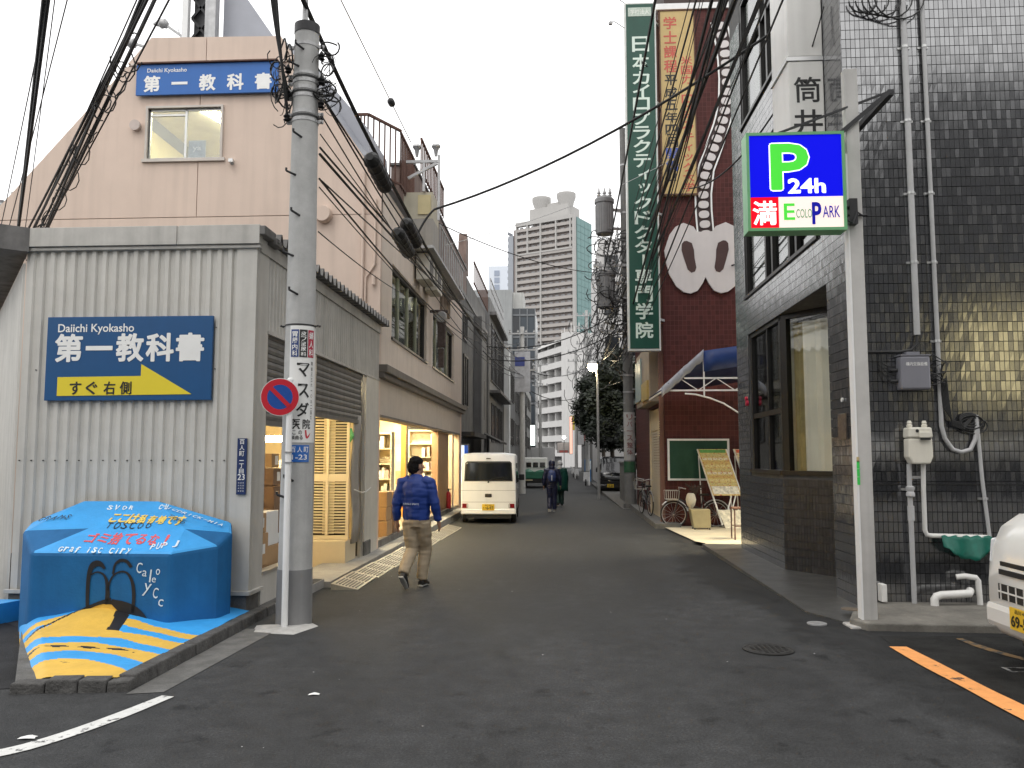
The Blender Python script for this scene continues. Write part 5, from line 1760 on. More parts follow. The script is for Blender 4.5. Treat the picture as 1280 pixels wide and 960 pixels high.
sp = along(pw, .262)
for q, dr in sp:
    nr = Vector((dr.y, -dr.x))
    b = B()
    pts = []
    for k in range(14):
        a = 2 * PI * k / 14
        ca, sa = math.cos(a), math.sin(a)
        pts.append((q + nr * .135 * math.copysign(abs(ca) ** .8, ca) + dr * .10 * math.copysign(abs(sa) ** .8, sa))[:])
    b.prism(pts, 'y', 21.43, 21.49); b.obj('vertebra', wht, em)
for sg in (1, -1):
    b = B()
    sp2 = along(pw, .1)
    rows = []
    for q, dr in sp2:
        nr = Vector((dr.y, -dr.x)) * sg
        rows.append([((q + nr * w_).x, 21.46, (q + nr * w_).y) for w_ in (.185, .225)])
    b.grid(rows); b.obj('outline', white_p, em, solid=.02)
b = B()
rows = [[((q + Vector((dr.y, -dr.x)) * w_).x, 21.475, (q + Vector((dr.y, -dr.x)) * w_).y) for w_ in (-.185, .185)] for q, dr in sp2]
b.grid(rows); b.obj('spine_ground', M('spine_dark', (0.05, 0.03, 0.03), 0.7), em)
# green vertical sign
gs = thing('green_vertical_sign', 'very tall green vertical sign with white characters hung off the brick corner', 'sign', (2.2, 21.2, 4.4))
GX0, GX1, GZ0, GZ1, GY = 1.80, 2.54, 4.42, 13.62, 21.15
b = B(); b.box(GX0 - .04, GX1 + .04, GY, GY + .28, GZ0 - .05, GZ1 + .04); b.obj('case', M('sign_frame_white', (0.62, 0.63, 0.6), 0.5, streak=0.1), gs)
b = B(); b.box(GX0, GX1, GY - .012, GY, GZ0, GZ1); b.obj('face', M('sign_green', (0.003, 0.058, 0.036), 0.4, var=0.08, streak=0.08), gs)
b = B(); b.box(GX0 + .05, GX1 - .08, GY - .02, GY - .012, 13.28, 13.52); b.obj('plaque', M('plaque_grey', (0.45, 0.52, 0.45), 0.5, var=0.25, scale=20), gs)
b = B(); put(b, '学校法人', (2.16, GY - .02, 13.4), X_, Z_, .5, .14, .01); b.obj('plaque_lettering', M('dim_white', (0.7, 0.72, 0.66), 0.5), gs)
b = B()
for ch, y in zip('日本カイロプラクティックドクター専門学院', (40, 64, 85, 103, 120, 139, 158, 176, 195, 213, 231, 250, 269, 288, 306, 325, 345, 367, 389, 413)):
    z = 1.65 + (572 - y) * GY / 1036
    if ch == 'ー':
        b.box(2.14, 2.20, GY - .016, GY - .013, z - .17, z + .17)
    else:
        sm_ = ch in 'ィッ'
        put(b, ch, (2.17 + (.05 if sm_ else 0), GY - .012, z), X_, Z_, .30 if sm_ else .43, .26 if sm_ else (.345 if 75 < y < 330 else .41), .026)
b.obj('lettering', M('sign_letter_pale', (0.62, 0.72, 0.64), 0.5, var=0.06), gs)
b = B()
for z in (5.2, 8.0, 11.0, 13.2):
    b.bar((GX1, GY + .15, z), (BX + .05, GY + .4, z), .06)
b.obj('wall_bracket', steel, gs)
b = B()
for z, dx in ((13.9, 0), (13.2, .05)):
    b.tube([(GX0, GY + .1, z - .2), (GX0 - .3, GY - .1, z - .1), (GX0 - .42, GY - .15, z - .12)], .012, 6); b.lathe((GX0 - .42, GY - .15, z - .2), [(.05, 0), (.06, .05), (.02, .1)], 10)
b.obj('spot_lamp', steel, gs)
# yellow sign
ysn = thing('yellow_vertical_sign', 'faded yellow vertical sign with red and black characters on the brick wall', 'sign', (3.15, 21.4, 8.5))
b = B(); b.box(2.70, 3.62, 21.38, 21.498, 8.50, 13.55); b.obj('board', M('faded_yellow', (0.52, 0.38, 0.16), 0.55, var=0.08, streak=0.06), ysn)
b = B()
for (x0, x1, z0, z1) in ((2.69, 3.63, 13.53, 13.56), (2.69, 3.63, 8.49, 8.53), (2.69, 2.72, 8.53, 13.53), (3.60, 3.63, 8.53, 13.53)):
    b.box(x0, x1, 21.36, 21.379, z0, z1)
b.obj('rim', rust, ysn)
b = B()
for i, ch in enumerate('学士課程'):
    put(b, ch, (2.98, 21.379, 13.20 - i * .40), X_, Z_, .34, .34, .02)
for i, ch in enumerate('米国カイロプラクティック大学'):
    put(b, ch, (3.40, 21.379, 12.15 - i * .265), X_, Z_, .24 if ch in 'ィッ' else .30, .18 if ch in 'ィッ' else .24, .015)
b.obj('red_lettering', M('faded_red', (0.50, 0.09, 0.06), 0.5, var=0.1), ysn)
b = B()
for i, ch in enumerate('平成五年四月'):
    put(b, ch, (2.98, 21.379, 11.62 - i * .34), X_, Z_, .32, .28, .02)
put(b, '!!', (2.98, 21.379, 8.98), X_, Z_, .2, .22, .02)
b.obj('black_lettering', black_p, ysn)
b = B()
for i, ch in enumerate('開講'):
    put(b, ch, (2.98, 21.379, 9.62 - i * .34), X_, Z_, .32, .28, .02)
b.obj('blue_lettering', M('faded_blue', (0.05, 0.1, 0.4), 0.5), ysn)
# chalkboard
t = thing('green_chalkboard', 'dark green chalkboard with a pale frame on the red brick wall', 'chalkboard', (3.5, 21.45, 1.1))
b = B(); b.box(2.78, 4.26, 21.46, 21.498, 1.12, 2.08); b.obj('board', M('chalk_green', (0.008, 0.055, 0.03), 0.7, var=0.15), t)
b = B()
for (x0, x1, z0, z1) in ((2.74, 4.30, 2.08, 2.13), (2.74, 4.30, 1.07, 1.12), (2.74, 2.79, 1.12, 2.08), (4.25, 4.30, 1.12, 2.08)):
    b.box(x0, x1, 21.43, 21.498, z0, z1)
b.obj('frame', white_paint, t)
# awning over the lit side yard
aw = thing('blue_awning', 'blue tarpaulin awning on a white truss over the lit side yard', 'awning', (3.5, 19, 3.1))
blue_t = M('tarp_blue_shaded', (0.004, 0.016, 0.075), 0.6, var=0.1, scale=4)  # shade of the underside put into the colour, darker than the front
yn, yf = 18.4, 21.3
b = B(); b.grid([[(2.26 + i * .228, y, 3.16 + i * .208 + .015 * math.sin(i * 2 + y) - .13 * i * (y - yn) / (yf - yn)) for i in range(4)] + [(3.17 + i * .5, y, 4.0 + .07 * i - .62 * (y - yn) / (yf - yn)) for i in range(0, 4)] for y in (yn, (yn + yf) / 2, yf)])
b.obj('roof_sheet', blue_t, aw, solid=.01, smooth=True)
b = B(); b.grid([[(3.17 + i * .25, yn - .01 - .01 * math.sin(i * 1.7), z + .035 * i) for i in range(7)] for z in (4.0, 3.77, 3.54)])
b.obj('front_valance', M('tarp_blue_front', (0.005, 0.03, 0.15), 0.5, var=0.1, scale=4), aw, smooth=True, solid=.006)
b = B()
rows = []
for j, dz in enumerate((.03, -.07, -.20)):
    rows.append([(2.24 + i * .0775 , yn - .012 - .02 * math.sin(i * 2.2 + j), 3.17 + i * .0695 + dz + (.02 * math.sin(i * 2.1) if j == 2 else 0)) for i in range(13)])
b.grid(rows)
b.obj('side_valance', M('tarp_grey', (0.30, 0.31, 0.36), 0.35, var=0.15, scale=6), aw, smooth=True, solid=.006)
tr = B()
for z, x0 in ((3.40, 2.75), (3.13, 2.28)):
    tr.bar((x0, yn + .05, z), (5.2, yn + .05, z), .035)
tr.bar((3.18, yn + .05, 3.0), (3.18, yn + .05, 3.95), .03)
xx = 2.6
for i in range(6):
    tr.bar((2.65 + i * .40, yn + .05, 3.13 if i % 2 else 3.40), (3.05 + i * .40, yn + .05, 3.40 if i % 2 else 3.13), .018)
for y in (yn + .05, yf - .05):
    tr.bar((2.28, y, 3.12), (3.17, y, 3.95), .03); tr.bar((3.17, y, 3.95), (5.0, y, 4.2), .03)
for (x, z) in ((2.28, 3.12), (3.17, 3.95), (2.7, 3.52)):
    tr.bar((x, yn, z), (x, yf, z), .03)
tr.obj('truss', white_paint, aw)
b = B(); b.tube([(2.76, yn + .06, 3.06), (3.0, yn + .06, 3.04), (3.3, yn + .06, 2.96), (3.6, yn + .06, 2.84), (3.94, yn + .06, 2.62), (4.3, yn + .06, 2.3)], .018, 8); b.obj('bent_pipe', white_paint, aw, smooth=True)
b = B(); b.cyl((4.9, yn + .05, -.1), (4.9, yn + .05, 4.1), .03, n=10); b.cyl((4.9, yf - .1, -.1), (4.9, yf - .1, 4.1), .03, n=10); b.obj('prop', white_paint, aw)
# lit yard floor and its lamp
b = B(); b.poly([(2.56, 21.3, gz(21) + .03), (2.62, 19.6, gz(19) + .026), (2.74, 17.5, gz(17.5) + .02), (2.66, 16.8, .0), (2.8, 16.45, .0), (2.70, 16.0, .0), (3.0, 15.75, .0), (9.5, 15.75, .0), (9.5, 21.45, -.05)])
tagit(b.obj('yard_floor', M('yard_cream', (0.62, 0.55, 0.40), 0.7, var=0.1, scale=2, speck=0.1)), kind='structure')
t = thing('yard_lamp', 'bright tube lamp hung in the side yard under the blue awning', 'lamp', (4.6, 16.3, 2.4))
b = B(); b.box(4.1, 5.6, 16.1, 16.5, 2.47, 2.52); b.box(4.1, 5.6, 16.50, 16.52, 2.33, 2.52); b.obj('housing', white_paint, t)
b = B(); b.box(4.15, 5.55, 16.25, 16.35, 2.40, 2.465); b.obj('tube', emitter('yard_tube', (1.0, 0.86, 0.58), 330.0), t)
# poster stands


for (x0, lab, mt, c2) in ((3.46, 'leaning poster stand of small yellow leaflets in the lit yard', M('leaflet_print', (0.62, 0.49, 0.17), 0.5, var=0.3, scale=26, stains=((0.46, 0.11, 0.05), 17, .53, .60)), (0.10, 0.28, 0.07)),
                          (4.36, 'second poster stand with a red header, half hidden by the tiled building', M('leaflet_print_red', (0.66, 0.58, 0.42), 0.5, var=0.2, scale=26, stains=((0.50, 0.10, 0.06), 15, .53, .60)), (0.55, 0.10, 0.04))):
    t = thing('poster_stand', lab, 'poster stand', (x0 + .45, 21, -.1))
    sh_ = .30
    P = lambda u, v, o=0: (x0 + u * .68 + (1 - v) * sh_, 21.15 - (1 - v) * .32 - o, .72 + v * 1.14)
    b = B(); b.hexa([P(0, 0), P(1, 0), P(1, 0, .03), P(0, 0, .03), P(0, 1), P(1, 1), P(1, 1, .03), P(0, 1, .03)]); b.obj('panel', mt, t)
    for k in range(9):
        v0 = .22 + k * .077
        b = B()
        for c in range(5):
            u0 = .04 + c * .19
            b.poly([P(u0, v0, .036), P(u0 + .16, v0, .036), P(u0 + .16, v0 + .055, .036), P(u0, v0 + .055, .036)])
        b.obj('leaflet_row', M('leaflet_%d' % ((k * 5 + int(x0)) % 4), ((0.70, 0.60, 0.28), (0.62, 0.42, 0.14), (0.72, 0.66, 0.48), (0.58, 0.50, 0.22))[(k * 5 + int(x0)) % 4], 0.5, var=0.25, scale=40, stains=((0.35, 0.12, 0.06), 30, .55, .60)), t)
    b = B(); b.poly([P(.03, .92, .034), P(.97, .92, .034), P(.97, .99, .034), P(.03, .99, .034)]); b.obj('header', M('header_' + ('g' if x0 < 4 else 'r'), c2, 0.5, var=0.3, scale=25), t)
    b = B(); b.poly([P(.03, .03, .034), P(.97, .03, .034), P(.97, .2, .034), P(.03, .2, .034)]); b.obj('footer', M('footer_print', (0.62, 0.6, 0.52), 0.5, var=0.5, scale=16), t)
    b = B(); b.bar(P(-.02, 1.0), P(-.02, -.62), .03); b.bar(P(1.02, 1.0), P(1.02, -.62), .03); b.bar((x0 + .02, 21.2, 1.7), (x0 + .12, 21.3, -.1), .025); b.bar((x0 + .75, 21.2, 1.7), (x0 + .85, 21.3, -.1), .025)
    b.bar(P(.3, -.35), P(.75, .1), .025); b.bar(P(.45, -.35), P(.85, .05), .025)
    b.obj('frame', white_paint, t)
    b = B(); b.hexa([P(.05, -.72, .0), P(.95, -.72, .0), P(.95, -.72, .03), P(.05, -.72, .03), P(.0, -.30, .0), P(.92, -.30, .0), P(.92, -.30, .03), P(.0, -.30, .03)]); b.obj('lower_panel', M('lower_print', (0.66, 0.62, 0.5), 0.5, var=0.45, scale=12), t)
# metal tub with vase, stool
t = thing('metal_tub', 'square brushed metal tub on castors on the lit yard floor', 'tub', (3.35, 20.4, -.08))
b = B(); b.hexa([(3.18, 20.2, -.02), (3.58, 20.2, -.02), (3.58, 20.55, -.02), (3.18, 20.55, -.02), (3.10, 20.15, .42), (3.56, 20.15, .42), (3.56, 20.6, .42), (3.10, 20.6, .42)]); b.obj('body', M('brushed_metal', (0.38, 0.34, 0.22), 0.45, metal=0.6, var=0.12), t, bevel=.01)
b = B()
for (x, y) in ((3.2, 20.22), (3.55, 20.22), (3.2, 20.52), (3.55, 20.52)):
    b.cyl((x - .012, y, -.05), (x + .012, y, -.05), .03, n=10)
b.obj('castors', black, t)
t = thing('white_vase', 'white potted vase with a dark dried plant behind the metal tub', 'vase', (3.22, 20.75, 0))
b = B(); b.lathe((3.20, 20.75, .42), [(.05, 0), (.10, .08), (.13, .2), (.10, .32), (.07, .36)], 16); b.obj('pot', M('vase_white', (0.6, 0.56, 0.45), 0.6, var=0.2), t, smooth=True)
b = B()
rq = random.Random(3)
for i in range(26):
    a = rq.uniform(0, 6.28); l = rq.uniform(.15, .4)
    c = Vector((3.30, 20.78, .70))
    b.tube([c, c + Vector((math.cos(a) * l * .3, math.sin(a) * .1, l * .6)), c + Vector((math.cos(a) * l * .7, math.sin(a) * .15, l * rq.uniform(.5, 1)))], [.012, .02, .006], 5)
b.obj('plant', M('dried_plant', (0.05, 0.03, 0.025), 0.8), t)
t = thing('tall_stool', 'thin legged brown stool at the edge of the lit yard', 'stool', (3.75, 17.5, 0))
b = B(); b.box(3.52, 3.98, 17.3, 17.7, .60, .635); b.obj('seat', rust, t, bevel=.008)
for (x, y) in ((3.55, 17.33), (3.95, 17.33), (3.55, 17.67), (3.95, 17.67)):
    b = B(); b.bar((x, y, -.02), (x, y, .60), .025); b.obj('leg', rust, t)
b = B(); b.bar((3.55, 17.33, .25), (3.95, 17.33, .25), .018); b.bar((3.55, 17.67, .25), (3.95, 17.67, .25), .018); b.obj('stretcher', rust, t)


def bicycle(loc, rz, label):
    t = thing('bicycle', label, 'bicycle', loc, rz)
    fm = M('bike_frame', (0.05, 0.05, 0.055), 0.35, metal=0.4)
    for x in (-.52, .52):
        b = B(); b.tube([(x + .32 * math.cos(k * PI / 14), 0, .34 + .32 * math.sin(k * PI / 14)) for k in range(29)], .018, 6, caps=False); w_ = b.obj('wheel', black, t, local=True, smooth=True)
        b = B()
        for k in range(14):
            a = k * PI / 7
            b.tube([(x, 0, .34), (x + .31 * math.cos(a), 0, .34 + .31 * math.sin(a))], .0025, 4)
        b.tube([(x + .29 * math.cos(k * PI / 14), 0, .34 + .29 * math.sin(k * PI / 14)) for k in range(29)], .009, 5, caps=False)
        b.obj('rim', alu, w_, local=True)
        b = B(); b.tube([(x + .36 * math.cos(k * PI / 14), 0, .34 + .36 * math.sin(k * PI / 14)) for k in range(3, 14)], .016, 6); b.obj('mudguard', alu, t, local=True, smooth=True)
    b = B()
    for pq in (((-.52, 0, .34), (-.12, 0, .30)), ((-.12, 0, .30), (-.22, 0, .78)), ((-.52, 0, .34), (-.21, 0, .70)), ((-.12, 0, .30), (.40, 0, .66)), ((.40, 0, .66), (.37, 0, .92)), ((.40, 0, .66), (.52, 0, .34)), ((-.2, 0, .45), (.39, 0, .72))):
        b.tube(pq, .016, 8)
    b.obj('frame', fm, t, local=True, smooth=True)
    b = B(); b.hexa([(-.36, -.09, .80), (-.12, -.03, .80), (-.12, .03, .80), (-.36, .09, .80), (-.36, -.09, .85), (-.10, -.03, .85), (-.10, .03, .85), (-.36, .09, .85)]); b.obj('saddle', black, t, local=True, bevel=.02)
    b = B(); b.tube([(.25, -.27, .98), (.36, -.2, 1.0), (.38, 0, .95), (.36, .2, 1.0), (.25, .27, .98)], .013, 8); b.obj('handlebar', alu, t, local=True, smooth=True)
    b = B(); b.box(.42, .72, -.17, .17, .70, .72); 
    for k in range(7):
        b.bar((.42 + k * .05, -.17, .71), (.40 + k * .055, -.19, .93), .008); b.bar((.42 + k * .05, .17, .71), (.40 + k * .055, .19, .93), .008)
    b.bar((.40, -.19, .93), (.74, -.19, .93), .012); b.bar((.40, .19, .93), (.74, .19, .93), .012); b.obj('basket', alu, t, local=True)
    return t


bicycle((3.35, 21.15, -.1), PI, 'bicycle with a pale mudguard leaning in the lit yard under the chalkboard')
bicycle((2.45, 24.2, gz(24) + .14), R(98), 'dark bicycle parked against the cream shutter of the brick building')
bicycle((2.62, 26.6, gz(26) + .14), R(84), 'dark bicycle parked behind another, nearest the big utility pole')
# ------------------------------------------------------------------ buildings further along the left side
def window_on(parent, b_x, y0, y1, z0, z1, face=1, frame=None, pane_m=None, bars=1, dark=None):
    """window in a wall whose outer face is x = b_x; face +1 looks towards +x"""
    s_ = face
    b = B()
    b.box(b_x, b_x + s_ * .05, y0, y1, z0, z0 + .06); b.box(b_x, b_x + s_ * .05, y0, y1, z1 - .06, z1)
    b.box(b_x, b_x + s_ * .05, y0, y0 + .06, z0 + .06, z1 - .06); b.box(b_x, b_x + s_ * .05, y1 - .06, y1, z0 + .06, z1 - .06)
    for k in range(bars):
        y = y0 + (y1 - y0) * (k + 1) / (bars + 1)
        b.box(b_x, b_x + s_ * .045, y - .025, y + .025, z0 + .06, z1 - .06)
    w_ = b.obj('window', frame or alu_dk, parent)
    b = B(); b.box(b_x + s_ * .004, b_x + s_ * .02, y0 + .05, y1 - .05, z0 + .05, z1 - .05)
    b.obj('pane', pane_m or dark_glass, w_)
    return w_


dark_glass = M('dark_pane', (0.015, 0.018, 0.022), 0.12, var=0, spec=0.5)
grey_glass = M('grey_pane', (0.05, 0.062, 0.075), 0.35, var=0, spec=0.35)
stone = M('grey_stone', (0.13, 0.13, 0.127), 0.8, var=0.2, scale=2.5, streak=0.25, bump=0.15, bscale=30)
stone2 = M('grey_render', (0.17, 0.17, 0.168), 0.8, var=0.15, scale=1.5, streak=0.3)
brown_w = M('brown_tin', (0.17, 0.115, 0.095), 0.7, var=0.18, scale=2, streak=0.35)
pale_w = M('pale_render', (0.46, 0.46, 0.44), 0.8, var=0.1, scale=1.2, streak=0.25)


def ac_unit(x, y, z, label, sx_=.3):
    t = thing('air_conditioner', label, 'air conditioner', (x, y, z), 0, 'air conditioner boxes on walls')
    b = B(); b.box(x - sx_ / 2, x + sx_ / 2, y - .4, y + .4, z, z + .6); b.obj('case', M('ac_cream', (0.52, 0.50, 0.44), 0.5, var=0.1, streak=0.2), t, bevel=.02)
    b = B(); b.lathe((x + sx_ / 2, y - .1, z + .3), [(.24, 0), (.24, .01), (.20, .012)], 20, 'x'); b.obj('fan_grille', zinc_dark, t)
    return t


LX = -3.3
# grey stone building next to the pink shop
t = thing('grey_stone_building', 'narrow dark grey stone fronted building just past the pink shop', 'building', (-6, 32, 0))
b = B(); b.box(-9, LX, 27.05, 37.4, -1, 7.2); b.obj('wall', stone, t)
b = B(); b.box(-9, LX + .04, 27.05, 37.4, 7.2, 7.35); b.obj('cornice', zinc_dark, t)
b = B(); b.box(LX + .003, LX + .30, 31.6, 32.7, -1, 7.1); b.obj('pilaster', stone2, t)
b = B(); b.box(LX + .003, LX + .5, 27.1, 31.5, 2.35, 2.5); b.obj('shop_canopy', black_iron, t)
b = B(); b.box(LX + .003, LX + .02, 27.5, 31.4, -.2, 2.33); b.obj('shopfront', M('dark_shopfront', (0.02, 0.02, 0.022), 0.15, var=0, spec=0.7), t)
for (y0, y1, z0, z1) in ((28.0, 29.3, 3.4, 5.2), (33.2, 34.1, 3.2, 5.0), (34.7, 35.6, 3.2, 5.0), (28, 29, 5.7, 6.6), (33.4, 35.4, 5.5, 6.6)):
    window_on(t, LX, y0, y1, z0, z1)
b = B(); b.prism([(LX, 2.75), (LX + .9, 2.30), (LX + .9, 2.22), (LX, 2.62)], 'y', 33.0, 37.3); b.obj('awning', M('awning_black', (0.02, 0.02, 0.02), 0.8), t)
b = B(); b.tube([(LX + .06, 37.2, 7.2), (LX + .06, 37.2, -.2)], .05, 10); b.obj('downpipe', stone2, t)
t = thing('lit_sign', 'narrow glowing white and blue shop sign at the foot of the grey stone building', 'sign', (-3.1, 27.4, .6))
b = B(); b.box(-3.28, -3.0, 27.15, 27.35, .55, 2.1); b.obj('case', zinc_dark, t)
b = B(); b.box(-3.26, -3.14, 27.135, 27.149, .6, 2.05); b.obj('white_face', M('lit_pale', (0.8, 0.85, 0.9), 0.3, var=0, emit=(0.8, .88, 1), estr=.9), t)
b = B(); b.box(-3.139, -3.02, 27.135, 27.149, .6, 2.05); b.obj('blue_face', M('lit_blue_strip', (0.02, 0.08, 0.35), 0.3, var=0, emit=(.02, .1, .5), estr=.5), t)
# building with the black window wall
t = thing('black_window_building', 'pale grey building with a tall black window wall over the street', 'building', (-6, 42, 0))
b = B(); b.box(-9, LX + .1, 37.5, 46.4, -1, 9.0); b.obj('wall', stone2, t)
for i in range(3):
    window_on(t, LX + .1, 38.2 + i * 2.6, 40.6 + i * 2.6, 5.2, 7.9, bars=2)
    window_on(t, LX + .1, 38.4 + i * 2.6, 40.2 + i * 2.6, 2.4, 4.2, bars=1)
b = B(); b.box(LX + .1, LX + .4, 37.6, 46.3, 8.2, 8.35); b.box(LX + .1, LX + .6, 37.6, 46.3, 4.6, 4.72); b.obj('ledge', zinc_dark, t)
b = B(); b.bar((LX + .12, 37.6, 9.9), (LX + .12, 46.3, 9.9), .04); b.bar((LX + .12, 37.6, 9.45), (LX + .12, 46.3, 9.45), .04)
for i in range(11):
    b.bar((LX + .12, 37.6 + i * .87, 9.0), (LX + .12, 37.6 + i * .87, 9.9), .03)
b.obj('roof_railing', steel, t)
t = thing('white_strip_building', 'grey shop house with a bright white vertical strip at its edge', 'building', (-6, 52, 0))
b = B(); b.box(-9, LX + .15, 46.5, 58, -1, 8.6); b.obj('wall', stone2, t)
b = B(); b.box(LX + .15, LX + .45, 46.6, 47.6, 1.6, 8.0); b.obj('white_strip', white_sheet, t)
for i in range(3):
    for z in (2.4, 5.3):
        window_on(t, LX + .15, 48.3 + i * 3.1, 50.4 + i * 3.1, z, z + 1.8)
t = thing('far_shop_house', 'dark low shop house at the far end of the left side', 'building', (-6, 68, 0))
b = B(); b.box(-9, LX + .1, 58.1, 80, -1, 7.4); b.obj('wall', stone, t)
for i in range(5):
    for z in (2.6, 5.0):
        window_on(t, LX + .1, 59.5 + i * 4, 62 + i * 4, z, z + 1.5)
t = thing('far_cream_house', 'far pale house closing the left row before the white apartments', 'building', (-6, 95, 0))
b = B(); b.box(-10, LX - .4, 80.2, 106, -1, 9.5); b.obj('wall', pale_w, t)
for i in range(5):
    for z in (2.6, 5.0, 7.2):
        window_on(t, LX - .4, 82 + i * 4.6, 84.6 + i * 4.6, z, z + 1.4)

# roof-top clutter above the pink shop
t = thing('brown_roof_parapet', 'long brown tin parapet wall standing on the roof edge past the pink shop', 'parapet', (-3.6, 23, 6.6))
b = B(); b.hexa([(-3.9, 18.6, 6.5), (-3.36, 18.6, 6.65), (-3.36, 29.5, 7.0), (-3.9, 29.5, 7.0), (-3.9, 18.6, 8.42), (-3.36, 18.6, 8.42), (-3.36, 29.5, 8.42), (-3.9, 29.5, 8.42)])
b.obj('wall', brown_w, t)
b = B(); b.hexa([(-3.9, 29.6, 7.3), (-3.36, 29.6, 7.3), (-3.36, 37.0, 7.3), (-3.9, 37.0, 7.3), (-3.9, 29.6, 8.2), (-3.36, 29.6, 8.2), (-3.36, 37, 8.2), (-3.9, 37, 8.2)]); b.obj('wall', stone2, t)
b = B(); b.box(-3.92, -3.33, 18.55, 29.5, 8.425, 8.48); b.obj('coping', zinc_dark, t)
b = B(); b.hexa([(-3.7, 29.4, 8.4), (-3.4, 29.4, 8.4), (-3.4, 30.4, 8.4), (-3.7, 30.4, 8.4), (-3.7, 29.9, 9.9), (-3.4, 29.9, 9.9), (-3.4, 30.4, 9.7), (-3.7, 30.4, 9.7)]); b.obj('pointed_end', brown_w, t)


def railing(x0, y0, x1, y1, z0, z1, label, n=12, fill=None, name='roof_railing'):
    t = thing(name, label, 'railing', (x0, y0, z0))
    b = B(); b.bar((x0, y0, z1), (x1, y1, z1), .05); b.bar((x0, y0, z0 + .08), (x1, y1, z0 + .08), .04); b.obj('rail', rust, t)
    me = None
    for i in range(n + 1):
        f = i / n
        p = Vector((x0 + (x1 - x0) * f, y0 + (y1 - y0) * f, z0))
        if me is None:
            b = B(); b.bar(p, p + Vector((0, 0, z1 - z0)), .028); o_ = b.obj('baluster', rust, t); me = o_.data; p0 = p
        else:
            inst('baluster', me, t, p - p0)
    return t


railing(-3.86, 16.1, -3.36, 17.0, 7.35, 8.6, 'rusty railing at the near corner of the shop roof terrace', 6)
railing(-4.3, 16.1, -3.86, 16.1, 7.35, 8.6, 'short rusty railing turning back across the shop roof', 6)
railing(-3.36, 17.0, -3.36, 18.6, 7.35, 8.55, 'rusty railing running along the street edge of the shop roof', 9)
railing(-3.3, 19.2, -3.3, 23.0, 8.45, 9.3, 'thin railing on top of the brown roof parapet', 16)
railing(-3.25, 31.0, -3.25, 37.0, 8.2, 9.1, 'white barred railing above the grey stone building', 14)
t = thing('roof_cabinet', 'beige and grey roof cabinet overhanging the street beyond the pink shop', 'cabinet', (-3.3, 19, 6.7))
b = B(); b.box(-3.40, -2.76, 17.6, 18.5, 6.86, 7.45); b.obj('upper_case', M('cabinet_beige', (0.46, 0.42, 0.32), 0.6, var=0.1, streak=0.15), t)
b = B(); b.box(-3.38, -2.75, 17.58, 18.5, 6.25, 6.85); b.obj('lower_case', M('cabinet_grey', (0.30, 0.28, 0.25), 0.6, var=0.1, streak=0.2), t)
b = B(); b.box(-3.08, -2.80, 17.57, 17.599, 6.95, 7.38); b.obj('yellow_panel', M('panel_yellow', (0.52, 0.44, 0.24), 0.5), t)
t = thing('roof_platform', 'steel platform with hanging boxes under the roof cabinet', 'platform', (-3.3, 20, 6))
b = B(); b.box(-3.6, -2.72, 17.5, 23.5, 6.18, 6.24)
for i in range(12):
    b.bar((-2.74, 18.6 + i * .40, 6.24), (-2.74, 18.6 + i * .40, 7.0), .025)
b.bar((-2.74, 18.6, 7.0), (-2.74, 23.4, 7.0), .03); b.obj('frame', steel, t)
ac_unit(-3.0, 18.2, 5.55, 'cream air conditioner box hung under the roof platform')
ac_unit(-3.0, 19.4, 5.55, 'second cream air conditioner box under the roof platform, farther along')
for i in range(5):
    b = B(); b.tube([(-3.16, 21.9 + i * .35, 6.6), (-3.16, 21.9 + i * .35, 5.6 + .1 * (i % 2))], .045, 8)
    tagit(b.obj('roof_pipe', M('pipe_tan', (0.36, 0.29, 0.23), 0.6, var=0.15), smooth=True), 'tan vertical pipe in the row hanging off the shop roof edge', 'pipe', 'pipes at the shop roof edge')
t = thing('lamp_frame', 'steel frame with two floodlights standing over the roof cabinet', 'light frame', (-3.3, 19.5, 8))
b = B(); b.bar((-3.5, 17.55, 8.12), (-2.60, 17.55, 8.12), .06); b.bar((-2.62, 17.55, 6.8), (-2.62, 17.55, 8.26), .05); b.bar((-2.95, 17.55, 7.45), (-2.95, 17.55, 8.1), .05); b.bar((-3.3, 17.55, 7.75), (-2.66, 17.55, 8.08), .06); b.obj('frame', steel, t)
for x in (-3.10, -2.68):
    b = B(); b.lathe((x, 17.5, 8.38), [(.03, -.16), (.05, -.02), (.10, .05), (.09, .09), (.03, .11)], 12); b.obj('floodlight', steel, t, smooth=True)
# pylon, billboard frame and bars above the pink front
t = thing('roof_billboard_frame', 'dark lattice pylon and grey sheet panel on top of the pink shop front', 'frame', (-6.9, 16, 9.4))
b = B(); b.box(-7.72, -7.60, 15.9, 16.02, 9.3, 12); b.obj('white_post', white_paint, t)
b = B(); b.box(-7.24, -7.02, 15.9, 16.1, 9.3, 12); b.obj('grey_post', steel, t)
b = B()
for i in range(6):
    b.bar((-7.60, 16.1, 9.4 + i * .45), (-7.24, 16.1, 9.85 + i * .45), .05); b.bar((-7.24, 16.1, 9.4 + i * .45), (-7.60, 16.1, 9.85 + i * .45), .05)
b.box(-7.58, -7.26, 16.15, 16.2, 9.4, 11.6)
b.bar((-7.05, 15.9, 9.95), (-6.55, 15.9, 9.42), .09); b.obj('lattice', black_iron, t)
b = B(); b.hexa([(-7.02, 16.3, 9.35), (-5.2, 16.3, 9.35), (-5.2, 16.7, 9.35), (-7.02, 16.7, 9.35), (-7.02, 16.3, 11.6), (-6.75, 16.3, 11.6), (-6.75, 16.7, 11.6), (-7.02, 16.7, 11.6)]); b.obj('sheet_panel', M('grey_panel', (0.36, 0.37, 0.41), 0.5, var=0.06), t)
b = B(); b.box(-7.7, -5.3, 15.6, 15.7, 9.44, 9.5); b.obj('base_rail', black_iron, t)
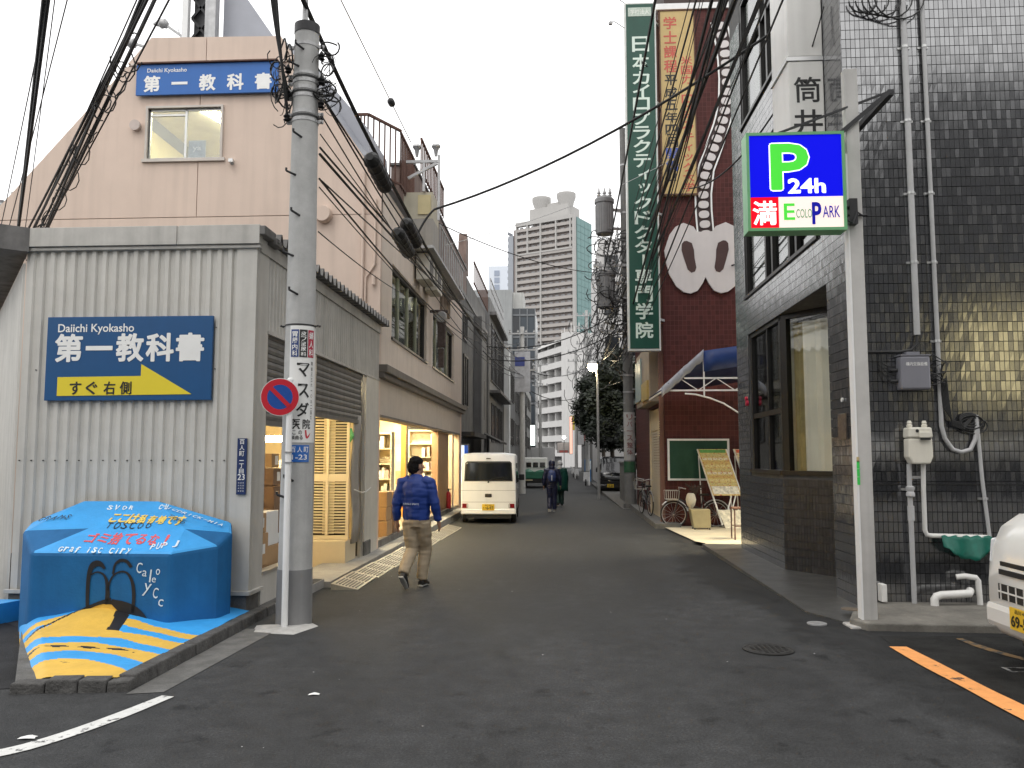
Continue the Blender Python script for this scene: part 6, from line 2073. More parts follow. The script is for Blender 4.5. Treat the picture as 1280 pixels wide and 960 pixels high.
for i, (z, x) in enumerate(((10.15, -8.75), (9.70, -8.55), (10.55, -8.1))):
    t = thing('wire_anchor', ('upper slanting steel bar with an insulator beside the roof pylon', 'lower slanting steel bar with an insulator beside the roof pylon', 'highest slanting steel bar reaching out from the roof pylon')[i], 'bar', (x, 16, z))
    b = B(); b.bar((x, 15.9, z), (-7.65, 15.95, z - .32), .045); b.bar((x + .3, 15.9, z - .12), (-7.65, 15.95, z - .55), .02); b.obj('bar', steel, t)
    b = B(); b.lathe((x, 15.9, z), [(.02, -.22), (.05, -.16), (.06, -.10), (.10, -.06), (.09, 0), (.10, .04), (.05, .08), (.02, .1)], 12, 'x'); b.obj('insulator', steel, t, smooth=True)
t = thing('roof_hood', 'grey blue sheet hood on the sloping right shoulder of the pink shop', 'hood', (-4.2, 15.2, 8.5))
b = B(); b.hexa([(-4.65, 15.2, 8.72), (-3.60, 15.2, 7.2), (-3.60, 17.0, 7.2), (-4.65, 17.0, 8.72), (-4.65, 15.2, 9.15), (-3.66, 15.2, 7.95), (-3.66, 17.0, 7.95), (-4.65, 17.0, 9.15)]); b.obj('sheet', M('grey_panel', (0.36, 0.37, 0.41), 0.5, var=0.06), t)

# ------------------------------------------------------------------ far buildings
t = thing('dark_glass_building', 'mid height block with a pale side wall and dark glass front beyond the left row', 'building', (-6, 112, 0))
b = B(); b.box(-12, -6.4, 110, 124, -1, 24.2); b.obj('pale_wall', M('block_grey', (0.30, 0.31, 0.31), 0.8, var=0.08, scale=.5, streak=0.2), t)
b = B(); b.box(-6.39, -3.3, 111, 124, -1, 21.8); b.obj('glass_body', M('glass_body', (0.035, 0.042, 0.05), 0.2, var=0.1), t)
b = B()
for z in range(1, 8):
    b.box(-6.39, -3.2, 110.8, 111.0, z * 3.0 - .25, z * 3.0)
b.obj('floor_bands', M('band_grey', (0.16, 0.17, 0.18), 0.6, var=0.1), t)
for z in range(0, 7):
    for k in range(3):
        b = B(); b.box(-6.3 + k * 1.0, -5.4 + k * 1.0, 110.9, 110.98, z * 3.0 + .2, z * 3.0 + 2.6); b.obj('window', grey_glass if (z + k) % 3 else dark_glass, t)
b = B()
for x in (-6.35, -5.35, -4.35, -3.3):
    b.bar((x, 110.75, 0), (x, 110.75, 21.8), .12)
b.obj('mullions', M('band_grey', (0.16, 0.17, 0.18), 0.6, var=0.1), t)
b = B(); b.box(-6.4, -4.9, 112, 118, 21.8, 24.2); b.obj('roof_house', pale_w, t)
t = thing('white_side_tower', 'small pale office tower with a dark window stripe left of the tall tower', 'building', (-40, 500, 0))
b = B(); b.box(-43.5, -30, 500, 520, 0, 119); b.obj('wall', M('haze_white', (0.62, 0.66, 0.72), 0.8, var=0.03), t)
for k in range(13):
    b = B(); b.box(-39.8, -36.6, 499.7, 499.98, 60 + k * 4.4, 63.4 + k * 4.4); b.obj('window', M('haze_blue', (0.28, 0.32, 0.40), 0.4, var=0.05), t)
t = thing('low_dark_tower', 'small dark slice of building beside the pale office tower', 'building', (-46, 505, 0))
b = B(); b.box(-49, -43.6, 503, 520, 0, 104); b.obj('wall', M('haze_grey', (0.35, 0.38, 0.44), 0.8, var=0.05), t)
for k in range(10):
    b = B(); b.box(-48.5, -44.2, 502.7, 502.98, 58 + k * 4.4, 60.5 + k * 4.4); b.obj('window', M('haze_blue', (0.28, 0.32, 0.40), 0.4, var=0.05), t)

# tall residential tower, turned a little
tw = thing('tall_tower', 'tall brownish residential tower with balconies and a teal glass side', 'tower', (6.7, 345, 0), math.atan2(.477, -.879) - PI)
ang = tw.rotation_euler.z
TWm = M('tower_tan', (0.37, 0.345, 0.325), 0.8, var=0.06, scale=.1)  # distance haze put into the tower colours by greying them
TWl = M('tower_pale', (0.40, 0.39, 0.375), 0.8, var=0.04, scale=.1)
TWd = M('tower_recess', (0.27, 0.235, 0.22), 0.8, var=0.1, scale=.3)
TWg = M('tower_teal', (0.085, 0.20, 0.195), 0.4, var=0.12, scale=.15)
TWb = M('tower_blue_grey', (0.30, 0.32, 0.35), 0.7, var=0.05, scale=.1)
WL = 31.4
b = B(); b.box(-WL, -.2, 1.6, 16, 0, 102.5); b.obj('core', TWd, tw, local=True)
b = B(); b.box(-WL - 2.6, -WL, 1.0, 15, 0, 100); b.obj('left_wall', TWb, tw, local=True)
me = mw = None
for k in range(24):
    z = 34 + k * 2.9
    up_ = z > 92
    if me is None:
        b = B(); b.box(-WL + 2.6, -1.2, 0, .35, 0, 1.35); b.box(-WL + 2.6, -1.2, .35, 1.6, 0, .25); o1 = b.obj('balcony', TWm, tw, local=True); me = o1.data; o1.location.z = z
    else:
        inst('balcony', me, tw, (0, 0, z))
    for j in range(9):
        x = -WL + 3.3 + j * 2.95
        if mw is None:
            b = B(); b.box(0, 1.7, 1.35, 1.58, 0, 1.9); o1 = b.obj('window', M('tower_window', (0.30, 0.30, 0.31), 0.2, var=0.05), tw, local=True); mw = o1.data; o1.location = (x, 0, z + .35)
        else:
            inst('window', mw, tw, (x, 0, z + .35))
mb = None
for k in range(24):
    z = 34 + k * 2.9
    b = B() if mb is None else None
    if mb is None:
        b.box(-WL - 2.9, -WL - 2.6, 1, 5, 0, 1.3); o1 = b.obj('side_balcony', TWb, tw, local=True); mb = o1.data; o1.location.z = z
    else:
        inst('side_balcony', mb, tw, (0, 0, z))
for x, z0 in ((-16.8, 34), (-23.4, 90.5), (-9.2, 90.5), (-2.2, 90.5)):
    b = B(); b.box(x - .32, x + .32, -.25, 1.5, z0, 104.2); b.obj('fin', TWl, tw, local=True)
b = B(); b.box(-WL + 2.0, -.9, -.3, 1.6, 103.2, 105.0); b.box(-WL + 2.0, -.9, -.2, .5, 90.2, 90.9); b.box(-WL + 2, -WL + 2.6, -.2, 1.6, 30, 104); b.box(-1.2, -.2, -.2, 1.6, 30, 105); b.obj('frame_bands', TWl, tw, local=True)
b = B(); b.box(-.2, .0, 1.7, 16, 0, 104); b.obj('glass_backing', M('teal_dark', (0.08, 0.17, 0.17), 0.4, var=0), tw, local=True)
mg = None
for k in range(24):
    for j in range(4):
        if mg is None:
            b = B(); b.box(.0, .12, 0, 3.35, 0, 2.75); o1 = b.obj('pane', TWg, tw, local=True); mg = o1.data; o1.location = (0, 1.8 + j * 3.5, 34 + k * 2.9)
        else:
            inst('pane', mg, tw, (0, 1.8 + j * 3.5, 34 + k * 2.9))
b = B(); b.box(-24, -5, 3, 14, 104.5, 111); b.box(-22, -8, 5, 12, 111, 113); b.obj('roof_house', TWl, tw, local=True)
for x in (-19.6, -7.2):
    b = B(); b.lathe((x, 6, 105), [(2.2, 0), (2.6, 5), (4.2, 9.6), (4.2, 11.2), (3.8, 11.2)], 20); b.obj('roof_drum', TWl, tw, local=True, smooth=True)
b = B()
for x in (-15, -13):
    b.box(x - .5, x + .5, 4.7, 4.98, 108, 109.6)
b.obj('roof_openings', TWd, tw, local=True)

# white terraced apartments closing the street
ap = thing('white_apartments', 'white apartment block with stepped balconies closing the end of the street', 'apartment block', (1.45, 165, 0), math.atan2(-.917, .396))
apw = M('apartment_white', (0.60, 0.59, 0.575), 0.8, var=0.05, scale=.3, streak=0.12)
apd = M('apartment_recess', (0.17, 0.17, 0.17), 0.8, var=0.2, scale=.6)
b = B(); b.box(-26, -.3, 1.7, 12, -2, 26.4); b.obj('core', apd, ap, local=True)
b = B(); b.box(-2.6, 0, -.1, 12.1, -2, 26.8); b.obj('end_wall', apw, ap, local=True)
mwin = None
for k in range(8):
    z = 1.9 + k * 3.02
    xl = -26 + (0 if k < 6 else (k - 5) * 4.0)
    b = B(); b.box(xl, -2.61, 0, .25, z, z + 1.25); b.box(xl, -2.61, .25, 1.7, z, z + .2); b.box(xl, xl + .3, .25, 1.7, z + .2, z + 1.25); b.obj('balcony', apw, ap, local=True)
    for j in range(6):
        x = -25 + j * 3.8
        if x < xl + .3:
            continue
        if mwin is None:
            b = B(); b.box(0, 2.6, 1.5, 1.68, 0, 2.1); o1 = b.obj('window', M('apartment_window', (0.34, 0.35, 0.36), 0.2, var=0.15, scale=.3), ap, local=True); mwin = o1.data; o1.location = (x, 0, z + .3)
        else:
            inst('window', mwin, ap, (x, 0, z + .3))
        b = B(); b.box(x + 2.9, x + 3.1, .25, 1.69, z + .2, z + 2.9); b.obj('divider', apw, ap, local=True)
b = B(); b.hexa([(-20, -.2, 25.2), (-2.61, -.2, 25.6), (-2.61, 4, 26.7), (-19, 4, 26.7), (-20, -.3, 24.8), (-2.61, -.3, 25.2), (-2.61, 4, 26.2), (-19, 4, 26.2)]); b.obj('sloped_top', apw, ap, local=True)
b = B()
for i, x in enumerate((-14, -12.5, -9, -7.2, -5)):
    b.bar((x, 5, 26.5), (x, 5, 29.2 + .5 * (i % 3)), .12)
b.box(-12, -9.5, 5.5, 7.5, 26.4, 28.4); b.obj('roof_tanks', apw, ap, local=True)

# right-hand row behind the big pole
t = thing('pale_tall_house', 'pale plain tall house behind the wires and the big pole', 'building', (4.5, 62, 0))
b = B(); b.box(2.9, 8, 60, 75, -1, 17.6); b.obj('wall', M('haze_pale', (0.50, 0.49, 0.48), 0.8, var=0.05, streak=0.1), t)
for z in (6, 9, 12, 15):
    for (x0, x1) in ((3.3, 4.3), (4.8, 5.8)):
        b = B(); b.box(x0, x1, 59.93, 59.99, z, z + 1.4); b.obj('window', dark_glass, t)
    window_on(t, 2.9, 62, 64, z, z + 1.4, -1)
t = thing('low_right_house', 'dark house in the shade on the right beyond the brick building', 'building', (6, 34, 0))
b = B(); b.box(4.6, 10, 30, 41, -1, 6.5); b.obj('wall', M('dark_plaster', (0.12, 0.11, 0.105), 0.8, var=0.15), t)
window_on(t, 4.6, 31, 33, 3.4, 5, -1); window_on(t, 4.6, 35, 37, 3.4, 5, -1)
t = thing('far_right_house', 'far dark shop house on the right with signs in front', 'building', (6, 90, 0))
b = B(); b.box(3.0, 10, 76, 118, -1, 12); b.obj('wall', stone, t)
for i in range(7):
    for z in (3, 6, 9):
        window_on(t, 3.0, 78 + i * 5.5, 80.5 + i * 5.5, z, z + 1.7, -1)
t = thing('block_wall', 'low grey block wall beside the big pole', 'wall', (2.7, 32, 0))
b = B(); b.box(2.62, 2.82, 31.2, 37.0, -.6, 1.42); b.obj('wall', concrete_dark, t); b = B(); b.box(2.58, 2.86, 31.15, 37.05, 1.42, 1.48); b.obj('coping', stone2, t)
b = B(); b.box(2.2, 4.6, 29.4, 60, -.8, -.14); tagit(b.obj('kerb', kerb_stone, bevel=.02), kind='structure')

# trees
leaf_m = [M('leaf_dark', (0.010, 0.016, 0.009), 0.6, var=0.4, scale=1.4), M('leaf_mid', (0.016, 0.025, 0.012), 0.6, var=0.4, scale=1.4)]
bark = M('bark', (0.07, 0.055, 0.04), 0.9, var=0.3, scale=8, bump=0.5, bscale=20)


def tree(x, y, z0, zc, rx, rz, label, seed, n=15000, ls=.115):
    r_ = random.Random(seed)
    t = thing('street_tree', label, 'tree', (x, y, z0), 0, 'dark trees on the right side')
    b = B(); b.tube([(x, y, z0 - .3), (x + .05, y, z0 + 1.2), (x - .05, y + .1, zc - rz * .3), (x, y, zc + rz * .4)], [.17, .14, .10, .03], 10)
    for k in range(9):
        a = r_.uniform(0, 6.28); h = zc - rz * .5 + k * rz * .13
        b.tube([(x, y, h), (x + rx * .45 * math.cos(a), y + rx * .45 * math.sin(a), h + rz * .2), (x + rx * .85 * math.cos(a), y + rx * .85 * math.sin(a), h + rz * .28)], [.06, .035, .012], 6)
    b.obj('trunk', bark, t, smooth=True)
    cl = []
    for k in range(34):
        a, e, q = r_.uniform(0, 6.28), r_.uniform(-1, 1), r_.uniform(.45, 1.0)
        c = math.sqrt(1 - e * e)
        cl.append((x + rx * q * c * math.cos(a), y + rx * q * c * math.sin(a), zc + rz * q * e, r_.uniform(.28, .6) * rx * .62))
    b = B()
    for i in range(n):
        cx, cy, cz, cr = r_.choice(cl)
        d = Vector((r_.gauss(0, 1), r_.gauss(0, 1), r_.gauss(0, 1))).normalized() * cr * r_.uniform(.3, 1.05)
        p = Vector((cx, cy, cz)) + d
        u = Vector((r_.gauss(0, 1), r_.gauss(0, 1), r_.gauss(0, .5))).normalized()
        v = u.orthogonal().normalized()
        s_ = ls * r_.uniform(.6, 1.4)
        b.cm = 0 if r_.random() < .6 else 1
        b.add([p - u * s_, p + v * s_ * .45, p + u * s_, p - v * s_ * .45], [(0, 1, 2, 3)])
    b.obj('crown', leaf_m, t, fix=False)


tree(2.95, 47.5, -.3, 4.5, 2.2, 3.7, 'dense dark tree right behind the street lamp', 1)
tree(3.3, 41.5, -.3, 4.2, 1.7, 3.4, 'dark tree crowding behind the big utility pole', 2)
tree(2.9, 56.0, -.3, 4.6, 2.0, 3.6, 'farther dark tree showing at the edge of the lamp lit one', 3)
tree(3.3, 33.8, -.3, 2.6, .8, 1.6, 'small dark shrub like tree above the low block wall', 4, 2200, .10)

# the building across the crossing, behind the viewer (it shows in the glazed tiles)
bh = thing('opposite_building', 'plain plaster building across the crossing that mirrors in the glazed tiles', 'building', (8, -12, 0))
b = B(); b.box(-4, 12.6, -22, -11, -.5, 12.3); b.box(12.6, 28, -22, -11.01, -.5, 15.6); b.obj('wall', M('opposite_plaster', (0.05, 0.05, 0.05), 0.85, var=0.15), bh)
for i in range(10):
    for z in (1.0, 4.2, 7.4):
        lit_ = (i == 6 and z == 4.2)
        x = -2.6 + i * 2.8
        b = B(); b.box(x, x + 1.9 if not lit_ else x + 2.5, -11, -10.94, z if not lit_ else z - .5, z + 2.1 if not lit_ else z + 2.5); b.obj('window', M('lit_office', (0.8, 0.7, 0.4), 0.5, var=0, emit=(1.0, .84, .42), estr=1.15) if lit_ else dark_glass, bh)
bh2 = thing('opposite_house', 'plain grey house across the crossing behind the viewer', 'building', (-14, -14, 0))
b = B(); b.box(-26, -7, -24, -13, -.5, 8.5); b.obj('wall', stone2, bh2)
# ------------------------------------------------------------------ vehicles
tyre = M('tyre', (0.015, 0.015, 0.015), 0.85, var=0.1)
car_black = M('car_black', (0.012, 0.012, 0.014), 0.15, var=0, coat=0.6)
car_glass = M('car_glass', (0.012, 0.014, 0.015), 0.05, var=0, spec=0.9)


def van(name, label, loc, rz, paint, plate_txt, cat='van', scale=1.0, group=None):
    """small box van, front towards local +y"""
    t = thing(name, label, cat, loc, rz, group)
    t.scale = (scale,) * 3
    st = [(-1.70, .735, .27, .735, 1.00, .690, 1.82), (-1.65, .74, .25, .74, 1.0, .705, 1.88), (-1.45, .74, .24, .74, 1.0, .71, 1.90), (0, .74, .24, .74, 1.0, .71, 1.90), (.70, .74, .24, .74, 1.0, .68, 1.87),
          (.92, .74, .24, .74, 1.0, .645, 1.80), (1.22, .74, .24, .74, .98, .64, 1.50), (1.46, .735, .24, .73, .95, .655, 1.22), (1.60, .725, .24, .72, .90, .665, 1.12), (1.68, .69, .26, .69, .80, .64, .98), (1.72, .64, .30, .64, .66, .58, .80)]
    rows = []
    for (y, hb, zb, hw, zs, hr, zr) in st:
        half = [(hb * .80, zb), (hb * .97, zb + .04), (hw, zb + .16), (hw, zs), (hw * .985, zs + (zr - zs) * .25), (hr + .02, zr - .09), (hr - .03, zr - .02), (hr * .6, zr + .008), (0, zr + .012)]
        ring = [(x, y, z) for x, z in half] + [(-x, y, z) for x, z in reversed(half[:-1])]
        rows.append(ring)
    b = B(); b.grid(rows); n = len(rows[0])
    b.f.append(tuple(range(n))); b.mi.append(0); b.f.append(tuple((len(rows) - 1) * n + k for k in range(n))); b.mi.append(0)
    for i in range(len(rows) - 1):
        b.f.append((i * n, (i + 1) * n, (i + 1) * n + n - 1, i * n + n - 1)); b.mi.append(0)
    body = b.obj('body', paint, t, local=True, smooth=True, bevel=.018, angle=50)
    # rear
    seam = M('seam', (0.03, 0.03, 0.03), 0.7, var=0)
    b = B(); b.prism([(-.62, 1.17), (.62, 1.17), (.60, 1.60), (.56, 1.645), (-.56, 1.645), (-.60, 1.60)], 'y', -1.712, -1.70); b.obj('rear_window', car_glass, t, local=True, bevel=.01)
    b = B(); b.prism([(-.65, 1.14), (.65, 1.14), (.625, 1.63), (.575, 1.675), (-.575, 1.675), (-.625, 1.63)], 'y', -1.704, -1.699); b.obj('window_seal', seam, t, local=True)
    b = B(); b.box(-.09, .09, -1.73, -1.70, .72, .81); b.obj('tailgate_handle', black, t, local=True, bevel=.01)
    b = B(); b.box(-.06, .06, -1.72, -1.69, 1.735, 1.76); b.obj('brake_lamp', black, t, local=True)
    b = B(); b.tube([(0, -1.715, 1.13), (.02, -1.735, 1.17), (.12, -1.72, 1.22), (.40, -1.716, 1.25)], .008, 6); b.cyl((0, -1.70, 1.12), (0, -1.735, 1.12), .025, n=10); b.obj('wiper', black, t, local=True)
    for s_ in (-1, 1):
        tl = B(); tl.box(s_ * .55, s_ * .70, -1.722, -1.70, .43, .55); lo = tl.obj('tail_light', M('tail_red', (0.16, 0.006, 0.008), 0.2, var=0), t, local=True, bevel=.01)
        b = B(); b.box(s_ * .535, s_ * .58, -1.724, -1.7225, .44, .54); b.obj('reversing_lens', M('lens_clear', (0.5, 0.5, 0.48), 0.2, var=0), lo, local=True)
    b = B(); b.box(-.736, .736, -1.735, -1.66, .27, .40); b.obj('rear_bumper', paint, t, local=True, bevel=.02)
    b = B(); b.box(-.735, .735, -1.7015, -1.698, .585, .592); b.box(-.735, .735, -1.7015, -1.698, .895, .901); b.obj('tailgate_seam', seam, t, local=True)
    yp = M('plate_yellow', (0.72, 0.47, 0.03), 0.4, var=0.05)
    b = B(); b.box(-.165, .165, -1.745, -1.736, .37, .535); pl_ = b.obj('number_plate', yp, t, local=True)
    b = B(); put(b, plate_txt, (0, -1.745, .435), (1, 0, 0), (0, 0, 1), .27, .085, .02); put(b, '品川 480', (0, -1.745, .51), (1, 0, 0), (0, 0, 1), .17, .032, .01); b.obj('lettering', black_p, pl_, local=True)
    b = B(); b.box(-.6, .6, -1.66, 1.5, .15, .26); b.obj('underbody', black, t, local=True)
    # sides
    for s_ in (-1, 1):
        for (y0, y1) in ((-1.52, -.78), (-.70, .12)):
            b = B(); b.hexa([(s_ * .738, y0, 1.08), (s_ * .738, y1, 1.08), (s_ * .742, y1, 1.08), (s_ * .742, y0, 1.08), (s_ * .722, y0 + .02, 1.62), (s_ * .722, y1 - .02, 1.62), (s_ * .732, y1 - .02, 1.62), (s_ * .732, y0 + .02, 1.62)]); b.obj('side_window', car_glass, t, local=True)
        b = B(); b.hexa([(s_ * .738, .22, 1.06), (s_ * .736, 1.24, 1.06), (s_ * .742, 1.24, 1.06), (s_ * .744, .22, 1.06), (s_ * .722, .24, 1.62), (s_ * .705, .86, 1.62), (s_ * .720, .86, 1.62), (s_ * .732, .24, 1.62)]); b.obj('side_window', car_glass, t, local=True)
        for y in (-.74, .17):
            b = B(); b.box(s_ * .7395, s_ * .7415, y - .004, y + .004, .42, 1.7 if False else 1.05); b.obj('door_seam', seam, t, local=True)
        b = B(); b.box(s_ * .742, s_ * .76, -.1, .06, .90, .935); b.obj('door_handle', paint, t, local=True)
        b = B(); b.box(s_ * .76, s_ * .92, 1.0, 1.1, 1.10, 1.28); b.box(s_ * .73, s_ * .78, 1.03, 1.07, 1.12, 1.16); b.obj('mirror', black, t, local=True, bevel=.02)
        for y in (-1.08, 1.02):
            b = B(); b.lathe((s_ * .66 - .075, y, .275), [(.20, 0), (.265, .01), (.275, .04), (.275, .11), (.265, .14), (.20, .15)], 24, 'x'); w_ = b.obj('wheel', tyre, t, local=True, smooth=True)
            b = B(); b.lathe((s_ * .735, y, .275), [(.17, -.01), (.17, .006), (.15, .012), (.05, .014)], 20, 'x'); b.obj('hubcap', steel, w_, local=True)
            b = B(); b.tube([(s_ * .741, y + .30 * math.cos(k * PI / 10), .275 + .30 * math.sin(k * PI / 10)) for k in range(11)], .012, 6); b.obj('wheel_arch', seam, t, local=True)
    # front
    b = B(); b.hexa([(-.60, 1.46, 1.20), (.60, 1.46, 1.20), (.60, 1.475, 1.20), (-.60, 1.475, 1.20), (-.58, .94, 1.79), (.58, .94, 1.79), (.58, .955, 1.80), (-.58, .955, 1.80)]); b.obj('windscreen', car_glass, t, local=True)
    b = B(); b.box(-.45, .45, 1.66, 1.722, .80, .835) ; b.box(-.45, .45, 1.675, 1.735, .735, .775); g1 = b.obj('upper_grille', black, t, local=True)
    b = B(); b.box(-.48, .48, 1.69, 1.728, .54, .66); g2 = b.obj('lower_grille', black, t, local=True)
    b = B()
    for k in range(9):
        b.box(-.44 + k * .11 - .006, -.44 + k * .11 + .006, 1.72, 1.733, .54, .66)
    b.box(-.48, .48, 1.72, 1.734, .594, .606); b.obj('grille_bars', paint, g2, local=True)
    for s_ in (-1, 1):
        b = B(); b.hexa([(s_ * .60, 1.62, .80), (s_ * .71, 1.44, .80), (s_ * .742, 1.44, .80), (s_ * .64, 1.715, .80), (s_ * .62, 1.56, 1.0), (s_ * .70, 1.42, 1.02), (s_ * .738, 1.42, 1.02), (s_ * .655, 1.685, 1.0)]); b.obj('headlight', M('headlight', (0.55, 0.56, 0.57), 0.1, var=0, spec=0.8), t, local=True, bevel=.015)
    b = B(); b.box(-.70, .70, 1.60, 1.74, .30, .50); b.obj('front_bumper', paint, t, local=True, bevel=.05)
    b = B(); b.tube([(.065 * math.cos(k * PI / 10), 1.704, .925 + .065 * math.sin(k * PI / 10)) for k in range(21)], .009, 8, caps=False); b.box(-.05, .05, 1.69, 1.708, .915, .935); b.obj('front_badge', M('chrome', (0.6, 0.6, 0.6), 0.12, metal=1.0, var=0), t, local=True, smooth=True)
    b = B(); b.box(-.045, .285, 1.742, 1.752, .345, .51); pl_ = b.obj('number_plate', yp, t, local=True)
    b = B(); put(b, plate_txt, (.12, 1.752, .41), (-1, 0, 0), (0, 0, 1), .28, .085, .02); put(b, '品川 480', (.12, 1.752, .485), (-1, 0, 0), (0, 0, 1), .17, .03, .01); b.obj('lettering', black_p, pl_, local=True)
    return t


van_white = M('van_white', (0.80, 0.81, 0.80), 0.28, var=0.03, coat=0.4, streak=0.05)
van('parked_van', 'small white box van seen from behind, parked by the pink shop', (-1.97, 24.0, gz(24)), R(1.5), van_white, '･･6-97', scale=1.0)
van('parked_van', 'white box van nosing in from the right edge of the parking lot', (5.19, 6.42, 0), R(90), M('van_cream_white', (0.72, 0.71, 0.67), 0.25, var=0.03, coat=0.4), '69-52')
van('parked_van', 'black van parked beyond the low block wall on the right', (3.05, 46.5, gz(46)), R(172), car_black, '12-84', scale=1.05)
van('parked_van', 'dark van with a pale roof edge parked behind the black one', (3.15, 52, gz(52)), R(180), M('car_grey', (0.30, 0.31, 0.33), 0.2, var=0, coat=0.6), '33-10', scale=1.05)

# green and white tipper truck
t = thing('parked_truck', 'small green and white truck seen from behind further down the street', 'truck', (-1.65, 54, gz(54)))
gp = M('truck_green', (0.02, 0.12, 0.07), 0.5, var=0.15)
b = B(); b.box(-.8, .8, 2.0, 3.4, .55, 1.95); b.obj('cab', M('truck_white', (0.6, 0.6, 0.57), 0.4), t, local=True, bevel=.08)
b = B(); b.box(-.72, .72, 1.97, 1.995, 1.25, 1.72); b.obj('rear_panel', M('truck_white', (0.6, 0.6, 0.57), 0.4), t, local=True)
for x in (-.46, 0, .46):
    b = B(); b.box(x - .17, x + .17, 1.94, 1.968, 1.30, 1.62); b.obj('cab_window', car_glass, t, local=True)
b = B(); b.box(-.82, .82, -1.0, 1.9, .62, .70); b.box(-.82, .82, -1.03, -.98, .62, 1.05); b.box(-.82, -.78, -.98, 1.9, .7, 1.05); b.box(.78, .82, -.98, 1.9, .7, 1.05); b.obj('bed', gp, t, local=True)
b = B(); b.grid([[(-.76 + u * .19, -.9 + v * .45, .95 + .25 * math.sin(u * .8) * math.sin(v * .6 + .4) + .03 * (u * v % 3)) for u in range(9)] for v in range(7)]); b.obj('load_cover', gp, t, local=True, smooth=True)
b = B(); b.box(-.8, .8, -1.02, -.95, .42, .58); b.box(-.6, .6, -.9, 3.2, .34, .60); b.obj('chassis', black, t, local=True)
b = B(); b.box(-.75, -.1, -1.04, -1.021, .48, .56); b.obj('lamp_bar', M('lamp_amber', (0.45, 0.40, 0.25), 0.4), t, local=True)
for s_ in (-1, 1):
    for y in (-.3, 2.7):
        b = B(); b.lathe((s_ * .70 - .09, y, .30), [(.18, 0), (.30, .02), (.30, .16), (.18, .18)], 18, 'x'); b.obj('wheel', tyre, t, local=True)
# white box lorry
t = thing('box_lorry', 'plain white box lorry standing across the far end of the street', 'lorry', (-1.7, 82, gz(82)))
b = B(); b.box(-1.15, 1.15, 0, 5, .9, 2.95); b.obj('box', M('lorry_white', (0.55, 0.55, 0.55), 0.5, var=0.06), t, local=True, bevel=.02)
b = B(); b.box(-.02, .02, -.02, -.001, .9, 2.9); b.obj('door_seam', seamm := M('seam_grey', (0.25, 0.25, 0.25), 0.6, var=0), t, local=True)
b = B(); b.box(-1.1, 1.1, .1, 6.8, .5, .9); b.obj('chassis', black, t, local=True)
b = B(); b.box(-1.0, 1.0, 5.2, 6.9, .6, 2.3); b.obj('cab', M('lorry_white', (0.55, 0.55, 0.55), 0.5), t, local=True, bevel=.08)
for s_ in (-1, 1):
    for y in (.9, 5.8):
        b = B(); b.lathe((s_ * .9 - .12, y, .42), [(.25, 0), (.42, .02), (.42, .22), (.25, .24)], 18, 'x'); b.obj('wheel', tyre, t, local=True)

# small signs and machines far down the street
fs = random.Random(5)
spec = [(1.55, 62, .5, 2.6, 4.4, .05, (0.45, 0.45, 0.46), 'grey hanging sign over the far right pavement', 0),
        (1.9, 70, .45, 3.0, 5.2, .05, (0.35, 0.08, 0.07), 'dull red vertical sign far down on the right', 0),
        (1.1, 84, .35, 2.0, 5.8, .05, (0.8, 0.45, 0.35), 'thin glowing reddish sign far down the street', .9),
        (1.35, 90, .5, 4.6, 6.2, .05, (0.55, 0.45, 0.08), 'small yellow sign among the far wires', .15),
        (-2.9, 88, .55, 2.9, 5.1, .05, (0.8, 0.9, 0.85), 'glowing white sign above the far white lorry', 1.6),
        (.35, 96, 1.4, 2.2, 3.4, .05, (0.55, 0.5, 0.47), 'pale hoarding beside the far white lorry', 0),
        (.40, 95.8, 1.0, 2.2, 2.5, .05, (0.6, 0.15, 0.13), 'red strip under the pale far hoarding', 0)]
for (x, y, wd, z0, z1, d_, c, lab, e) in spec:
    t = thing('shop_sign', lab, 'sign', (x, y, z0))
    b = B(); b.box(x - wd / 2, x + wd / 2, y, y + .12, z0, z1); b.obj('case', zinc_dark, t)
    b = B(); b.box(x - wd / 2 + .03, x + wd / 2 - .03, y - .015, y - .001, z0 + .03, z1 - .03); b.obj('face', M('far_sign_%d' % (c[0] * 1000 + c[2] * 97), c, 0.5, var=0.1, emit=c if e else None, estr=e), t)
t = thing('far_lamp', 'small round white lamp glowing above the far hoarding', 'lamp', (.45, 95, 3.9))
b = B(); b.lathe((.45, 95, 3.75), [(.02, 0), (.16, .08), (.20, .2), (.16, .32), (.02, .4)], 12); b.obj('globe', emitter('far_globe', (1, .95, .9), 8), t)
b = B(); b.cyl((.45, 95, -.3), (.45, 95, 3.75), .04, n=8); b.obj('post', steel, t)
t = thing('vending_machine', 'blue vending machine standing on the right before the far signs', 'vending machine', (2.25, 68, -.29))
b = B(); b.box(1.98, 2.52, 68, 68.6, -.29, 1.5); b.obj('case', M('vend_blue', (0.03, 0.13, 0.30), 0.4), t, bevel=.02)
b = B(); b.box(2.10, 2.50, 67.98, 67.999, .7, 1.4); b.obj('display', M('vend_pale', (0.6, 0.7, 0.75), 0.3, var=0.3, scale=12), t)
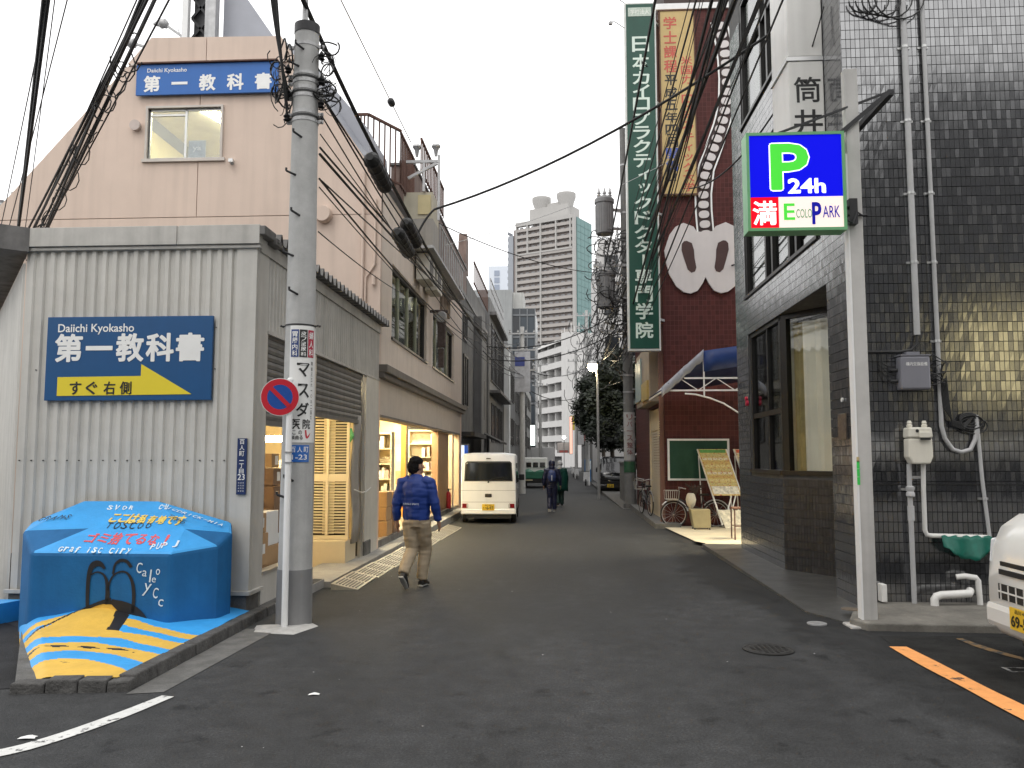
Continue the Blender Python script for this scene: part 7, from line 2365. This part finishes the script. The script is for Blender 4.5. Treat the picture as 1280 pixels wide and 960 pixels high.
for i, (x, y, lab) in enumerate(((1.75, 58, 'parked scooter nearest the blue vending machine'), (1.5, 76, 'parked scooter dark against the far right signs'), (1.3, 84, 'farthest parked scooter on the right side of the street'))):
    t = thing('parked_scooter', lab, 'scooter', (x, y, gz(y)), R(180))
    for yy in (-.55, .55):
        b = B(); b.lathe((-.04, yy, .24), [(.12, 0), (.24, .01), (.24, .07), (.12, .08)], 16, 'x'); b.obj('wheel', tyre, t, local=True)
    b = B(); b.hexa([(-.16, -.7, .4), (.16, -.7, .4), (.14, .1, .3), (-.14, .1, .3), (-.14, -.65, .75), (.14, -.65, .75), (.14, 0, .72), (-.14, 0, .72)]); b.obj('body', car_black, t, local=True, bevel=.03)
    b = B(); b.hexa([(-.2, .35, .3), (.2, .35, .3), (.2, .45, .3), (-.2, .45, .3), (-.15, .25, .95), (.15, .25, .95), (.15, .32, .95), (-.15, .32, .95)]); b.obj('leg_shield', steel, t, local=True, bevel=.02)
    b = B(); b.tube([(-.32, .2, 1.02), (0, .27, .98), (.32, .2, 1.02)], .02, 8); b.obj('handlebar', black, t, local=True)

# ------------------------------------------------------------------ people
def limb(b, pts, rx, ry=None, n=12):
    """tapered limb of elliptical section (ry = depth)"""
    pts = [Vector(p) for p in pts]
    ry = ry or rx
    vs, fs = [], []
    for i, p in enumerate(pts):
        d = (pts[min(i + 1, len(pts) - 1)] - pts[max(i - 1, 0)]).normalized()
        y = Vector((0, 1, 0)) - d * d.y
        y = y.normalized() if y.length > .2 else Vector((0, 0, 1))
        x = y.cross(d).normalized()
        y = d.cross(x)
        for k in range(n):
            a = 2 * PI * k / n
            vs.append(p + x * math.cos(a) * rx[i] + y * math.sin(a) * ry[i])
    for i in range(len(pts) - 1):
        for k in range(n):
            fs.append((i * n + k, i * n + (k + 1) % n, (i + 1) * n + (k + 1) % n, (i + 1) * n + k))
    fs.append(tuple(range(n))[::-1]); fs.append(tuple((len(pts) - 1) * n + k for k in range(n)))
    b.add(vs, fs)


def blob(b, c, r, n=14):
    m = 9
    vs, fs = [], []
    for i in range(1, m):
        e = PI * i / m
        for k in range(n):
            a = 2 * PI * k / n
            vs.append((c[0] + r[0] * math.sin(e) * math.cos(a), c[1] + r[1] * math.sin(e) * math.sin(a), c[2] + r[2] * math.cos(e)))
    for i in range(m - 2):
        for k in range(n):
            fs.append((i * n + k, i * n + (k + 1) % n, (i + 1) * n + (k + 1) % n, (i + 1) * n + k))
    fs.append(tuple(range(n))[::-1]); fs.append(tuple((m - 2) * n + k for k in range(n)))
    b.add(vs, fs)


def fuse(b, name, mat, parent, voxel=.011, it=4, wrinkle=0.0, wscale=9):
    o = b.obj(name, mat, None, local=True)
    d = o.modifiers.new('r', 'REMESH'); d.mode = 'VOXEL'; d.voxel_size = voxel
    d = o.modifiers.new('s', 'SMOOTH'); d.factor = .5; d.iterations = it
    bpy.context.view_layer.update()
    me = bpy.data.meshes.new_from_object(o.evaluated_get(bpy.context.evaluated_depsgraph_get()))
    old = o.data
    o.modifiers.clear(); o.data = me
    bpy.data.meshes.remove(old)
    me.name = name
    if wrinkle:
        for v in me.vertices:
            c = v.co
            k = mnoise.noise(Vector((c.x * wscale, c.y * wscale, c.z * wscale * 1.7))) + .6 * mnoise.noise(Vector((c.x * 5, c.y * 5, c.z * 28)))
            v.co += v.normal * k * wrinkle
    me.polygons.foreach_set('use_smooth', [True] * len(me.polygons))
    o.parent = parent
    WM[o.name] = WM[parent.name]
    return o


skin = M('skin', (0.38, 0.22, 0.15), 0.55, var=0.05)
hairm = M('black_hair', (0.010, 0.009, 0.009), 0.85, spec=0.15, var=0.3, scale=40, bump=0.3, bscale=120)


def rot_head(p, a, c):
    x, y = p[0] - c[0], p[1] - c[1]
    return (c[0] + x * math.cos(a) - y * math.sin(a), c[1] + x * math.sin(a) + y * math.cos(a), p[2])


def person(label, loc, rz, legs, arms, top_m, leg_m, shoe_m, turn=0.0, coat_z=.92, hood=None, bag=None, sc=1.0, voxel=.011, slogan=False, cape=None):
    t = thing('person', label, 'person', loc, rz)
    t.scale = (sc,) * 3
    hc = (0, .02, 1.585)
    b = B()
    limb(b, [(0, 0, .86), (0, 0, .98), (0, -.01, 1.12), (0, -.02, 1.28), (0, -.02, 1.40), (0, -.01, 1.47)], [.155, .16, .145, .165, .15, .06], [.105, .11, .10, .115, .095, .055])
    limb(b, [(0, -.015, 1.40), (0, .0, 1.53)], [.058, .056])
    blob(b, (hc[0], hc[1] - .012, hc[2] + .035), (.076, .093, .088)); blob(b, rot_head((0, .045, 1.545), turn, hc), (.055, .055, .065))
    limb(b, [rot_head((0, .105, 1.60), turn, hc), rot_head((0, .125, 1.565), turn, hc)], [.010, .017])
    for s_ in (-1, 1):
        blob(b, rot_head((s_ * .078, .01, 1.58), turn, hc), (.016, .022, .032), 8)
        sh, el, wr = arms[s_]
        limb(b, [(s_ * .12, -.02, 1.40), sh, ((Vector(sh) + Vector(el)) / 2)[:], el, ((Vector(el) * .6 + Vector(wr) * .4))[:], wr], [.055, .058, .048, .042, .040, .028])
        d = (Vector(wr) - Vector(el)).normalized()
        p0 = Vector(wr)
        limb(b, [p0[:], (p0 + d * .05)[:], (p0 + d * .095)[:]], [.026, .022, .018], [.030, .040, .036])
        for k, (off, ln) in enumerate(((-.030, .068), (-.010, .078), (.011, .074), (.030, .058))):
            q = p0 + d * .085 + Vector((0, off, 0))
            limb(b, [q[:], (q + d * ln * .55 + Vector((-s_ * .006, 0, 0)))[:], (q + d * ln + Vector((-s_ * .022, .004, 0)))[:]], [.0095, .009, .007], n=7)
        q = p0 + d * .03 + Vector((0, .032, 0))
        limb(b, [q[:], (q + d * .03 + Vector((-s_ * .008, .022, 0)))[:], (q + d * .062 + Vector((-s_ * .016, .024, 0)))[:]], [.012, .0105, .008], n=7)
        hp, kn, an, toe = legs[s_]
        limb(b, [hp, ((Vector(hp) + Vector(kn)) / 2)[:], kn, ((Vector(kn) * .6 + Vector(an) * .4))[:], an], [.088, .075, .056, .055, .036])
        limb(b, [an, ((Vector(an) + Vector(toe)) / 2 + Vector((0, 0, -.012)))[:], toe], [.034, .036, .028])
    body = fuse(b, 'body', skin, t, min(voxel, .0085), 3)
    for s_ in (-1, 1):
        b = B(); blob(b, rot_head((s_ * .032, .088, 1.60), turn, hc), (.012, .008, .008), 8); b.obj('eye', M('eye', (0.05, 0.04, 0.035), 0.2, var=0), t, local=True, smooth=True)
    b = B(); limb(b, [rot_head((-.024, .094, 1.532), turn, hc), rot_head((0, .1, 1.530), turn, hc), rot_head((.024, .094, 1.532), turn, hc)], [.004, .006, .004], n=6); b.obj('mouth', M('lips', (0.25, 0.1, 0.09), 0.5, var=0), t, local=True)
    # trousers
    b = B()
    limb(b, [(0, 0, .80), (0, -.005, .90), (0, 0, coat_z + .07)], [.165, .178, .165], [.12, .125, .115])
    for s_ in (-1, 1):
        hp, kn, an, toe = legs[s_]
        up = Vector(hp); k_ = Vector(kn); a_ = Vector(an)
        limb(b, [(up + Vector((0, 0, .02)))[:], ((up + k_) / 2)[:], k_[:], ((k_ + a_) / 2 + Vector((0, -.01, 0)))[:], (a_ + (k_ - a_) * .03)[:]], [.112, .102, .088, .082, .074])
    fuse(b, 'trousers', leg_m, t, voxel, 3, .009)
    for s_ in (-1, 1):
        hp, kn, an, toe = legs[s_]
        a_, t_ = Vector(an), Vector(toe)
        f = (t_ - a_); f.normalize()
        heel = a_ + Vector((0, -.045, -.035)) if toe[2] > .02 and abs(an[2] - toe[2]) < .09 else a_ + Vector((0, -.05, .01))
        b = B(); limb(b, [heel[:], (a_ * .5 + t_ * .5 + Vector((0, 0, -.005)))[:], (t_ + f * .03)[:]], [.042, .048, .036], [.045, .042, .030]); limb(b, [(a_ + Vector((0, -.01, .03)))[:], (a_ * .6 + t_ * .4)[:]], [.046, .045])
        so_ = fuse(b, 'shoe', shoe_m, t, .009, 3)
        dn = Vector((0, f.z, -f.y)).normalized() if abs(f.y) > .01 else Vector((0, 0, -1))
        b = B(); limb(b, [(heel + dn * .036)[:], (a_ * .5 + t_ * .5 + dn * .040)[:], (t_ + f * .035 + dn * .026)[:]], [.040, .047, .034], [.014, .014, .012]); fuse(b, 'sole', M('sole_pale', (0.42, 0.42, 0.40), 0.7), so_, .008, 2)
    # jacket
    b = B()
    limb(b, [(0, 0, coat_z - .02), (0, 0, coat_z + .04), (0, -.01, 1.08), (0, -.02, 1.25), (0, -.025, 1.36), (0, -.02, 1.44), (0, -.01, 1.49)], [.178, .190, .192, .205, .19, .11, .068], [.128, .135, .135, .145, .125, .085, .066])
    for s_ in (-1, 1):
        sh, el, wr = arms[s_]
        limb(b, [(s_ * .10, -.02, 1.41), (Vector(sh) + Vector((0, 0, .005)))[:], ((Vector(sh) + Vector(el)) / 2)[:], el, ((Vector(el) + Vector(wr)) / 2)[:], (Vector(wr) * .97 + Vector(el) * .03)[:]], [.075, .082, .074, .066, .060, .048])
    jk = fuse(b, 'jacket', top_m, t, voxel, 3, .011)
    if slogan:
        b = B(); put(b, 'JUNGLE SPIRITS', (-.015, -.165, 1.10), (1, 0, -.02), (0, 0, 1), .22, .03, .01, rise=.0); b.obj('slogan', M('slogan_white', (0.6, 0.65, 0.75), 0.6), jk, local=True, fix=False)
    if cape:
        b = B()
        rows = []
        for (z, rx_, ry_) in ((1.47, .09, .08), (1.40, .21, .13), (1.2, .29, .17), (.95, .31, .19), (.72, .31, .2), (.58, .32, .21)):
            rows.append([(rx_ * math.cos(k * PI / 12) * (1 + .05 * math.sin(k * 2.6 + z * 9)), ry_ * math.sin(k * PI / 12) * (1 + .08 * math.sin(k * 1.9)), z + .015 * math.sin(k)) for k in range(25)])
        b.grid(rows); b.obj('rain_cape', cape, t, local=True, smooth=True, solid=.006, angle=180)
    # hair or hood
    b = B()
    if hood:
        blob(b, (0, hc[1] - .02, 1.60), (.112, .125, .135)); limb(b, [(0, -.04, 1.52), (0, -.03, 1.43)], [.09, .12], [.09, .10]); fuse(b, 'hood', hood, t, .012, 3, .006)
    else:
        blob(b, rot_head((0, -.005, 1.655), turn, hc), (.096, .104, .078)); blob(b, rot_head((0, -.040, 1.59), turn, hc), (.094, .085, .105))
        fuse(b, 'hair', hairm, t, .009, 2, .008, 30)
    if bag:
        b = B(); limb(b, [(0, -.19, 1.02), (0, -.21, 1.15), (0, -.20, 1.30), (0, -.16, 1.38)], [.12, .14, .13, .09], [.06, .085, .075, .04]); fuse(b, 'backpack', bag, t, .012, 3)
        b = B(); b.box(-.012, .012, -.30, -.285, 1.05, 1.22); b.obj('bag_strap', white_sheet, t, local=True)
    return t


jacket_blue = M('jacket_blue', (0.006, 0.035, 0.22), 0.55, var=0.1, scale=6, bump=0.1, bscale=200)
khaki = M('khaki', (0.36, 0.29, 0.20), 0.8, var=0.08, scale=8, bump=0.1, bscale=250)
walk_legs = {-1: ((-.085, -.01, .86), (-.075, .03, .49), (-.07, -.27, .20), (-.065, -.17, .055)), 1: ((.085, .0, .86), (.075, .15, .49), (.035, .12, .085), (.045, .27, .035))}
hang = {-1: ((-.195, -.02, 1.375), (-.262, -.06, 1.11), (-.275, -.01, .87)), 1: ((.195, -.02, 1.375), (.265, -.03, 1.11), (.285, .06, .88))}
person('man in a bright blue jacket and khaki trousers walking away past the shop', (-1.86, 10.75, gz(10.7)), R(-12), walk_legs, hang, jacket_blue, khaki, M('shoe_black', (0.015, 0.015, 0.016), 0.5), turn=R(-38), coat_z=.90, sc=.975, slogan=True)
stand = {-1: ((-.085, 0, .86), (-.08, .02, .47), (-.08, -.10, .10), (-.08, .04, .035)), 1: ((.085, 0, .86), (.08, .06, .47), (.08, .05, .085), (.08, .20, .035))}
navy = M('rain_navy', (0.015, 0.018, 0.05), 0.4, var=0.15)
green_r = M('rain_green', (0.0, 0.042, 0.030), 0.4, var=0.2)
person('distant walker in dark navy rain clothes with hood and backpack', (-.28, 27.9, gz(27.9)), R(0), stand, hang, navy, navy, M('shoe_pale', (0.35, 0.33, 0.3), 0.6), hood=navy, bag=M('bag_blue', (0.03, 0.05, 0.16), 0.5), voxel=.014)
person('distant walker in a green rain cape and white cap beside the navy one', (-.02, 31.5, gz(31.5)), R(5), stand, hang, green_r, M('rain_green_dark', (0.008, 0.035, 0.028), 0.5), M('shoe_black', (0.015, 0.015, 0.016), 0.5), hood=M('cap_white', (0.5, 0.5, 0.5), 0.6), cape=green_r, voxel=.014)

# ------------------------------------------------------------------ poles and transformers on the right, lamp, far poles
P1 = (2.50, 30.0)
p1 = thing('utility_pole', 'big concrete utility pole with transformer and advert on the right kerb', 'utility pole', (P1[0], P1[1], gz(30)))
r1 = lambda z: .205 - .0055 * z
b = B(); b.cyl((P1[0], P1[1], -.3), (P1[0] - .12, P1[1], 13.8), r1(0), r1(13.8), 24); b.obj('shaft', M('pole_concrete_dark', (0.17, 0.17, 0.165), 0.85, var=0.2, scale=4, streak=0.25), p1, smooth=True)
b = B(); b.cyl((P1[0], P1[1], -.35), (P1[0], P1[1], .02), r1(0) + .05, r1(0) + .05, 24); b.obj('base_collar', concrete_dark, p1)
for i in range(18):
    z = 2.6 + i * .5
    b = B(); s_ = 1 if i % 2 else -1
    b.cyl((P1[0] - .008 * z, P1[1] - .1, z), (P1[0] - .008 * z + s_ * .30, P1[1] - .15, z), .013, n=6); b.obj('step_bolt', steel, p1)
for z in (4.0, 4.6, 5.9, 6.5, 7.2, 8.0, 9.4, 10.6, 12.4):
    b = B(); b.lathe((P1[0] - .008 * z, P1[1], z), [(r1(z), -.03), (r1(z) + .015, -.03), (r1(z) + .015, .03), (r1(z), .03)], 20); b.obj('band', steel, p1)
for z, l in ((8.6, 1.8), (7.4, 1.6), (6.2, 1.5)):
    b = B(); b.bar((P1[0] - l * .7, P1[1] - .22, z), (P1[0] + l * .5, P1[1] - .22, z), .09); b.bar((P1[0] - l * .4, P1[1] - .2, z), (P1[0] - .1, P1[1] - .2, z - .5), .04); b.obj('crossarm', steel, p1)
    for k in range(4):
        x = P1[0] - l * .65 + k * l * .35
        b = B(); b.lathe((x, P1[1] - .22, z + .04), [(.03, 0), (.07, .03), (.04, .07), (.075, .11), (.04, .15), (.05, .2)], 10); b.obj('insulator', M('insulator_grey', (0.35, 0.35, 0.35), 0.3), p1, smooth=True)


def transformer(x, y, z, label):
    t = thing('pole_transformer', label, 'transformer', (x, y, z))
    tm_ = M('transformer_grey', (0.20, 0.20, 0.20), 0.6, var=0.12, streak=0.2)
    b = B(); b.lathe((x, y, z), [(.27, 0), (.32, .04), (.32, 1.15), (.36, 1.17), (.36, 1.30), (.27, 1.40)], 24); b.obj('tank', tm_, t)
    b = B()
    for k in range(22):
        a = 2 * PI * k / 22
        b.box(x + .32 * math.cos(a) - .014, x + .32 * math.cos(a) + .014, y + .32 * math.sin(a) - .014, y + .32 * math.sin(a) + .014, z + .1, z + 1.08)
    b.obj('cooling_ribs', tm_, t)
    for k in range(3):
        b = B(); b.lathe((x - .2 + k * .2, y - .1, z + 1.38), [(.05, 0), (.08, .05), (.045, .1), (.075, .15), (.04, .22), (.02, .34)], 10); b.obj('bushing', M('insulator_grey', (0.35, 0.35, 0.35), 0.3), t, smooth=True)
    b = B(); b.bar((x, y, z + .95), (P1[0] - .1, P1[1], z + .95), .09); b.bar((x, y, z + .25), (P1[0] - .1, P1[1], z + .25), .09); b.obj('bracket', steel, t)
    return t


transformer(1.66, 29.8, 9.75, 'grey ribbed transformer can on the left of the big pole')
transformer(1.70, 29.9, 7.05, 'lower grey transformer can tangled in wires on the big pole')
t = thing('pole_advert', 'pale handwritten advert sheet wrapped round the big right hand pole', 'advert', (P1[0], P1[1], 1.3))
b = B(); b.lathe((P1[0] - .02, P1[1], 1.55), [(r1(2) + .006, 0), (r1(2) + .006, 1.72)], 24); b.obj('sheet', M('advert_grey', (0.42, 0.42, 0.41), 0.7, var=0.08), t)
b = B(); b.lathe((P1[0] - .02, P1[1], 1.13), [(r1(1) + .010, 0), (r1(1) + .010, .38)], 24); b.obj('green_plate', M('plate_green', (0.03, 0.10, 0.05), 0.5, var=0.3, scale=14), t)
b = B()
for i, ch in enumerate('リバース整体'):
    put(b, ch, (P1[0] - .02, P1[1] - r1(2) - .006, 3.10 - i * .25), X_, Z_, .2, .2 if ch != 'ー' else .03, .01, jit=.02, rise=.012)
b.obj('lettering', M('advert_ink', (0.22, 0.10, 0.10), 0.6, var=0.3), t)

lp = thing('street_lamp', 'lit street lamp on a thin post before the dark trees', 'street lamp', (1.52, 38, -.24))
b = B(); b.tube([(1.75, 38, -.3), (1.72, 38, 5.2), (1.66, 38, 5.7), (1.54, 37.95, 5.85)], [.07, .055, .045, .04], 10); b.obj('post', steel, lp, smooth=True)
b = B(); b.lathe((1.50, 37.9, 5.86), [(.05, .22), (.18, .16), (.22, .06), (.22, .05)], 16); b.obj('shade', steel, lp)
b = B(); b.lathe((1.50, 37.9, 5.72), [(.04, -.14), (.16, -.08), (.22, .04), (.20, .18)], 16); b.obj('bulb', emitter('lamp_bulb', (1.0, 0.80, 0.48), 120.0), lp)


def far_pole(x, y, h, label, r=.16, mat=None):
    t = thing('utility_pole', label, 'utility pole', (x, y, gz(y)))
    b = B(); b.cyl((x, y, -.6), (x, y, h), r, r * .65, 16); b.obj('shaft', mat or pole_conc, t, smooth=True)
    for z in (h - .4, h - 1.3, h - 2.4):
        b = B(); b.bar((x - .75, y - .15, z), (x + .75, y - .15, z), .08); b.obj('crossarm', steel, t)
    b = B()
    for z in (h - .4, h - 1.3, h - 2.4):
        for k in range(4):
            b.lathe((x - .66 + k * .44, y - .15, z + .04), [(.03, 0), (.07, .05), (.04, .1), (.06, .16)], 8)
    b.obj('insulators', M('insulator_grey', (0.35, 0.35, 0.35), 0.3), t)
    return t


far_pole(-2.05, 45.0, 8.8, 'pale concrete pole with an advert far along the left row', .18)
far_pole(1.9, 58.0, 12.0, 'concrete pole amid the wires behind the street lamp')
far_pole(1.5, 78.0, 12.0, 'farther concrete pole on the right beyond the trees')
far_pole(-1.9, 80.0, 11.0, 'farthest thin pole on the left beside the far lorry')
t = thing('pole_advert', 'grey and blue advert board on the far left pole', 'advert', (-2.05, 44.7, 5))
b = B(); b.box(-2.45, -1.60, 44.72, 44.78, 5.2, 7.4); b.obj('board', M('advert_pale', (0.42, 0.43, 0.46), 0.6, var=0.25, scale=3), t)
b = B(); b.box(-2.43, -1.9, 44.70, 44.719, 6.6, 7.1); b.obj('blue_patch', M('advert_blue', (0.05, 0.07, 0.25), 0.5), t)

# ------------------------------------------------------------------ overhead cables
def cable(p, q, sag, r, label, group=None, n=14, mat=None):
    p, q = Vector(p), Vector(q)
    b = B()
    b.tube([p + (q - p) * (i / n) - Vector((0, 0, sag * 4 * (i / n) * (1 - i / n))) for i in range(n + 1)], r, 6)
    if group:                                          # say how stout it is
        label = ('thin ' if r < .0125 else 'stout ' if r > .021 else 'medium ') + label
    return tagit(b.obj('cable', mat or black, smooth=True), label, 'cable', group)


G1 = 'black overhead cables running along the right side to the big pole'
Lb = 'black overhead cable in the bundle running along the right side to the big pole'
rc = random.Random(21)
cable((1.25, -4, 8.9), (1.62, 29.7, 8.4), .35, .022, 'thick single cable crossing the green sign up to the transformer')
for i in range(20):
    x0 = 1.50 + rc.uniform(0, 1.0); z0 = 8.0 + rc.uniform(-.9, 1.2) + (x0 - 2) * .3
    cable((x0, -3 + rc.uniform(-1, 1), z0), (2.28 + rc.uniform(-.3, .3), 29.8, 6.2 + rc.uniform(-1.6, 2.3)), rc.uniform(.1, .5), rc.choice((.006, .008, .011, .014, .022)), Lb, G1)
cable((2.1, -3, 7.5), (2.25, 29.7, 7.4), .25, .034, 'thickest black bundled cable of those crossing the yellow sign')
cable((2.5, -3, 7.9), (2.35, 29.7, 6.6), .25, .028, 'heavy black cable running close beside the spine emblem')
G2 = 'cables fanning out beyond the big pole'
for i in range(26):
    cable((2.35 + rc.uniform(-.4, .3), 30, 5.2 + rc.uniform(-.6, 5)), (1.85 + rc.uniform(-.7, .7), 58, 7.2 + rc.uniform(-1.5, 4)), rc.uniform(.3, 1.0), rc.choice((.012, .016, .022)), 'dark cable in the fan strung beyond the big pole', G2)
for i in range(10):
    cable((1.85 + rc.uniform(-.6, .6), 58, 8 + rc.uniform(-2, 3.6)), (1.5 + rc.uniform(-.6, .6), 78, 8 + rc.uniform(-2, 3.6)), rc.uniform(.3, .8), .016, 'dark cable in the fan strung beyond the big pole', G2)
b = B()
for i in range(120):
    c = Vector((P1[0] - .45 + rc.uniform(-.8, .5), P1[1] - .3 + rc.uniform(-.2, .2), rc.choice((8.9, 7.9, 6.9, 6.1, 5.5, 9.3)) + rc.uniform(-.4, .5)))
    r2, ph, tl = rc.uniform(.08, .45), rc.uniform(0, 6), rc.uniform(.4, 1.6)
    b.tube([c + Vector((r2 * math.cos(ph + k * .5) * tl, .1 * math.sin(k + i), r2 * math.sin(ph + k * .5) * (1.6 - tl * .6))) for k in range(rc.randint(5, 10))], rc.choice((.009, .012, .018)), 5)
tagit(b.obj('wire_tangle', black, smooth=True), 'tangle of black leads hanging round the transformers on the big pole', 'wires', kind='stuff')
b = B()
for i in range(40):
    c = Vector((1.75 + rc.uniform(-.9, .7), 57.5 + rc.uniform(-.4, .3), rc.uniform(5.0, 11)))
    r2, ph = rc.uniform(.15, .6), rc.uniform(0, 6)
    b.tube([c + Vector((r2 * math.cos(ph + k * .5), .1 * math.sin(k + i), r2 * 1.3 * math.sin(ph + k * .5))) for k in range(rc.randint(4, 9))], .02, 5)
tagit(b.obj('wire_tangle', black, smooth=True), 'tangle of leads on the pole behind the street lamp', 'wires', kind='stuff')
# left: along the pink shop from the near pole to the far left pole
G3 = 'cables strung along the pink shop front'
top0 = lambda z: (PX + .15, PY + .05, z)
for i in range(9):
    z0 = 4.42 + rc.uniform(0, 1.1)
    cable(top0(z0), (-2.45 + rc.uniform(-.3, .35), 27.0, 5.3 + rc.uniform(-.4, .6)), rc.uniform(.05, .3), rc.choice((.007, .009, .012, .016)), 'black cable strung along the pink shop from the left pole', G3)
for i in range(8):
    cable((-2.45 + rc.uniform(-.3, .35), 27.0, 5.3 + rc.uniform(-.4, .6)), (-2.1 + rc.uniform(-.3, .3), 45, 6.4 + rc.uniform(-.8, 1.6)), rc.uniform(.1, .35), rc.choice((.010, .014, .02)), 'black cable carrying on past the grey stone building', 'cables past the grey stone building')
for i in range(6):
    cable((-2.1 + rc.uniform(-.3, .3), 45, 6.4 + rc.uniform(-.8, 1.8)), (-1.9 + rc.uniform(-.3, .3), 80, 7.5 + rc.uniform(-1, 2.5)), rc.uniform(.3, .8), .018, 'far black cable between the two far left poles', 'far cables on the left')
cable((-2.72, 6.9, 6.75), (-2.52, 12.0, 5.78), .1, .028, 'thick black cable bending over the left pole top to the splice boxes')
cable((-2.52, 12.0, 5.78), (-2.4, 27, 5.5), .2, .028, 'thick black cable carrying the splice boxes along the shop')
for i, (y, z, dx, lab) in enumerate(((11.3, 5.66, .0, 'nearest black cable splice box hung before the pink shop'), (13.6, 5.42, .06, 'second black splice box, above the third, along the shop'), (13.1, 5.12, .02, 'third black splice box hanging lowest along the shop'))):
    t = thing('splice_box', lab, 'cable splice box', (-2.55 + dx, y, z))
    x = -2.55 + dx
    b = B(); b.tube([(x, y - .54, z + .045), (x, y - .45, z + .04), (x, y + .45, z - .04), (x, y + .54, z - .045)], [.05, .11, .11, .05], 12); b.obj('sleeve', black, t)
    b = B()
    for k in range(5):
        yy = y - .4 + k * .2
        b.tube([(x, yy - .02, z - .08 * (yy - y) / 1.04), (x, yy + .02, z - .08 * (yy + .04 - y) / 1.04)], .116, 12)
    b.obj('ribs', black_iron, t)
# pole-mounted little things along the shop
t = thing('hanging_bracket', 'rusty ornamental bracket hanging between the two upper windows of the pink shop', 'bracket', (-2.9, 20.1, 4.1))
b = B(); b.bar((-3.2, 20.1, 5.25), (-2.75, 20.1, 5.25), .07); b.box(-3.0, -2.8, 20.04, 20.16, 4.35, 5.25); b.box(-2.98, -2.84, 20.06, 20.14, 3.85, 4.33); b.obj('arm', M('bracket_brown', (0.07, 0.05, 0.045), 0.7, var=0.4, scale=14), t, bevel=.02)
b = B(); b.lathe((-2.9, 20.03, 5.1), [(.12, -.02), (.14, 0), (.12, .02)], 14, 'y'); b.obj('emblem', steel, t)
# crossings over the street
cable((-2.5, 14.2, 5.55), (-2.2, 14.3, 6.05), -.06, .02, 'short black lead rising from the splice boxes to the street crossing')
cable((-2.2, 14.3, 6.05), (3.15, 10.9, 7.55), .28, .02, 'thick black cable crossing the street from the splice boxes up to the tiled building')
cable((-2.4, 17, 6.1), (2.9, 21, 9.3), .2, .007, 'fine grey wire crossing the sky beside the thick crossing cable', mat=steel)
cable((-2.9, 19.3, 7.25), (2.3, 30, 8.35), .35, .012, 'thin wire crossing from the roof cabinet to the big pole')
cable((2.35, 29.7, 7.75), (4.5, 21.3, 6.6), .12, .022, 'black cable from the big pole across the pelvis emblem')
cable((-2.4, 27, 5.3), (2.2, 30, 7.0), .5, .02, 'sagging black cable from the shop end across to the big pole')
cable((-2.4, 28, 5.0), (2.2, 30, 6.3), .45, .02, 'lower sagging cable across the street to the big pole')
cable((-2.1, 45, 6.6), (1.9, 58, 8.0), .6, .022, 'cable crossing far down the street before the white apartments')
cable((-2.1, 45, 5.6), (1.9, 58, 6.2), .7, .022, 'lower sagging cable crossing far down before the white apartments')
cable((-2.75, 7.2, 7.4), (-2.85, 15.4, 7.72), .0, .009, 'fine wire slanting down the sky to the roof lamps', mat=steel)
b = B(); b.lathe((-2.82, 13.4, 7.63), [(.02, -.09), (.06, -.06), (.06, .05), (.02, .08)], 10, 'y'); tagit(b.obj('insulator', black_iron), 'small dark insulator on the fine wire over the shop roof', 'insulator')
cable((3.1, 10.7, 6.6), (2.55, 16.0, 6.9), .35, .014, 'black lead drooping across the white signboard')
cable((3.25, 9.9, 7.15), (2.9, 10.8, 6.1), .18, .009, 'thin lead drooping below the drooping cable by the white signboard')
b = B()
for i in range(5):
    c = Vector((3.55 + .1 * i, YW - .05 - .01 * i, 6.95)); r2 = .16 + .03 * i
    b.tube([c + Vector((r2 * math.cos(k * .35), 0, -r2 * .9 * abs(math.sin(k * .35)))) for k in range(10)], .009, 6)
tagit(b.obj('cable_coil', black, smooth=True), 'coiled black leads looping at the top of the tiled wall', 'cable')
cable(top0(4.0), (-3.1, 16.2, 4.9), .05, .007, 'thin lead from the left pole to the pink wall')
# left pole leads upward
G4 = 'leads rising from the left pole'
for i in range(4):
    cable((PX - .17, PY - .05, 5.18 + .1 * i), (-2.84 - .03 * i, 7.75, 6.6 + .05 * i), .10 + .02 * i, .013, 'black lead rising left from the top of the left pole', G4)
# bundle across the upper left corner
G5 = 'black cables crossing the upper left corner of the sky'
ends = []
for i in range(15):
    f = i / 14
    if i < 10:
        pa, pb = (-.2 + rc.uniform(-.22, .22), 3.0, 6.7 + rc.uniform(-.2, .25)), (-11.3 + rc.uniform(-.2, .2), 16.3, 5.2 + rc.uniform(-.35, .35))
    else:
        pa, pb = (-3.1 + rc.uniform(-.25, .2), 5.0, 5.85 + rc.uniform(-.2, .3)), (-8.6 + rc.uniform(-.4, .1), 12.4, 4.7 + rc.uniform(-.3, .3))
    cable(pa, pb, rc.uniform(.0, .12), rc.choice((.005, .006, .008, .010, .018)), 'black cable in the bundle crossing the upper left corner', G5)
b = B()
for i in range(30):
    c = Vector((-.2, 3.0, 6.62)).lerp(Vector((-11.3, 16.3, 5.15)), rc.uniform(.38, .9))
    r2, ph = rc.uniform(.04, .16), rc.uniform(0, 6)
    b.tube([c + Vector((r2 * math.cos(ph + k * .6), r2 * .8 * math.sin(k * .4), r2 * 1.4 * math.sin(ph + k * .6))) for k in range(rc.randint(4, 9))], .008, 5)
tagit(b.obj('wire_tangle', black, smooth=True), 'loops of black lead tied along the upper left cable bundle', 'wires', kind='stuff')
far_pole(-11.4, 16.4, 7.2, 'utility pole at the far left edge where the corner cables end')
